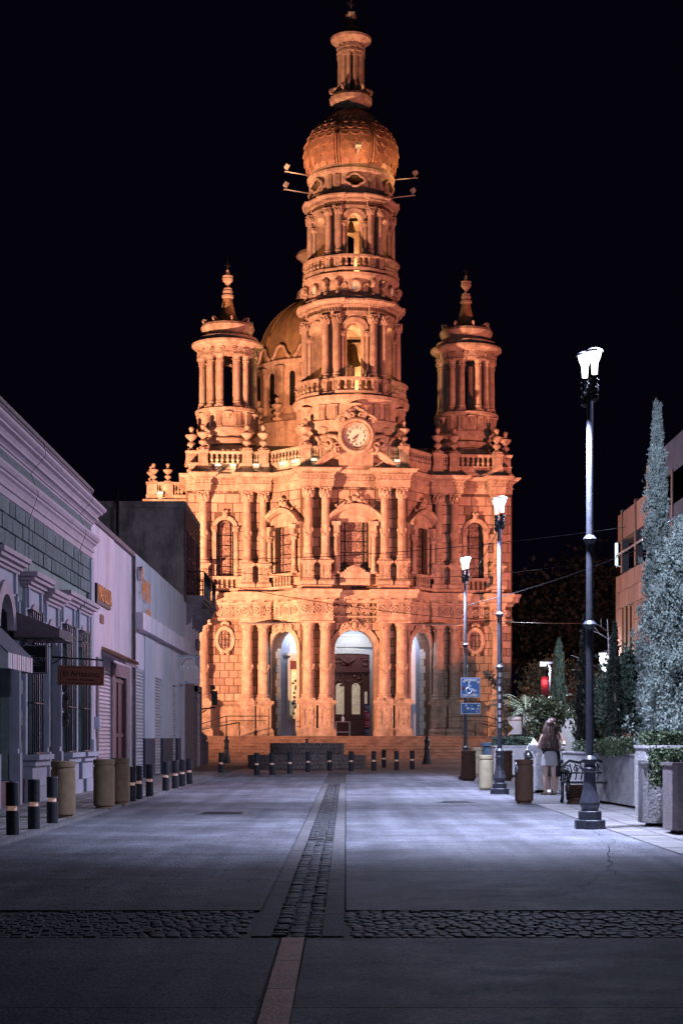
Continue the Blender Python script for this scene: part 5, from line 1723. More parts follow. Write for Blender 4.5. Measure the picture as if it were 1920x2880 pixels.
# meters
for i, (y, z) in enumerate(((36.55, 2.35), (36.75, 2.15), (36.55, 2.0), (36.75, 1.75), (36.6, 1.6))):
    t = thing('electricity_meter', ('topmost', 'upper', 'middle', 'lower', 'lowest')[i] + ' round electricity meter on the green wall between door and window', 'meter', (WX + .06, y, z), 0, 'meters on the green wall')
    MB().box(0, .07, -.09, .09, -.13, .11).build('meter_box', 'bluetrim', t)
    g = MB(); g.lathe([(.08, 0), (.085, .1), (.06, .14), (.0, .15)], 14); g.v = [(.07 + z_, x_, y_) for x_, y_, z_ in g.v]; g.build('glass_dome', 'glass', t)

# awning with grey canvas
aw = thing('canvas_awning', 'grey-brown canvas awning over the doorway of the green house', 'awning', (WX, 31.5, 3.0))
b = MB()
b.prism([(0.0, .12), (.92, .12), (.92, .30), (.0, .66)], 0, 1.55, 'xz'); b.build('canvas', 'canvas', aw)
b = MB(); b.tube([(.02, -.01, .12), (.93, -.01, .12)], .018, 5); b.tube([(.93, 0, .12), (.93, 1.55, .12)], .018, 5)
for i in range(3): b.tube(spiral((.25 + i * .25, .02), .09, 1.3, 14, 0, 1, .02), .008, 4)
b.build('awning_frame', 'iron', aw)
# striped awning nearer
sa = thing('striped_awning', 'steep dark blue awning with red and white striped valance at the left edge', 'awning', (WX, 25.2, 2.2))
b = MB(); b.prism([(0, 1.5), (1.2, .36), (1.2, .33), (0, 1.44)], 0, 2.0, 'xz'); b.build('awning_cover', 'canvasblue', sa)
for i in range(22):
    MB().box(1.19, 1.205, i * .0905, (i + 1) * .0905, .12, .35).build('valance_stripe', ('white', 'lilac', 'white', 'red')[i % 4] if i % 2 else 'white', sa)
for i in range(7):
    x0 = i * .17; x1 = x0 + .17
    MB().prism([(x0, .12), (x1, .12), (x1, max(.14, 1.46 - x1 * .94)), (x0, 1.46 - x0 * .94)], -.004, .006, 'xz').build('side_stripe', 'red' if i % 2 else 'white', sa)
# signs
def sign_text(par, txt, size, x, y, z, m, ext=.004, rot=(pi / 2, 0, 0), shear=0, spacing=1.0, offset=0.0):
    me = text_mesh(txt, size, ext, 'lettering', shear, spacing, 'CENTER', offset); me.materials.append(MATS[m])
    return ob('lettering', me, None, par, (x, y, z), rot=rot)
sg = thing('hanging_sign', 'black square hanging sign with thin script lettering and pale border', 'sign', (-5.53, 30.9, 2.45))
MB().box(-.23, .23, -.02, .02, 0, .52).build('sign_board', 'black', sg)
b = MB()
for (x0, x1, z0, z1) in ((-.215, .215, .012, .02), (-.215, .215, .50, .508), (-.215, -.207, .012, .508), (.207, .215, .012, .508)): b.box(x0, x1, -.024, -.019, z0, z1)
b.build('border', 'lilac', sg)
sign_text(sg, 'Elean', .17, .02, -.024, .27, 'lilac', .001, shear=.35, offset=-.004)
b = MB(); b.tube([(-.02, -.024, .2), (.08, -.024, .19), (.13, -.024, .165), (.08, -.024, .14), (-.02, -.024, .15), (-.08, -.024, .17)], .003, 4); b.build('flourish', 'lilac', sg)
MB().tube([(-.2, 0, .52), (-.2, 0, .63), (-.57, 0, .63)], .012, 5).build('sign_bracket', 'iron', sg)
ar = thing('hanging_sign', 'brown wooden hanging sign reading El Artesano on a black bar', 'sign', (-5.49, 36.2, 2.40))
b = MB(); b.T = Matrix.Rotation(R(1.6), 4, 'Y'); b.box(-.48, .48, -.025, .025, 0, .41); b.build('sign_board', 'signwood', ar)
o = sign_text(ar, 'El Artesano', .165, 0, -.029, .235, 'ink', .003, rot=(pi / 2, R(1.6), 0)); sign_text(ar, 'cocina mexicana', .088, 0, -.029, .115, 'ink', .003, rot=(pi / 2, R(1.6), 0))
b = MB(); b.T = Matrix.Rotation(R(1.6), 4, 'Y')
for (x0, x1, z0, z1) in ((-.44, .44, .035, .045), (-.44, .44, .365, .375), (-.44, -.43, .035, .375), (.43, .44, .035, .375)): b.box(x0, x1, -.03, -.024, z0, z1)
b.build('border', 'ink', ar)
b = MB(); b.tube([(-.61, 0, .60), (.5, 0, .53)], .02, 6); b.tube([(-.61, 0, .45), (-.4, 0, .585)], .012, 5)
for x in (-.4, .4): b.tube([(x, 0, .57 - .02 * x), (x, 0, .40)], .006, 4)
b.build('sign_bracket', 'iron', ar)

# -- white shop building (second)
def roller(par, x, y0, y1, z1, m='shutter', pitch=.1):
    n = int((z1 - .05) / pitch)
    k = ('sl', round(y1 - y0, 3), m)
    if k not in _cache:
        b = MB(); b.prism([(0, 0), (.035, pitch * .3), (.035, pitch * .7), (0, pitch * .97)], -(y1 - y0) / 2, (y1 - y0) / 2, 'xz')
        _cache[k] = b.mesh('slat'); _cache[k].materials.append(MATS[m])
    for i in range(n):
        ob('slat', _cache[k], None, par, (x, (y0 + y1) / 2, .05 + i * pitch))
ms = thing('white_shop', 'plain white shop building with roller shutter and letters MAGNOLIA', 'house', (WX, 0, 0))
b = MB()
def mbx(x0, x1, y0, y1, z0, z1): b.box(x0 - WX, x1 - WX, y0, y1, z0, z1)
mbx(-14, WX - .25, 41.62, 50.2, 0, 6.55); mbx(WX - .25, WX, 41.62, 42.85, 0, 6.6); mbx(WX - .25, WX, 42.85, 45.4, 3.05, 6.6); mbx(WX - .25, WX, 45.4, 46.0, 0, 6.6)
mo = b.build('wall', 'whitewall', ms)
b = MB(); mbx(WX - .25, WX - .03, 46.0, 48.4, 3.05, 6.6); mbx(WX - .25, WX - .03, 48.4, 49.9, 0, 6.6); mbx(WX - .25, WX - .03, 49.9, 50.2, 0, 6.6)
b.build('wall_recess', 'greywall', ms)
b = MB(); mbx(-14, WX + .08, 41.7, 50.2, 6.6, 6.72); b.build('coping', 'jamb', ms)
for (y0, y1) in ((42.6, 42.85), (45.4, 46.0), (48.4, 49.2)):
    b = MB(); mbx(WX, WX + .05, y0, y1, 0, 3.3); b.build('stone_jamb', 'jamb', ms)
b = MB(); mbx(WX, WX + .05, 46.0, 48.4, 2.95, 3.3); b.build('stone_lintel', 'jamb', ms)
sh = MB().box(-.24, -.2, 42.85, 45.4, 0, 3.05).build('roller_shutter', 'greywall', ms)
roller(sh, -.05, 42.85, 45.4, 3.05)
b = MB(); b.box(-.2, -.07, 46.0, 48.4, 0, 2.95); 
dl_ = b.build('double_door', 'maroon', ms)
b = MB()
for y in (46.0, 47.15, 48.3): b.box(-.07, -.03, y, y + .1, 0, 2.95)
for z in (.05, 1.3, 2.8): b.box(-.07, -.035, 46.0, 48.4, z, z + .1)
b.build('door_frame', 'maroon', dl_)
# small tiled canopy over the shutter
cn = MB(); cn.prism([(0, .42), (.62, .12), (.62, .05), (0, .3)], 43.6, 46.3, 'xz')
co_ = cn.build('canopy', 'jamb', ms, (0, 0, 3.1))
TL = MB().lathe([(.09, 0), (.09, .72)], 10, a0=0, a1=pi, cap=False); TL.T = None
TL.v = [(z_ * .9, x_, y_ - z_ * .42) for x_, y_, z_ in TL.v]; TL = TL.mesh('roof_tile'); TL.materials.append(MATS['terracotta'])
for i in range(13): ob('roof_tile', TL, None, co_, (0, 43.7 + i * .2, .44))
# letters
for i, chx in enumerate('MAGNOLIA'):
    y = 42.65 + i * .30
    me = text_mesh(chx, .58, .012, 'letter', offset=-.012); me.materials.append(MATS['orangeedge'])
    ob('letter', me, None, ms, (.085, y, 4.90), rot=(pi / 2, 0, pi / 2))
MB().box(.005, .06, 42.42, 44.98, 4.64, 5.14).build('letter_plate', 'black', ms)
MB().box(.005, .03, 43.3, 43.9, 4.2, 4.42).build('plaque', 'terracotta', ms)
q = MB(); q.tube([(.06, 50.1, 6.6), (.06, 50.1, 0.1)], .045, 8); q.build('drain_pipe', 'jamb', ms)
q = MB(); q.tube([(.1, 49.8, 6.2), (.12, 49.75, 4), (.1, 49.9, 2.2), (.14, 49.6, 1.2), (.12, 49.4, .3)], .012, 5); q.tube([(.1, 49.6, 6.4), (.1, 49.7, 3)], .012, 5); q.build('hanging_cable', 'black', ms)
t = thing('wall_box', 'small grey electrical box on the white shop wall beside the shutter', 'box', (WX, 42.2, 1.5)); MB().box(0, .16, -.12, .12, 0, .3).build('box_body', 'bluetrim', t); MB().box(.16, .17, -.1, .1, .02, .28).build('box_lid', 'greywall', t)

# -- third building with canopy slab
tb_ = thing('corner_shop', 'pale modern shop with concrete canopy, navy column bases and copper sign', 'house', (WX, 0, 0))
b = MB()
mbx(-14, WX - .3, 50.2, 66.5, 0, 6.6)
mbx(WX - .3, WX + .02, 50.2, 66.4, 3.3, 6.76)
b.build('upper_wall', 'greywall', tb_)
b = MB(); mbx(WX, WX + .30, 50.25, 66.0, 4.48, 4.98); b.build('canopy_slab', 'whitewall', tb_)
cols = [(52.8, 55.6), (58.0, 61.5), (63.3, 64.6)]
for (y0, y1) in cols:
    b = MB(); mbx(WX - .3, WX + .07, y0, y1, 1.26, 4.48); o = b.build('pillar', 'greywall', tb_)
    b = MB(); mbx(WX - .3, WX + .075, y0 - .003, y1 + .003, 0, 1.26); b.build('pillar_base', 'navy', o)
for (y0, y1, zt) in ((50.25, 52.8, 3.35), (55.6, 58.0, 3.25), (61.5, 63.3, 3.2)):
    s_ = MB().box(-.3, -.26, y0, y1, 0, zt).build('roller_shutter', 'greywall', tb_); roller(s_, -.03, y0, y1, zt)
    b = MB(); mbx(WX - .3, WX + .04, y0, y1, zt, 4.48); b.build('lintel', 'whitewall', tb_)
b = MB(); b.box(-.3, -.1, 64.6, 66.4, 0, 3.4); b.build('side_door', 'jamb', tb_)
for i, chx in enumerate('AMOU'):
    me = text_mesh(chx, .95, .015, 'letter', offset=-.02); me.materials.append(MATS['orangeedge'])
    ob('letter', me, None, tb_, (.14, 51.75 + i * .5, 5.75 ), rot=(pi / 2, 0, pi / 2))
for i, chx in enumerate('yo'):
    me = text_mesh(chx, .95, .015, 'letter', offset=-.02); me.materials.append(MATS['orangeedge'])
    ob('letter', me, None, tb_, (.14, 52.9 + i * .55, 5.15), rot=(pi / 2, 0, pi / 2))
b = MB(); b.lathe([(.22, 0), (.22, .12)], 20); b.v = [(.05 + z_, 51.2 + x_, 6.2 + y_) for x_, y_, z_ in b.v]; b.build('sign_disc', 'chrome', tb_)
bz = thing('hanging_sign', 'clear glass hanging sign with metal frame reading BIZARRE', 'sign', (-5.68, 63.8, 3.3))
b = MB()
for (x0, x1, z0, z1) in ((-.42, .44, 0, .04), (-.42, .44, 1.0, 1.04), (.40, .44, 0.04, 1.0), (-.42, -.38, .04, 1.0)): b.box(x0, x1, -.03, .03, z0, z1)
b.build('frame', 'bluetrim', bz)
MB().box(-.38, .40, -.008, .008, .04, 1.0).build('glass_panel', 'clearglass', bz)
sign_text(bz, 'BIZARRE', .19, .02, -.02, .58, 'white', .004, spacing=1.35)
MB().tube([(.15, 0, .95), (-.1, 0, .9), (-.25, 0, .7)], .012, 5).build('cable', 'iron', bz)

# -- brick corner building
cbld = thing('brick_building', 'two-storey brick corner building with iron balconies and bare side wall', 'building', (WX, 0, 0))
b = MB(); b.box(-9, -.02, 67.0, 73.9, 3.9, 10.5); b.build('side_wall', 'dirtywall', cbld)
b = MB(); b.box(-9.1, .03, 66.9, 74.0, 10.3, 10.55); b.box(-9, -.6, 66.95, 67.15, 9.2, 9.4); b.build('coping', 'dirtywall', cbld)
b = MB(); b.box(-9, 0, 66.5, 74.0, 0, 3.0); b.box(-9, .005, 66.5, 71.0, 3.0, 6.6); b.box(-9, .005, 71.0, 74.0, 3.0, 6.6); b.build('ground_floor_wall', 'whitewall', cbld)
bw = MB().box(-.01, .02, 67.02, 73.9, 6.6, 10.3).build('brick_wall', 'joint', cbld)
BRK = MB().box(-.5, .5, -.5, .5, -.5, .5).mesh('brick'); BRK.materials.append(MATS['brick'])
wins = [(67.6, 68.7), (69.3, 70.4), (71.9, 73.0)]
bl = []
for r in range(30):
    z = 6.68 + r * .12
    y = 67.05 - (r % 2) * .14
    while y < 73.7:
        y1 = min(y + .28, 73.85)
        if all(not (y1 > a - .08 and y < c + .08 and 6.9 < z < 9.5) for a, c in wins): bl.append((y, y1, z))
        y += .28
rest = MB()
for i, (y, y1, z) in enumerate(sorted(bl, key=lambda t: t[0])):
    M = Matrix.Translation((.03, (y + y1) / 2, z)) @ Matrix.Diagonal((.04, y1 - y - .02, .10, 1))
    if i < 300: ob('brick', BRK, None, bw, mw=M)
    else: rest.T = M; rest.box(-.5, .5, -.5, .5, -.5, .5)
rest.build('brick_rest', 'brick', bw, kind='stuff')
for a, c in wins:
    o = MB().box(.0, .06, a, c, 6.95, 9.45).build('window', 'black', cbld)
    b = MB()
    for y in (a - .05, (a + c) / 2, c): b.box(.06, .1, y, y + .06, 6.95, 9.45)
    for z in (7.6, 8.4, 9.4): b.box(.06, .09, a, c, z, z + .05)
    b.build('window_frame', 'maroon', o)
for a, c in ((67.4, 70.8), (71.6, 73.7)):
    b = MB(); b.box(.0, .75, a, c, 6.72, 6.9); b.box(.0, .68, a + .05, c - .05, 6.6, 6.72); o = b.build('balcony', 'jamb', cbld)
    for y in (a + .2, c - .4):
        k = MB(); k.prism([(0, 6.6), (.62, 6.6), (.58, 6.4), (.4, 6.35), (.36, 6.15), (.2, 6.1), (.16, 5.85), (0, 5.75)], y, y + .25, 'xz'); k.build('corbel', 'jamb', o)
    k = MB(); k.tube([(.0, a + .03, 7.85), (.72, a + .03, 7.85), (.72, c - .03, 7.85), (0, c - .03, 7.85)], .022, 5); k.tube([(.0, a + .03, 7.0), (.72, a + .03, 7.0), (.72, c - .03, 7.0), (0, c - .03, 7.0)], .015, 5)
    n = int((c - a) / .12)
    for i in range(n): 
        y = a + .06 + i * .12; k.tube([(.72, y, 6.9), (.72, y, 7.85)], .011, 4)
    for i in range(6): k.tube([(.08 + i * .12, a + .03, 6.9), (.08 + i * .12, a + .03, 7.85)], .011, 4)
    k.build('balcony_railing', 'iron', o)
b = MB(); b.box(.005, .03, 71.4, 73.4, 0, 3.2); s_ = b.build('roller_shutter', 'shutter', cbld); roller(s_, .04, 71.4, 73.4, 3.2)
b = MB(); b.box(.0, .14, 71.2, 71.4, 0, 3.45); b.box(0, .14, 73.4, 73.6, 0, 3.45); b.box(0, .14, 71.2, 73.6, 3.2, 3.45); b.build('door_surround', 'jamb', cbld)
b = MB(); b.box(.0, .05, 67.0, 70.6, 0, 3.5); b.build('old_door', 'jamb', cbld)
for z, nm in ((5.2, 'upper'), (4.55, 'lower')):
    t = thing('wall_sign', nm + ' small dark fretwork sign on the corner building wall', 'sign', (WX + .02, 72.3, z), 0, 'small signs on the corner building')
    bb = MB()
    for i in range(5): bb.box(0, .1, -.55 + i * .24, -.4 + i * .24, -.2 - .05 * (i % 2), .22)
    bb.build('sign_letters', 'jamb', t); MB().box(0, .03, -.6, .6, -.03, .03).build('sign_bar', 'iron', t)
q = MB(); q.tube([(-2.6, 66.7, 6.5), (-2.6, 66.7, 11.0)], .06, 6); q.build('antenna_pole', 'iron', cbld)
# ------------------------------------------------------------------ street furniture
random.seed(31)
# -- street lamps
def street_lamp(x, y, label, glow=True, zs=1.0, lean=0.0):
    t = thing('street_lamp', label, 'street lamp', (x, y, 0), 0, 'tall street lamps along the right pavement')
    b = MB()
    b.lathe([(.225, 0), (.225, .12), (.21, .13)], 8, a0=pi / 8, a1=pi / 8 + 2 * pi, sm=False); b.lathe([(.17, .13), (.17, .245), (.155, .255)], 8, a0=pi / 8, a1=pi / 8 + 2 * pi, sm=False)
    b.build('plinth', 'lampiron', t)
    MB().lathe([(.115, .25), (.12, .28), (.145, .34), (.145, .37), (.13, .43), (.105, .54), (.09, .66), (.085, .80), (.098, .82), (.104, .86), (.082, .89), (.08, .92), (.10, .94), (.104, .985), (.085, 1.01), (.055, 1.04)], 20).build('base', 'lampiron', t)
    MB().lathe([(.056, 1.03), (.054, 2.9), (.052, 4.1), (.046, 6.25)], 14).build('shaft', 'lampiron', t)
    for z in (2.88, 4.09):
        MB().lathe([(.056, z - .06), (.065, z - .04), (.098, z + .02), (.07, z + .055), (.058, z + .07)], 16).build('collar', 'lampiron', t)
    for k, (dx, dy) in enumerate(((-.052, .12), (.05, -.12))):
        z0 = 6.0 + k * .03
        b = MB().lathe([(.02, z0), (.055, z0 + .04), (.06, z0 + .1), (.035, z0 + .13), (.06, z0 + .15), (.06, z0 + .19), (.042, z0 + .22), (.045, 6.32), (.06, 6.38)], 12, (dx, dy))
        b.tube([(dx, dy, 6.22), (0, 0, 6.12)], .022, 6)
        for i in range(4):
            a = i * pi / 2 + .4; b.ball((dx + .06 * math.cos(a), dy + .06 * math.sin(a), 6.26), .016, 5, 4); b.ball((dx + .062 * math.cos(a), dy + .062 * math.sin(a), 6.34), .016, 5, 4)
        b.build('lamp_holder', 'iron', t)
        MB().lathe([(.04, 6.42), (.046, 6.5), (.052, 6.58), (.085, 6.66), (.10, 6.73)], 18, (dx, dy)).build('diffuser', 'lampglow' if glow else 'white', t)
        MB().lathe([(.125, 6.73), (.118, 6.755), (.06, 6.785), (.02, 6.79)], 20, (dx, dy)).build('cap', 'lampiron', t)
    return t
L1 = street_lamp(3.53, 24.2, 'nearest tall street lamp with lit twin heads beside the planters')
L2 = street_lamp(3.63, 39.0, 'middle of three tall street lamps, plastered with small stickers')
L3 = street_lamp(3.80, 52.0, 'farthest of three tall street lamps, carrying the blue wheelchair sign')
LC = (0.62, 0.71, 1.0)
for (x, y, p, q_) in ((3.53, 24.2, 5600, .17), (3.63, 39.0, 4800, .34), (3.80, 52.0, 1700, 1.2)):
    lamp("street_light", 'SPOT', (x - .36, y - .30, 5.95), p, LC, (x - 1.1, y + .4, 0), .1, 124, .8)
    lamp("street_light", 'POINT', (x + .22, y - .1, 7.02), p * q_, LC, size=.08)
lamp("street_light", 'SPOT', (3.86, 24.5, 6.95), 2300, LC, (6.0, 31, 3.2), .08, 96, .8)  # extra spot added at the nearest lamp, only to brighten the trees
# stickers on the middle lamp
for i, z in enumerate((2.72, 2.58, 2.4, 2.22, 2.02, 1.86, 1.7, 1.56)):
    b = MB()
    for k in range(10):
        pass
    r = .0575
    a0 = -pi / 2 - .35; b.lathe([(r, z - .05), (r, z + .05)], 6, a0=a0 - .2, a1=a0 + .9, cap=False); b.build('sticker', ('white', 'lilac', 'white', 'bluetrim')[i % 4], L2)
# blue signs on the far lamp
ws = thing('wheelchair_sign', 'blue square sign with white wheelchair symbol reading ASCENSO DESCENSO', 'sign', (3.945, 51.9, 2.505)); ws.scale = (.83, .83, .87)
MB().box(-.35, .35, -.012, .012, 0, .69).build('sign_plate', 'signwhite', ws)
MB().box(-.33, .33, -.018, -.011, .02, .67).build('sign_face', 'signblue', ws)
sign_text(ws, 'ASCENSO', .105, 0, -.022, .60, 'signwhite', .002, spacing=1.05, offset=.006); sign_text(ws, 'DESCENSO', .105, 0, -.022, .075, 'signwhite', .002, spacing=1.05, offset=.006)
b = MB(); b.tube([(-.055 + .105 * math.cos(a), -.02, .25 + .105 * math.sin(a)) for a in [R(110) + R(250) * i / 20 for i in range(21)]], .02, 4); b.build('symbol_wheel', 'signwhite', ws)
b = MB(); b.box(-.075, -.025, -.024, -.018, .28, .49); b.build('symbol_torso', 'signwhite', ws)
MB().box(-.03, .04, -.0245, -.018, .385, .41).build('symbol_arm', 'signwhite', ws); MB().box(-.065, .09, -.0235, -.018, .275, .32).build('symbol_thigh', 'signwhite', ws)
b = MB(); b.T = Matrix.Translation((.075, -.0215, .30)) @ Matrix.Rotation(R(45), 4, 'Y'); b.box(0, .15, -.003, .003, -.025, .025); b.build('symbol_leg', 'signwhite', ws)
b = MB(); b.T = Matrix.Translation((.16, -.0225, .205)) @ Matrix.Rotation(R(-40), 4, 'Y'); b.box(0, .085, -.003, .003, -.017, .017); b.build('symbol_foot', 'signwhite', ws)
hb = MB(); hb.F([hb.P((-.05 + .037 * math.cos(2 * pi * i / 18), -.0225, .535 + .037 * math.sin(2 * pi * i / 18))) for i in range(18)]); hb.build('symbol_head', 'signwhite', ws)
def patch(par, x, z, r, m, y, n=9, sx=1.0):
    b = MB(); b.F([b.P((x + sx * r * random.uniform(.8, 1.1) * math.cos(2 * pi * i / n), y, z + r * random.uniform(.8, 1.1) * math.sin(2 * pi * i / n))) for i in range(n)]); return b.build('sticker', m, par)
patch(ws, -.25, .33, .07, 'stickerred', -.022); patch(ws, .28, .53, .045, 'white', -.022, 16); patch(ws, .12, .12, .05, 'lilac', -.0235); patch(ws, -.24, .55, .05, 'signwhite', -.022, 4)
ss = thing('stickered_sign', 'small blue sign half covered in stickers below the wheelchair sign', 'sign', (3.95, 51.9, 2.0)); ss.scale = (.83, .83, .88)
MB().box(-.355, .355, -.012, .012, 0, .38).build('sign_plate', 'signwhite', ss); MB().box(-.335, .335, -.018, -.011, .02, .36).build('sign_face', 'signblue', ss)
for (x, z, r, m, sx) in ((-.28, .31, .05, 'sticker', 1), (-.21, .19, .055, 'sticker', 1), (.17, .27, .07, 'stickergreen', 1.2), (-.05, .28, .045, 'sticker', 1.2), (-.1, .08, .04, 'stickergreen', 2.0), (.12, .06, .035, 'sticker', 2), (.23, .08, .05, 'lilac', 1), (-.1, .2, .04, 'white', 1.6), (.08, .18, .03, 'white', 2.5), (-.22, .07, .05, 'sticker', 1.3), (-.16, .3, .03, 'white', 1), (.28, .29, .03, 'white', 1.2), (.26, .18, .03, 'white', 1.4)):
    patch(ss, x, z, r, m, -.022 - random.uniform(0, .004), 8, sx)

# -- round concrete litter bins
def bin_(x, y, r, h, m, label, grp='round concrete litter bins'):
    t = thing('litter_bin', label, 'litter bin', (x, y, .0 if x > 0 else .05), random.random(), grp)
    MB().lathe([(r * .82, 0), (r * .82, h * .05), (r * .97, h * .055), (r, h * .08), (r, h * .83), (r * .985, h * .85)], 30).build('drum', m, t)
    MB().lathe([(r * .92, h * .85), (r * .92, h * .89), (r * 1.0, h * .895), (r * 1.01, h * .98), (r * .97, h), (r * .75, h), (r * .72, h * .9), (r * .6, h * .88)], 30).build('lid', m, t)
    return t
bin_(-4.30, 26.5, .19, .88, 'bin', 'tan concrete litter bin on the left kerb, nearest of three')
bin_(-4.15, 30.0, .185, .86, 'bin', 'tan concrete litter bin on the left kerb, middle of three')
bin_(-4.10, 31.9, .17, .86, 'bin', 'tan concrete litter bin on the left kerb, farthest of three')
nb = bin_(3.60, 33.5, .18, .86, 'binshaded', 'shadow-darkened litter bin with crumpled foil, standing before the couple')
b = MB(); b.tube([(-.18, .0, .62), (-.22, -.02, .72), (-.27, .0, .86)], [.03, .035, .008], 6); b.tube([(.14, 0, .86), (.12, .02, .98), (.1, 0, 1.06)], [.10, .08, .02], 6); b.build('crumpled_foil', 'chrome', nb)
bin_(3.55, 41.8, .17, .86, 'binpale', 'pale yellow litter bin just left of the middle lamp base')
bin_(3.82, 51.0, .215, .90, 'binshaded', 'shadow-darkened litter bin in front of the far lamp with the blue signs')
bin_(4.93, 51.0, .20, .90, 'binshaded', 'shadow-darkened litter bin behind the middle lamp by the low planter')
bin_(4.66, 58.0, .19, .95, 'binpale', 'pale litter bin behind the far lamp, leftmost of three in a row'); bin_(5.05, 59.5, .19, .95, 'binpale', 'pale litter bin behind the far lamp, middle of three in a row'); bin_(5.62, 60.5, .26, 1.0, 'binpale', 'wide pale litter bin behind the far lamp, rightmost of three')
# -- bollards
BB = MB().lathe([(.083, 0), (.083, .30), (.08, .31), (.058, .312)], 18).mesh('lower_tube'); BB.materials.append(MATS['bollard'])
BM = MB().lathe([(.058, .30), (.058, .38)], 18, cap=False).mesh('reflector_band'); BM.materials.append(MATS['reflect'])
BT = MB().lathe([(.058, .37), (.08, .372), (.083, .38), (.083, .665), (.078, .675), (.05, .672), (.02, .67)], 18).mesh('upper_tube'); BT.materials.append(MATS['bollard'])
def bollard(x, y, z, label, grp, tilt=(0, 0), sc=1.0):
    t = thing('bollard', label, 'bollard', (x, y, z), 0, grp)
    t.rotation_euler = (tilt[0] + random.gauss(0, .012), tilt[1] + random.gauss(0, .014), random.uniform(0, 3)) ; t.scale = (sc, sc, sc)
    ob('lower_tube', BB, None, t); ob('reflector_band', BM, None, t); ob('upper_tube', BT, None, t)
lx = [(-4.18, 21.8), (-4.16, 23.2), (-4.18, 24.8), (-4.05, 33.2), (-4.06, 34.4), (-4.02, 36.0), (-4.07, 39.8), (-4.02, 41.6), (-4.02, 43.4), (-4.0, 45.4)]
nm = ['first black bollard on the left kerb, at the frame edge', 'second black bollard on the left kerb, before the tan bins', 'third black bollard on the left kerb, touching the nearest tan bin',
      'black bollard half hidden behind the farthest tan bin', 'black bollard just beyond the tan bins on the left kerb', 'black bollard second beyond the tan bins on the left kerb',
      'black bollard on the left kerb by the navy pillar, nearest of the last four', 'black bollard on the left kerb, second of the last four', 'black bollard on the left kerb, third of the last four', 'leaning black bollard at the far end of the left kerb']
for (x, y), l in zip(lx, nm): bollard(x, y, .05, l, 'bollards along the left kerb', (0, R(-2) if 'leaning' in l else 0))
fx = [(507, 1778, 'upright black bollard left of the stone fountain, standing alone'), (590, 1781, 'leaning black bollard at the left corner of the stone fountain'), (625, 1780, 'black bollard before the left end of the fountain'), (665, 1777, 'black bollard before the fountain, left of its middle'),
      (707, 1773, 'black bollard before the middle of the fountain'), (757, 1771, 'black bollard before the fountain, right of its middle'), (806, 1771, 'black bollard before the right end of the fountain'), (858, 1770, 'black bollard just right of the stone fountain'),
      (881, 1763, 'thin farther bollard between two nearer ones right of the fountain'), (910, 1769, 'black bollard second right of the stone fountain'), (946, 1767, 'black bollard third right of the stone fountain')]
for x, y, l in fx:
    D = 1.3 * 3920 / (y - 1693)
    bollard(px(x, D), D, 0, l, 'bollards before the fountain', (0, R(4) if 'leaning' in l else 0), 1.12)
for x, y, l in ((637 / 1.2245, 1745, 'flared cast iron post left of the fountain'), (1200 / 1.2245, 1752, 'flared cast iron post right of the fountain')):
    D = 86.0 if x < 700 else 82
    b = MB().lathe([(.26, 0), (.22, .12), (.15, .4), (.12, .7), (.14, .75), (.11, .82), (.12, 1.05), (.16, 1.1), (.1, 1.2), (.04, 1.28)], 16)
    t = thing('iron_post', l, 'bollard', (px(x, D), D, 0)); b.build('post', 'lampiron', t); MB().ball((0, 0, 1.3), .09).build('finial', 'lampiron', t)
# -- two-tier stone fountain
ft_ = thing('stone_fountain', 'two-tier round stone fountain of small setts in the plaza', 'fountain', (px(703, 70), 71.5, 0))
def tier(r, z0, z1, ch_, n, name):
    c = MB().lathe([(r - .04, z0), (r - .04, z1), (r - .35, z1), (r - .35, z1 - .15), (.02, z1 - .15)], 48)
    o = c.build(name, 'joint', ft_)
    rows = int((z1 - z0) / ch_); hh = (z1 - z0) / rows
    k = MB()
    for j in range(rows):
        for i in range(n):
            a = 2 * pi * (i + .5 * (j % 2)) / n
            if math.sin(a) > .25: continue
            k.T = Matrix.Translation((r * math.cos(a), r * math.sin(a), z0 + (j + .5) * hh)) @ Matrix.Rotation(a, 4, 'Z')
            k.box(-.05, random.uniform(-.01, .03), -pi * r / n + .012, pi * r / n - .012, -hh / 2 + .01, hh / 2 - .01)
    k.build('sett_course', 'setts', o, kind='stuff')
    k = MB()
    for i in range(n // 2):
        a = 4 * pi * i / n
        k.T = Matrix.Rotation(a, 4, 'Z'); k.box(r - .36, r + .02, -2 * pi * r / n + .02, 2 * pi * r / n - .02, z1, z1 + .05)
    k.build('coping', 'setts', o, kind='stuff')
tier(2.45, 0, .50, .13, 96, 'lower_basin'); tier(1.53, .45, 1.0, .14, 64, 'upper_basin')
MB().lathe([(.12, .8), (.1, .9), (.06, 1.0), (.05, 1.18), (.07, 1.22), (.0, 1.24)], 12).build('spout', 'lampiron', ft_)
# -- table with gel bottle and posters in the porch
tw = thing('side_table', 'small pale table standing at the church door', 'table', L2W(-.55, -1.0, 1.36), R(5))
MB().box(-.42, .42, -.25, .25, .78, .83).build('tabletop', 'bluetrim', tw)
for sx in (-1, 1):
    for sy in (-1, 1): MB().box(sx * .39 - .025, sx * .39 + .025, sy * .22 - .025, sy * .22 + .025, 0, .78).build('leg', 'bluetrim', tw)
MB().box(-.39, .39, -.235, -.205, .2, .25).build('stretcher', 'bluetrim', tw)
gb = thing('gel_bottle', 'clear pump bottle on the small table at the church door', 'bottle', L2W(-.55, -1.0, 2.19), R(5))
MB().lathe([(.075, 0), (.085, .03), (.085, .2), (.05, .26), (.03, .28)], 14).build('bottle', 'signwhite', gb); MB().lathe([(.02, .28), (.02, .38), (.05, .39), (.05, .41), (.01, .42)], 8).build('pump', 'white', gb)
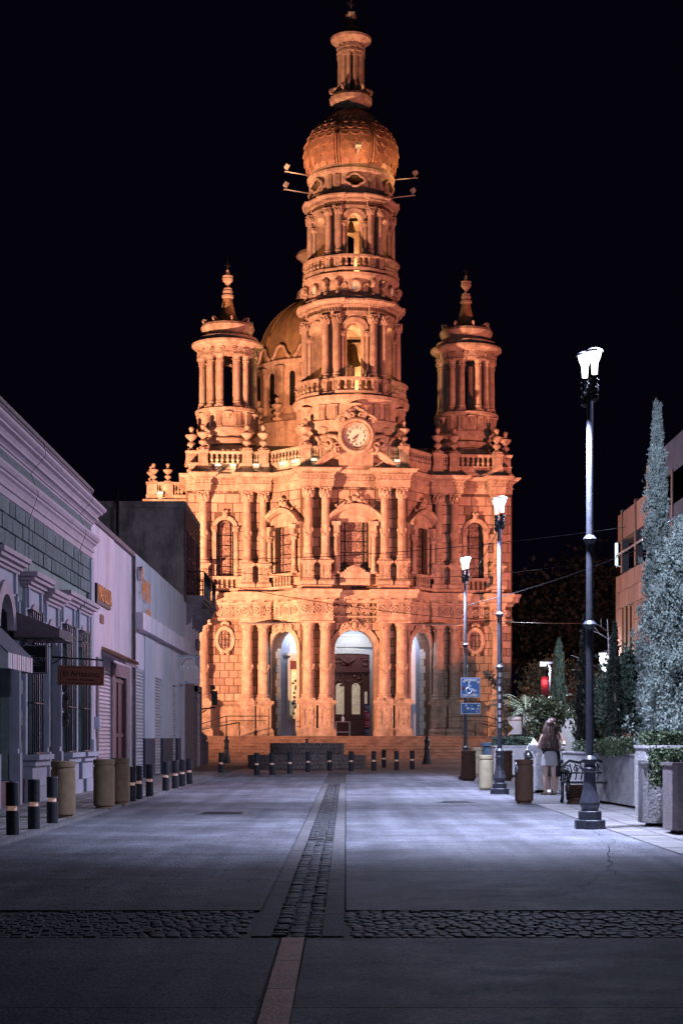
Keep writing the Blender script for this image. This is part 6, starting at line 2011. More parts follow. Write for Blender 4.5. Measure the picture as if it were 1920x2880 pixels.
ps = thing('notice_banner', 'tall red and navy notice banner beside the church door', 'banner', L2W(1.0, .45, 1.40), R(5))
for i, m in enumerate(('postblue', 'red', 'red', 'postblue')):
    o = MB().box(-.16, .16, -.02, .0, i * .46, i * .46 + .44).build('banner_panel', m, ps)
    for (x0, z0, w, h) in ((-.1, .14, .07, .2), (.02, .12, .09, .24), (-.12, .04, .24, .03)):
        MB().box(x0, x0 + w, -.025, -.019, i * .46 + z0, i * .46 + z0 + h).build('print', 'lilac', o)
# -- traffic light post on the left
tl = thing('signal_post', 'black ornate iron post with a traffic light on a bracket arm at the corner', 'traffic light', (-6.55, 76.0, 0))
MB().lathe([(.3, 0), (.3, .2), (.22, .25), (.2, .6), (.14, .9), (.12, 1.3), (.14, 1.35), (.09, 1.4), (.085, 2.9), (.1, 2.95), (.08, 3.3), (.06, 3.5), (.0, 3.7)], 14).build('post', 'iron', tl)
b = MB(); b.tube([(0, 0, 2.5), (.98, 0, 2.62)], .04, 6); b.tube([(.0, 0, 2.2), (.2, 0, 2.3), (.6, 0, 2.5)], .03, 6); b.tube([(.24 + .12 * math.cos(a), 0, 2.42 + .12 * math.sin(a)) for a in [2 * pi * i / 14 for i in range(14)]], .025, 5, closed=True); b.build('arm', 'iron', tl)
b = MB(); b.box(.82, 1.08, -.1, .1, 2.72, 3.35); b.box(.80, .98, -.05, .05, 3.42, 3.6); b.build('signal_head', 'iron', tl)
gp = thing('gate_pier', 'small carved stone gate pier with scroll at the corner by the church steps', 'pier', (-6.35, 79.5, 0)); MB().box(-.2, .2, -.2, .2, 0, 1.1).build('pier', 'jamb', gp)
b = MB(); b.tube(spiral((0, 1.3), .18, 1.4, 14, pi / 2, 1, -.1), .07, 6); b.ball((0, 0, 1.25), .17, 8, 6); b.build('scroll_cap', 'jamb', gp)

# -- planters
def planter(x0, x1, y0, y1, h, m, label, z0=.0, poly=None):
    t = thing('planter', label, 'planter', ((x0 + x1) / 2, (y0 + y1) / 2, 0), 0, 'concrete planters on the right pavement')
    w, d = (x1 - x0) / 2, (y1 - y0) / 2
    b = MB(); e = .06
    pts = [(-w + e, -d), (w - e, -d), (w, -d + e), (w, d - e), (w - e, d), (-w + e, d), (-w, d - e), (-w, -d + e)]
    b.prism(pts, .06, h, 'xy'); b.build('planter_box', m, t)
    MB().box(-w + .1, w - .1, -d + .1, d - .1, 0, .06).build('foot', 'soil', t)
    b = MB(); 
    for (a, c, f_, g) in ((-w - .015, w + .015, -d - .015, -d + .09), (-w - .015, w + .015, d - .09, d + .015), (-w - .015, -w + .09, -d + .09, d - .09), (w - .09, w + .015, -d + .09, d - .09)): b.box(a, c, f_, g, h + .001, h + .045)
    b.build('rim', m, t)
    MB().box(-w + .1, w - .1, -d + .1, d - .1, h - .02, h + .015).build('soil', 'soil', t)
    return t
def hedge(x0, x1, y0, y1, z0, z1, label, n=9000, m='leafhedge', size=.03):
    t = thing('hedge', label, 'hedge', ((x0 + x1) / 2, (y0 + y1) / 2, z0), 0, 'clipped hedges in the planters')
    w, d, h = (x1 - x0) / 2, (y1 - y0) / 2, z1 - z0
    p = rng.uniform(-1, 1, size=(n * 2, 3)); p[:, 2] = (p[:, 2] + 1) / 2
    edge = np.maximum(np.maximum(abs(p[:, 0]), abs(p[:, 1])), p[:, 2]) > .72
    p = p[edge][:n]
    q = p * np.array([w, d, h]) + rng.normal(size=p.shape) * .018
    ob('foliage', leaf_mesh('foliage', q, .4, size, m), None, t)
    MB().box(-w * .8, w * .8, -d * .8, d * .8, .0, h * .78).build('branches', 'leafdark', t)
    return t
# long low planter whose street side slants away
t = thing('planter', 'long smooth concrete planter behind the bench, its face slanting away', 'planter', (5.3, 34.0, 0), 0, 'concrete planters on the right pavement')
b = MB(); b.prism([(.01, -3.1), (2.6, -3.1), (2.6, 3.3), (-.45, 3.3)], .05, .96, 'xy'); b.build('planter_box', 'concrete', t)
b = MB(); b.prism([(.08, -3.0), (2.5, -3.0), (2.5, 3.2), (-.35, 3.2)], 0, .05, 'xy'); b.build('foot', 'soil', t)
b = MB(); b.prism([(-.005, -3.11), (.09, -3.11), (-.37, 3.31), (-.465, 3.31)], .961, .995, 'xy'); b.build('rim', 'concrete', t)
planter(4.63, 5.9, 25.9, 26.9, 1.13, 'rough', 'tallest rough-cast planter with a hedge, behind the two front ones')
planter(4.36, 4.80, 24.6, 25.1, .92, 'rough', 'narrow rough-cast planter in front of the tallest one')
planter(4.40, 5.6, 22.6, 23.4, .92, 'darkplanter', 'dark brown planter at the right frame edge')
planter(4.52, 5.25, 40.0, 40.7, 1.03, 'rough', 'rough-cast planter behind the couple')
planter(5.02, 6.25, 55.8, 57, .98, 'concrete', 'grey planter with a domed bush beyond the middle lamp')
planter(7.5, 8.9, 60, 61.2, 1.9, 'concrete', 'bright pale planter far behind the couple, with a thin cypress')
planter(6.1, 9.5, 41, 42, .95, 'concrete', 'long grey planter behind the dark cypress')
hedge(5.0, 7.8, 31.1, 37.0, .96, 1.22, 'clipped hedge on the long smooth planter', 22000)
hedge(4.7, 5.85, 25.98, 26.82, 1.13, 1.36, 'clipped hedge on the tallest rough planter', 10000)
hedge(4.41, 5.5, 23.6, 24.5, .62, 1.12, 'clipped hedge between the front planters at the frame edge', 10000)
hedge(4.42, 5.5, 22.7, 23.3, .92, 1.06, 'low hedge on the dark brown planter', 6000)
hedge(5.05, 6.2, 55.9, 56.9, .98, 1.28, 'low domed bush in the grey planter beyond the middle lamp', 4000, 'leafgreen', .05)
hedge(6.1, 8.6, 38.5, 39.8, .8, 1.3, 'clipped hedge in the second row, left of the dark cypress', 6000)
hedge(6.3, 9.4, 33.8, 35.0, 1.0, 1.55, 'tall clipped hedge in the back row at the right', 8000)
hedge(7.5, 8.8, 60.1, 61.1, 1.9, 2.15, 'low hedge on the bright pale planter', 3000, 'leafgreen', .05)
# terracotta pot and bench
tp = thing('terracotta_pot', 'ribbed terracotta pot beside the bench', 'pot', (4.62, 33.6, 0)); MB().lathe([(.13, 0), (.17, .12), (.20, .25), (.215, .36), (.19, .36), (.18, .3), (.02, .29)], 20).build('pot', 'terracotta', tp)
b = MB()
for z in (.07, .15, .23): b.lathe([(.17 + z * .12, z), (.185 + z * .12, z + .02), (.17 + z * .12, z + .04)], 20, cap=False)
b.build('pot_rib', 'bin', tp)
bn = thing('iron_bench', 'black ornate cast iron bench behind the nearest lamp base', 'bench', (4.95, 33.2, 0), R(8))
MB().box(-.62, .62, -.2, .2, .40, .44).build('seat', 'iron', bn)
b = MB(); b.tube([(-.62, .22, .44), (-.6, .26, .72), (-.45, .27, .84), (-.25, .27, .80), (0, .27, .9), (.25, .27, .80), (.45, .27, .84), (.6, .26, .72), (.62, .22, .44)], .03, 6)
for i in range(11): b.tube([(-.55 + i * .11, .24, .46), (-.55 + i * .11 + .04, .26, .62), (-.55 + i * .11, .265, .78)], .014, 5)
b.tube([(-.6, .25, .6), (.6, .25, .6)], .018, 5)
for i in range(6): b.tube(spiral((-.5 + i * .2, .68), .08, 1.3, 12, 0, 1, .255), .012, 4)
b.ball((-.62, .22, .82), .05); b.build('backrest', 'iron', bn)
for s in (-1, 1):
    b = MB(); b.tube([(s * .6, -.24, .03), (s * .6, -.18, .12), (s * .6, -.22, .3), (s * .6, -.2, .42)], [.04, .03, .035, .04], 6); b.build('leg', 'iron', bn)
    b = MB(); b.tube([(s * .6, .26, .03), (s * .6, .2, .14), (s * .6, .22, .42)], [.04, .03, .035], 6); b.build('leg', 'iron', bn)
    b = MB(); b.tube([(s * .6, .24, .66), (s * .6, .0, .66), (s * .6, -.22, .64), (s * .6, -.26, .58), (s * .6, -.2, .44)], .035, 6); b.tube([(s * .6 , -.24 + .05 * math.cos(a), .6 + .05 * math.sin(a)) for a in [i * .6 for i in range(11)]], .02, 5)
    for i in range(3): b.tube([(s * .6, -.12 + i * .12, .44), (s * .6, -.1 + i * .12, .65)], .014, 5)
    b.build('armrest', 'iron', bn)
bt = thing('blue_barrel', 'grey-blue lidded barrel behind the low planter', 'barrel', (5.05, 58.0, 0)); MB().lathe([(.2, 0), (.22, .5), (.22, 1.0)], 18).build('barrel', 'bluebarrel', bt); MB().lathe([(.29, 1.0), (.3, 1.08), (.2, 1.12)], 18).build('lid', 'bluebarrel', bt)
# ------------------------------------------------------------------ trees and plants
random.seed(41)
def trunk_mesh(pts, r, name='trunk'):
    return MB().tube(pts, r, 7).mesh(name)
def cypress(x, y, z0, h, r, label, m, n, size=.06, top=.35, lump=.22):
    t = thing('cypress_tree', label, 'tree', (x, y, z0), 0, 'cypress trees on the right')
    k = MB().tube([(0, 0, 0), (.02, 0, h * .5), (0, 0, h * .93)], [.07, .05, .01], 7); k.build('trunk', 'bark', t)
    # clumps of sprays set round the axis; outline uneven
    n = n * 3; size = size * .42
    nc = int(n / 55)
    pos = []
    for i in range(nc):
        u = rng.uniform(0.03, 1)
        a = rng.uniform(0, 2 * pi)
        prof_ = r * (min(1, .55 + u * 2.2) if u < .2 else (1 - (u - .2) / .8 * (1 - top)) if u < .75 else top * 1.0 * (1 - .312) / 1 + (1 - u) * 0)
        prof_ = r * np.interp(u, [0, .08, .2, .45, .7, .85, 1.0], [.45, .85, 1, .86, .6 if top > .3 else .5, top, .05])
        rr = prof_ * math.sqrt(rng.uniform(.25, 1)) * (1 + lump * rng.normal() * .5)
        w_ = math.sin(3 * a + 9 * u * h / 4) + math.sin(5 * a - 14 * u * h / 4 + 1 + x) + math.sin(2 * a + 23 * u * h / 4 + 2 + x)
        if w_ < -1.0 and rng.uniform() < .85: continue
        rr *= 1 + .11 * w_ * min(1, lump * 1.6)
        c = np.array([rr * math.cos(a), rr * math.sin(a), u * h])
        s_ = np.array([1, 1, 1.5]) * r * .13
        pos.append(c + rng.normal(size=(55, 3)) * s_ * (.6 + .4 * (1 - u)))
    p = np.concatenate(pos); p[:, 2] = np.clip(p[:, 2], .02, None)
    ob('crown', leaf_mesh('crown', p, .9, size, m, aspect=2.6), None, t)
    return t
cypress(5.75, 31.0, .9, 6.45, .31, 'tall silver-green cypress right of the nearest lamp, reaching into the sky', 'leafsilver', 22000, .05, .32, .5)
cypress(5.70, 28.6, .9, 4.0, .46, 'broad bushy silver juniper in front of the tall cypress', 'leafsilver', 26000, .055, .45, .95)
cypress(6.9, 30.0, .6, 5.0, .6, 'second silver juniper at the right frame edge', 'leafsilver', 20000, .055, .45, .9)
cypress(6.9, 43.0, .2, 4.0, .22, 'slim dark cypress standing alone left of the citrus tree', 'leafdark', 9000, .05, .4)
cypress(7.0, 49.0, .2, 4.6, .27, 'dark cypress hidden behind the nearest lamp post', 'leafdark', 9000, .06, .4)
cypress(7.75, 60.6, 1.9, 2.9, .24, 'thin lit cypress growing from the bright pale planter', 'leafgreen', 9000, .05, .6)
def round_tree(x, y, label, h0, h1, r, m, n, size=.09, name='citrus_tree', limbs=6, bare=False):
    t = thing(name, label, 'tree', (x, y, 0), 0, 'small trees on the right')
    k = MB(); k.tube([(0, 0, 0), (.05, .02, h0 * .6), (0, 0, h0)], [.09, .08, .07], 7)
    ends = []
    for i in range(limbs):
        a = 2 * pi * i / limbs + random.uniform(-.3, .3); e = random.uniform(.5, .9)
        tip = (r * e * math.cos(a), r * e * math.sin(a), h0 + (h1 - h0) * random.uniform(.35, .85))
        k.tube([(0, 0, h0 * .92), (tip[0] * .5, tip[1] * .5, h0 + (tip[2] - h0) * .35), tip], [.05, .035, .012], 6); ends.append(tip)
    k.build('trunk', 'bark', t)
    zc = (h0 + h1) / 2; hh = (h1 - h0) / 2
    n = int(n * 1.8); size *= .7
    nc = n // 45; pos = []
    for i in range(nc):
        d = rng.normal(size=3); d /= np.linalg.norm(d)
        q = d * rng.uniform(.55, 1.02) * np.array([r, r, hh]) * (1 + .12 * math.sin(3 * d[0] + 5 * d[2]))
        pos.append(q + np.array([0, 0, zc]) + rng.normal(size=(45, 3)) * .16 * r)
    ob('crown', leaf_mesh('crown', np.concatenate(pos), .5, size, m), None, t)
    return t
round_tree(7.65, 50.0, 'small citrus tree lit white by the lamp behind it', 1.1, 3.15, .72, 'leafcitrus', 7000, .10)
round_tree(8.0, 46.0, 'dark green citrus tree right of the slim dark cypress', 1.5, 3.7, 1.1, 'leafgreen', 7000, .10)
round_tree(8.3, 43.5, 'leafy citrus shoot standing above the dark citrus tree', 2.0, 4.1, .45, 'leafcitrus', 2200, .11)
round_tree(6.5, 54.0, 'low citrus tree left of the nearest lamp post', 1.2, 2.6, .55, 'leafcitrus', 2500, .10)
# bare tree
bt_ = thing('bare_tree', 'leafless pale tree with bare twigs around the distant lamp', 'tree', (8.1, 52.0, 0))
k = MB(); k.tube([(0, 0, 0), (.05, 0, 1.6), (.1, 0, 3.2), (.02, 0, 4.9)], [.07, .05, .03, .012], 6)
for i in range(16):
    z = random.uniform(1.6, 4.5); a = random.uniform(0, 2 * pi); L = random.uniform(.4, 1.1) * (1 if z < 3.6 else .5)
    m_ = (L * .5 * math.cos(a), L * .5 * math.sin(a), z + L * .35); e_ = (L * math.cos(a), L * math.sin(a), z + L * .55)
    k.tube([(.06, 0, z), m_, e_], [.02, .014, .006], 5)
    k.tube([m_, (m_[0] + .2 * math.cos(a + 1), m_[1] + .2, m_[2] + .28)], [.01, .004], 4)
k.build('branches', 'barkpale', bt_)
# palms
def palm(x, y, h, label, L=2.0, nf=26, m='palmleaf'):
    t = thing('palm_tree', label, 'palm tree', (x, y, 0), 0, 'palm trees beside the church')
    MB().tube([(0, 0, 0), (.05, 0, h * .5), (0, 0, h)], [.28, .24, .22], 10).build('trunk', 'bark', t)
    for i in range(nf):
        a = 2 * pi * i / nf * 2.4; el = random.uniform(-.3, 1.15)
        fr_ = MB(); pts = []
        for k in range(9):
            s_ = k / 8
            rr = L * s_ * math.cos(el * (1 - .4 * s_)); z = L * (s_ * math.sin(el) - .75 * s_ * s_ * (.5 + .3 * math.cos(el)))
            pts.append(Vector((rr * math.cos(a), rr * math.sin(a), h + z)))
        fr_.tube(pts, [.03 * (1 - .8 * k / 8) for k in range(9)], 4)
        side = Vector((-math.sin(a), math.cos(a), 0))
        for k in range(1, 9):
            for u in (0, .5):
                p = pts[k - 1].lerp(pts[k], u); d = (pts[k] - pts[k - 1]).normalized()
                for s_ in (-1, 1):
                    ll = .42 * (1 - abs(k - 4.5) / 7)
                    tip = p + side * s_ * ll * .8 + d * ll * .55 - Vector((0, 0, ll * .35))
                    fr_.quad(p - d * .03, p + d * .03, tip, tip - d * .012)
        fr_.build('frond', m, t)
palm(9.1, 84.0, 2.5, 'palm with drooping fronds right beside the church wall', 2.4, 30)
palm(11.4, 80.0, 3.0, 'second palm right of the church, under the red signal', 1.8, 22)
palm(10.9, 66.0, 2.3, 'spiky palm behind the thin lit cypress', 1.4, 20, 'leafgreen')
# dry leaning stalk
dp = thing('dry_palm_stalk', 'dry brown drooping plant stalk behind the middle lamp', 'plant', (px(1160, 57), 57.2, 0))
pts = [(0.02, 0, .9), (.02, 0, 1.6), (-.04, 0, 2.2), (-.2, 0, 2.9), (-.42, 0, 3.25), (-.62, 0, 3.45)]
MB().tube(pts, [.03, .028, .022, .018, .014, .008], 5).build('stem', 'dryplant', dp)
P = []
for i in range(len(pts) - 1):
    a = np.array(pts[i]); c = np.array(pts[i + 1])
    for u in rng.uniform(0, 1, 120): P.append(a + (c - a) * u + rng.normal(size=3) * (.05 if i < 3 else .08))
ob('dry_leaves', leaf_mesh('dry_leaves', np.array(P), -.4, .05, 'dryplant', 2.6), None, dp)
MB().lathe([(.28, 0), (.3, .9), (.2, .92)], 16).build('pot', 'concrete', dp)
# big dark trees far right behind the church
def big_tree(x, y, label, h, r, n=9000, m='leafdark', size=.35):
    t = thing('tree', label, 'tree', (x, y, 0), 0, 'large dark trees beyond the church')
    k = MB(); k.tube([(0, 0, 0), (.2, 0, h * .35), (0, 0, h * .7)], [.4, .3, .1], 8)
    for i in range(6):
        a = i * 1.05; k.tube([(0, 0, h * .35), (r * .4 * math.cos(a), r * .4 * math.sin(a), h * .55), (r * .75 * math.cos(a), r * .75 * math.sin(a), h * .72)], [.16, .1, .03], 6)
    k.build('trunk', 'bark', t)
    n = n * 2; size *= .6; pos = []
    for i in range(n // 60):
        d = rng.normal(size=3); d /= np.linalg.norm(d)
        pos.append(d * rng.uniform(.4, 1.0) * np.array([r, r, h * .34]) + np.array([0, 0, h * .66]) + rng.normal(size=(60, 3)) * r * .13)
    ob('crown', leaf_mesh('crown', np.concatenate(pos), .3, size, m), None, t)
big_tree(16, 112, 'large dark tree just right of the church', 12.5, 5.5, 10000); big_tree(24, 105, 'large dark tree farther right beyond the palms', 11, 5.5, 10000)
big_tree(11.8, 92, 'tree with pale lit leaves right behind the palms', 5.6, 2.2, 8000, 'leafdark', .18)
# far street lamps and signals
fl = thing('street_lamp', 'distant lit lantern among the citrus trees', 'street lamp', (8.95, 58.0, 0)); MB().lathe([(.12, 0), (.07, .4), (.05, 3.6)], 10).build('post', 'lampiron', fl)
MB().lathe([(.06, 3.55), (.16, 3.9), (.18, 4.15)], 14).build('diffuser', 'lampglow', fl); MB().lathe([(.2, 4.15), (.05, 4.25)], 14).build('cap', 'lampiron', fl)
lamp("street_light", 'POINT', (8.9, 57.6, 3.7), 420, (0.8, 0.88, 1.0), size=.12)
fl = thing('street_lamp', 'small distant cut-off lamp above the red signal', 'street lamp', (10.3, 84.0, 0)); MB().tube([(0, 0, 0), (0, 0, 4.7), (-.1, 0, 5.0)], .05, 6).build('post', 'lampiron', fl)
b = MB(); b.box(-.5, .1, -.15, .15, 4.92, 5.0); b.build('head', 'lampiron', fl); MB().box(-.48, -.2, -.12, .12, 4.8, 4.915).build('diffuser', 'lampglow', fl)
lamp("street_light", 'POINT', (9.9, 83.8, 4.6), 1200, (0.75, 0.85, 1.0), size=.12)
ts = thing('traffic_signal', 'red traffic signal glowing in front of the palms', 'traffic light', (9.43, 79.0, 0)); MB().tube([(.1, 0, 0), (.1, 0, 4.4)], .06, 6).build('post', 'iron', ts)
MB().box(-.15, .15, -.1, .1, 3.2, 4.1).build('housing', 'iron', ts)
b = MB(); b.F([b.P((.10 * math.cos(2 * pi * i / 16), -.11, 3.85 + .12 * math.sin(2 * pi * i / 16))) for i in range(16)]); b.build('red_lens', 'redlight', ts)
lamp("signal_lamp", 'POINT', (9.43, 78.7, 3.85), 90, (1.0, 0.03, 0.05), size=.1)
ys_ = thing('warning_sign', 'small yellow diamond road sign near the church corner', 'sign', (7.6, 78.0, 0)); MB().tube([(0, 0, 0), (0, 0, 1.7)], .03, 5).build('post', 'iron', ys_)
MB().prism([(-.3, 1.7), (0, 1.4), (.3, 1.7), (0, 2.0)], -.04, -.02, 'xz').build('plate', 'yellowsign', ys_)
# parked car beyond the planters
car = thing('parked_car', 'dark red car crossing behind the couple', 'car', (8.3, 77.0, 0), R(0))
b = MB(); side = [(-2.1, .35), (-2.15, .7), (-1.9, .92), (-1.1, .98), (-.6, 1.42), (.7, 1.45), (1.35, 1.0), (2.0, .92), (2.15, .65), (2.1, .35)]
b.prism(side, -.8, .8, 'xz'); b.build('body', 'carpaint', car)
b = MB(); b.prism([(-1.0, 1.0), (-.58, 1.36), (0, 1.38), (0, 1.0)], -.81, -.80, 'xz'); b.build('window', 'glass', car); b = MB(); b.prism([(.08, 1.0), (.08, 1.38), (.66, 1.38), (1.2, 1.0)], -.81, -.80, 'xz'); b.build('window', 'glass', car)
for x in (-1.3, 1.35):
    for y in (-.72, .72):
        w = MB().lathe([(.16, -.1), (.33, -.1), (.34, -.06), (.34, .06), (.33, .1), (.16, .1)], 20); w.v = [(a, c, b_) for a, b_, c in w.v]; o = w.build('tyre', 'rubber', car, (x, y, .33))
        w = MB().lathe([(.17, -.06), (.05, -.09), (.02, -.09)], 14); w.v = [(a, c, b_) for a, b_, c in w.v]; w.build('rim', 'chrome', o)
for y in (-.6, .6): MB().box(-2.16, -2.1, y - .15, y + .15, .62, .75).build('headlight', 'white', car)
# pale wall / kiosk shapes at the back
kw = thing('kiosk', 'pale low kiosk wall behind the palms', 'kiosk', (9.6, 88, 0)); MB().box(-1.0, 1.0, 0, 1.5, 0, 2.2).build('wall', 'bluetrim', kw); MB().box(-1.1, 1.1, -.1, 1.6, 2.2, 2.35).build('roof', 'greywall', kw)
gpier = thing('gate_pier', 'stone pier with ball finial at the right end of the church steps', 'pier', L2W(9.75, -3.5, 0), R(5)); MB().box(-.3, .3, -.3, .3, 0, 3.5).build('shaft', 'stone', gpier); MB().box(-.38, .38, -.38, .38, 3.5, 3.65).build('cap', 'stone', gpier); MB().ball((0, 0, 3.9), .26, 12, 8).build('ball', 'stone', gpier)

# ------------------------------------------------------------------ modern building on the right
mb_ = thing('modern_building', 'modern building clad in rust-coloured stone panels with an upper terrace', 'building', (9.4, 0, 0))
MB().box(.06, 10, 38, 58, 0, 6.7).build('core', 'darkwall', mb_)
pw_ = MB().box(.0, .06, 46, 58, 0, 6.75).build('street_wall', 'joint', mb_)
PNL = MB().box(-.5, .5, -.5, .5, -.5, .5).mesh('stone_panel'); PNL.materials.append(MATS['panelstone'])
wz = (2.3, 5.55)
for r in range(12):
    z0 = .0 + r * .56
    for c in range(20):
        y0 = 46 + c * .6
        if z0 + .3 > wz[0] and z0 + .2 < wz[1] and 54.2 < y0 + .3 < 56.6: continue
        ob('stone_panel', PNL, None, pw_, (-.02 + random.uniform(-.006, .006), y0 + .3, z0 + .28), scale=(.05, .585, .545))
for y0 in (54.4, 55.2, 56.0): MB().box(-.05, .0, y0, y0 + .42, *wz).build('slit_window', 'black', mb_)
MB().box(-.04, .06, 57.95, 58.1, 0, 6.75).build('corner_trim', 'panelstone', mb_)
b = MB(); b.box(-.05, 6, 44, 57.6, 7.85, 8.75); b.build('roof_fascia', 'panelstone', mb_)
b = MB(); b.box(.8, 6, 44, 57, 6.75, 7.85); b.build('terrace_wall', 'darkwall', mb_)
for y in (56.6, 54.0, 51.0, 48.0): MB().box(-.08, .15, y, y + .25, 6.75, 8.75 + .1).build('steel_post', 'iron', mb_)
MB().tube([(-.1, 57.6, 7.4), (-.1, 46, 7.4)], .04, 6).build('terrace_rail', 'chrome', mb_)
b = MB(); b.box(.4, 10, 38, 52, 8.8, 9.6); b.box(-.05, 10, 42, 51.5, 6.7, 9.7); b.build('upper_block', 'darkwall', mb_)
MB().box(-.05, .3, 51.5, 52.3, 8.75, 9.6).build('parapet_block', 'panelstone', mb_)
nt_ = thing('tube_light', 'vertical white tube lights glowing on the terrace corner', 'light', (9.35, 57.9, 6.95))
MB().tube([(0, 0, .18), (0, 0, .55)], .05, 8).build('tube', 'neon', nt_); MB().tube([(0, 0, .57), (0, 0, .93)], .05, 8).build('tube', 'neon', nt_)
b = MB(); b.tube([(.02, 0, .16), (.3, -.5, .02), (.5, -.8, -.05)], .02, 5); b.tube([(0, .02, .1), (0, .02, 1.0)], .012, 4); b.build('bracket', 'chrome', nt_)

# ------------------------------------------------------------------ overhead wires
def wire(a, c, sag, r, label):
    pts = []
    for i in range(17):
        u = i / 16; p = Vector(a).lerp(Vector(c), u); p.z -= sag * 4 * u * (1 - u); pts.append(p)
    o = MB().tube(pts, r, 4).build('overhead_wire', 'iron'); return tag(o, label, 'wire', 'overhead wires')
wire((-6.0, 67.5, 7.6), (12.5, 84, 6.9), .5, .014, 'thin wire crossing low in front of the church columns')
wire((-6.0, 74, 8.6), (14, 76, 9.6), .8, .012, 'thin wire rising to the right across the church windows')
wire((-6.05, 73.8, 9.0), (9.4, 56, 8.2), .3, .012, 'thin wire from the brick building to the terrace')
wire((3.8, 52, 5.3), (9.4, 50.0, 7.1), .15, .012, 'bright wire from the far lamp to the right building')
wire((3.8, 52, 5.9), (3.63, 39.0, 6.1), .05, .012, 'short wire between the far and the middle lamps')

# ------------------------------------------------------------------ people
def skin_body(name, verts, edges, radii, m, parent, sub=2):
    import bmesh
    bm = bmesh.new(); lay = bm.verts.layers.skin.verify(); vs = [bm.verts.new(v) for v in verts]
    for e in edges: bm.edges.new((vs[e[0]], vs[e[1]]))
    for i, v in enumerate(vs):
        v[lay].radius = radii[i] if isinstance(radii[i], tuple) else (radii[i], radii[i]); v[lay].use_root = (i == 0)
    me = bpy.data.meshes.new(name); bm.to_mesh(me); bm.free()
    o = bpy.data.objects.new(name, me); COL.objects.link(o)
    o.modifiers.new('skin', 'SKIN').use_smooth_shade = True
    s_ = o.modifiers.new('sub', 'SUBSURF'); s_.levels = sub; s_.render_levels = sub
    dg = bpy.context.evaluated_depsgraph_get()
    m2 = bpy.data.meshes.new_from_object(o.evaluated_get(dg)); m2.name = name
    bpy.data.objects.remove(o)
    m2.materials.clear(); m2.polygons.foreach_set('use_smooth', [True] * len(m2.polygons))
    return ob(name, m2, m, parent)
def body(parent, k, arms, skinm='skin', stance=.10):
    # vertices: pelvis, belly, chest, neck, head; legs; arms with hands
    V = [(0, 0, .92), (0, 0, 1.06), (0, 0, 1.26), (0, .0, 1.40), (0, -.0, 1.46), (0, -.01, 1.55), (0, -.01, 1.63)]
    E = [(0, 1), (1, 2), (2, 3), (3, 4), (4, 5), (5, 6)]; Rr = [(.15, .11), (.12, .095), (.15, .10), (.055, .055), (.06, .065), (.085, .10), (.07, .08)]
    def add(p, prev, r): V.append(p); Rr.append(r); E.append((prev, len(V) - 1)); return len(V) - 1
    for s in (-1, 1):
        h = add((s * .085, 0, .86), 0, (.085, .09)); kn = add((s * (stance * .9), -.015, .48), h, (.055, .058)); cf = add((s * stance, .015, .34), kn, (.052, .055)); an = add((s * stance, .02, .09), cf, (.032, .034)); hl = add((s * stance, .02, .035), an, (.034, .03)); add((s * (stance + .02), -.14, .025), hl, (.035, .022))
    for s, pts in zip((-1, 1), arms):
        sh = add((s * .15, 0, 1.36), 2, (.055, .05)); e = add(pts[0], sh, (.04, .04)); w = add(pts[1], e, (.027, .025)); hnd = add(pts[2], w, (.03, .018))
        d = (Vector(pts[2]) - Vector(pts[1])).normalized(); sd = d.cross(Vector((0, 0, 1)) if abs(d.z) < .8 else Vector((0, 1, 0))).normalized()
        for i, (o_, L) in enumerate(((-.027, .065), (-.009, .075), (.009, .07), (.027, .055))):
            f1 = add(tuple(Vector(pts[2]) + d * .03 + sd * o_), hnd, (.0095, .0095)); add(tuple(Vector(pts[2]) + d * (.03 + L * .9) + sd * o_ * 1.1 - Vector((0, 0, .012))), f1, (.008, .008))
        t1 = add(tuple(Vector(pts[2]) + sd * .045), hnd, (.010, .010)); add(tuple(Vector(pts[2]) + sd * .06 + d * .04), t1, (.009, .009))
    o = skin_body('body', V, E, Rr, skinm, parent); return o
def shell(prof, name, m, parent, sx=1.0, sy=.75, n=20, wob=.0, c=(0, 0)):
    b = MB().lathe(prof, n, cap=False, flute=wob, nf=7); b.v = [(c[0] + x * sx, c[1] + y * sy, z) for x, y, z in b.v]; return b.build(name, m, parent)
def head_parts(p, dz=0.0, fy=-1):
    b = MB(); b.tube([(0, fy * .095, 1.565), (0, fy * .118, 1.535), (0, fy * .10, 1.525)], [.012, .017, .012], 6)
    b.ball((-.088, 0, 1.55), .024, 6, 5, (.5, 1, 1.5)); b.ball((.088, 0, 1.55), .024, 6, 5, (.5, 1, 1.5)); b.build('nose_and_ears', 'skin', p)
    b = MB(); b.ball((-.034, fy * .094, 1.57), .012, 6, 5); b.ball((.034, fy * .094, 1.57), .012, 6, 5); b.box(-.026, .026, fy * .098 - .004, fy * .098 + .004, 1.496, 1.504); b.build('eyes_and_mouth', 'ink', p)
w1 = thing('person', 'person with long wavy brown hair, black top and pale short skirt, seen from behind', 'person', (4.72, 38.6, .0), R(180 + 8))
body(w1, 1, [((-.24, -.04, 1.14), (-.30, -.24, 1.04), (-.31, -.31, 1.02)), ((.22, -.05, 1.12), (.2, -.22, 1.0), (.19, -.29, .99))], stance=.10); head_parts(w1)
shell([(.125, .86), (.165, .92), (.15, 1.04), (.16, 1.16), (.175, 1.28), (.15, 1.37), (.08, 1.42)], 'top', 'topblack', w1)
shell([(.195, .66), (.185, .76), (.175, .88), (.150, .985)], 'skirt', 'skirt', w1, 1, .80)
b = MB()
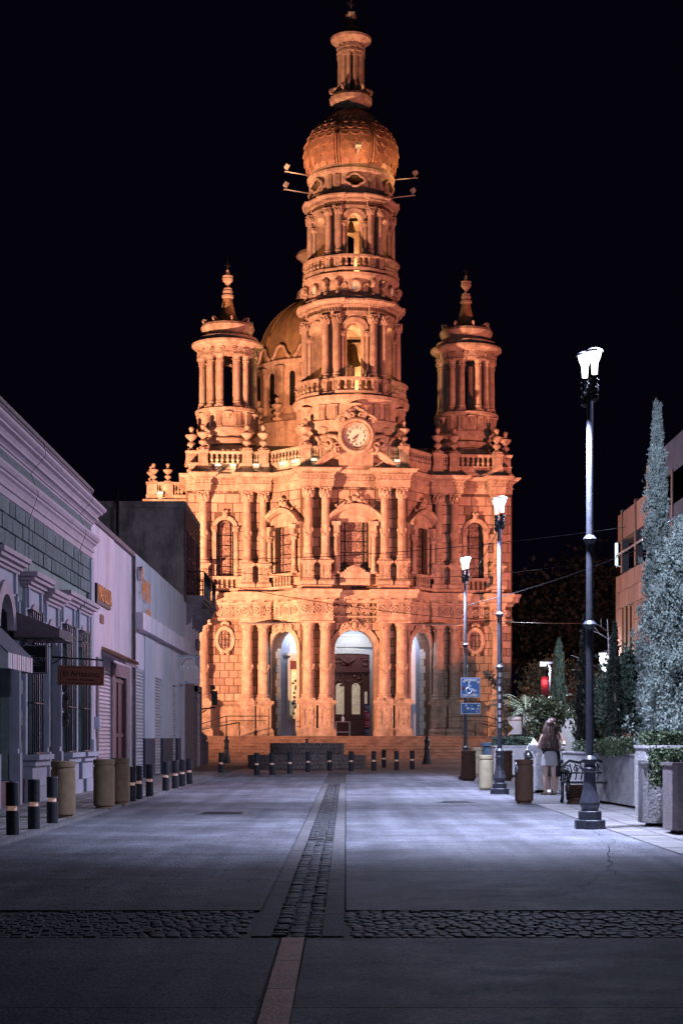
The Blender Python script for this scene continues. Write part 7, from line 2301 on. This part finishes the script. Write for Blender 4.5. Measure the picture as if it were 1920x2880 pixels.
for i in range(46):
    a = random.uniform(-.15, pi + .15) ; r0 = .085; w_ = random.uniform(.8, 1.25)
    x, y = math.cos(a), math.sin(a)
    ph = random.uniform(0, 6); pts = []
    for k in range(10):
        u = k / 9
        rr = r0 * (.35 + .75 * min(1, u * 4)) + .075 * max(0, u - .3) * w_ + .012 * math.sin(ph + u * 14)
        pts.append((x * rr * 1.25, y * rr + .03 * u, 1.655 - u * .66 + .01 * math.cos(ph + u * 11)))
    b.tube(pts, [.03, .034, .034, .032, .032, .03, .03, .026, .02, .006], 5)
b.ball((0, .015, 1.60), .105, 12, 8, (.95, 1.0, .85)); b.build('hair', 'hair', w1)
b = MB(); b.box(-.145, -.055, -.17, .06, .0, .03); b.box(.055, .145, -.17, .06, 0, .03); b.build('sandals', 'bin', w1)
w2 = thing('person', 'person with dark hair and dark skirt facing the long-haired companion, in white shoes', 'person', (4.88, 39.3, .0), R(10))
w2.scale = (1.03, 1.03, 1.03)
body(w2, 1, [((-.23, -.05, 1.12), (-.16, -.24, 1.05), (-.12, -.3, 1.06)), ((.25, -.05, 1.14), (.2, -.24, 1.08), (.14, -.3, 1.1))], stance=.09); head_parts(w2)
shell([(.16, .86), (.17, .95), (.16, 1.1), (.175, 1.28), (.15, 1.37), (.07, 1.43)], 'jacket', 'jacket', w2)
shell([(.22, .38), (.2, .6), (.18, .8), (.16, .95)], 'skirt', 'topblack', w2)
b = MB(); b.ball((0, .02, 1.60), .108, 12, 8, (.95, 1.0, .9))
for i in range(24):
    a = random.uniform(0, pi); x, y = math.cos(a), math.sin(a)
    b.tube([(x * .07, y * .07, 1.67), (x * .11, y * .1 + .01, 1.56), (x * .13, y * .11 + .02, 1.42), (x * .14, y * .11 + .02, 1.28)], [.03, .035, .03, .01], 5)
b.build('hair', 'hair', w2)
for s in (-1, 1):
    b = MB(); b.tube([(s * .09, .06, .04), (s * .095, -.05, .05), (s * .105, -.16, .03)], [.045, .05, .03], 7); b.build('shoe', 'white', w2)
# pink wrapped bouquet held by the long-haired person
bq = thing('bouquet', 'pale pink paper-wrapped bouquet held at the planter edge', 'bouquet', (4.42, 38.75, 1.06)); 
b = MB(); b.tube([(.2, .05, -.12), (.0, 0, .02), (-.12, 0, .1)], [.03, .10, .15], 9); b.build('wrapping', 'white', bq)
ob('flowers', leaf_mesh('flowers', rng.normal(size=(120, 3)) * .05 + np.array([-.1, 0, .15]), .5, .04, 'leafhedge'), None, bq)
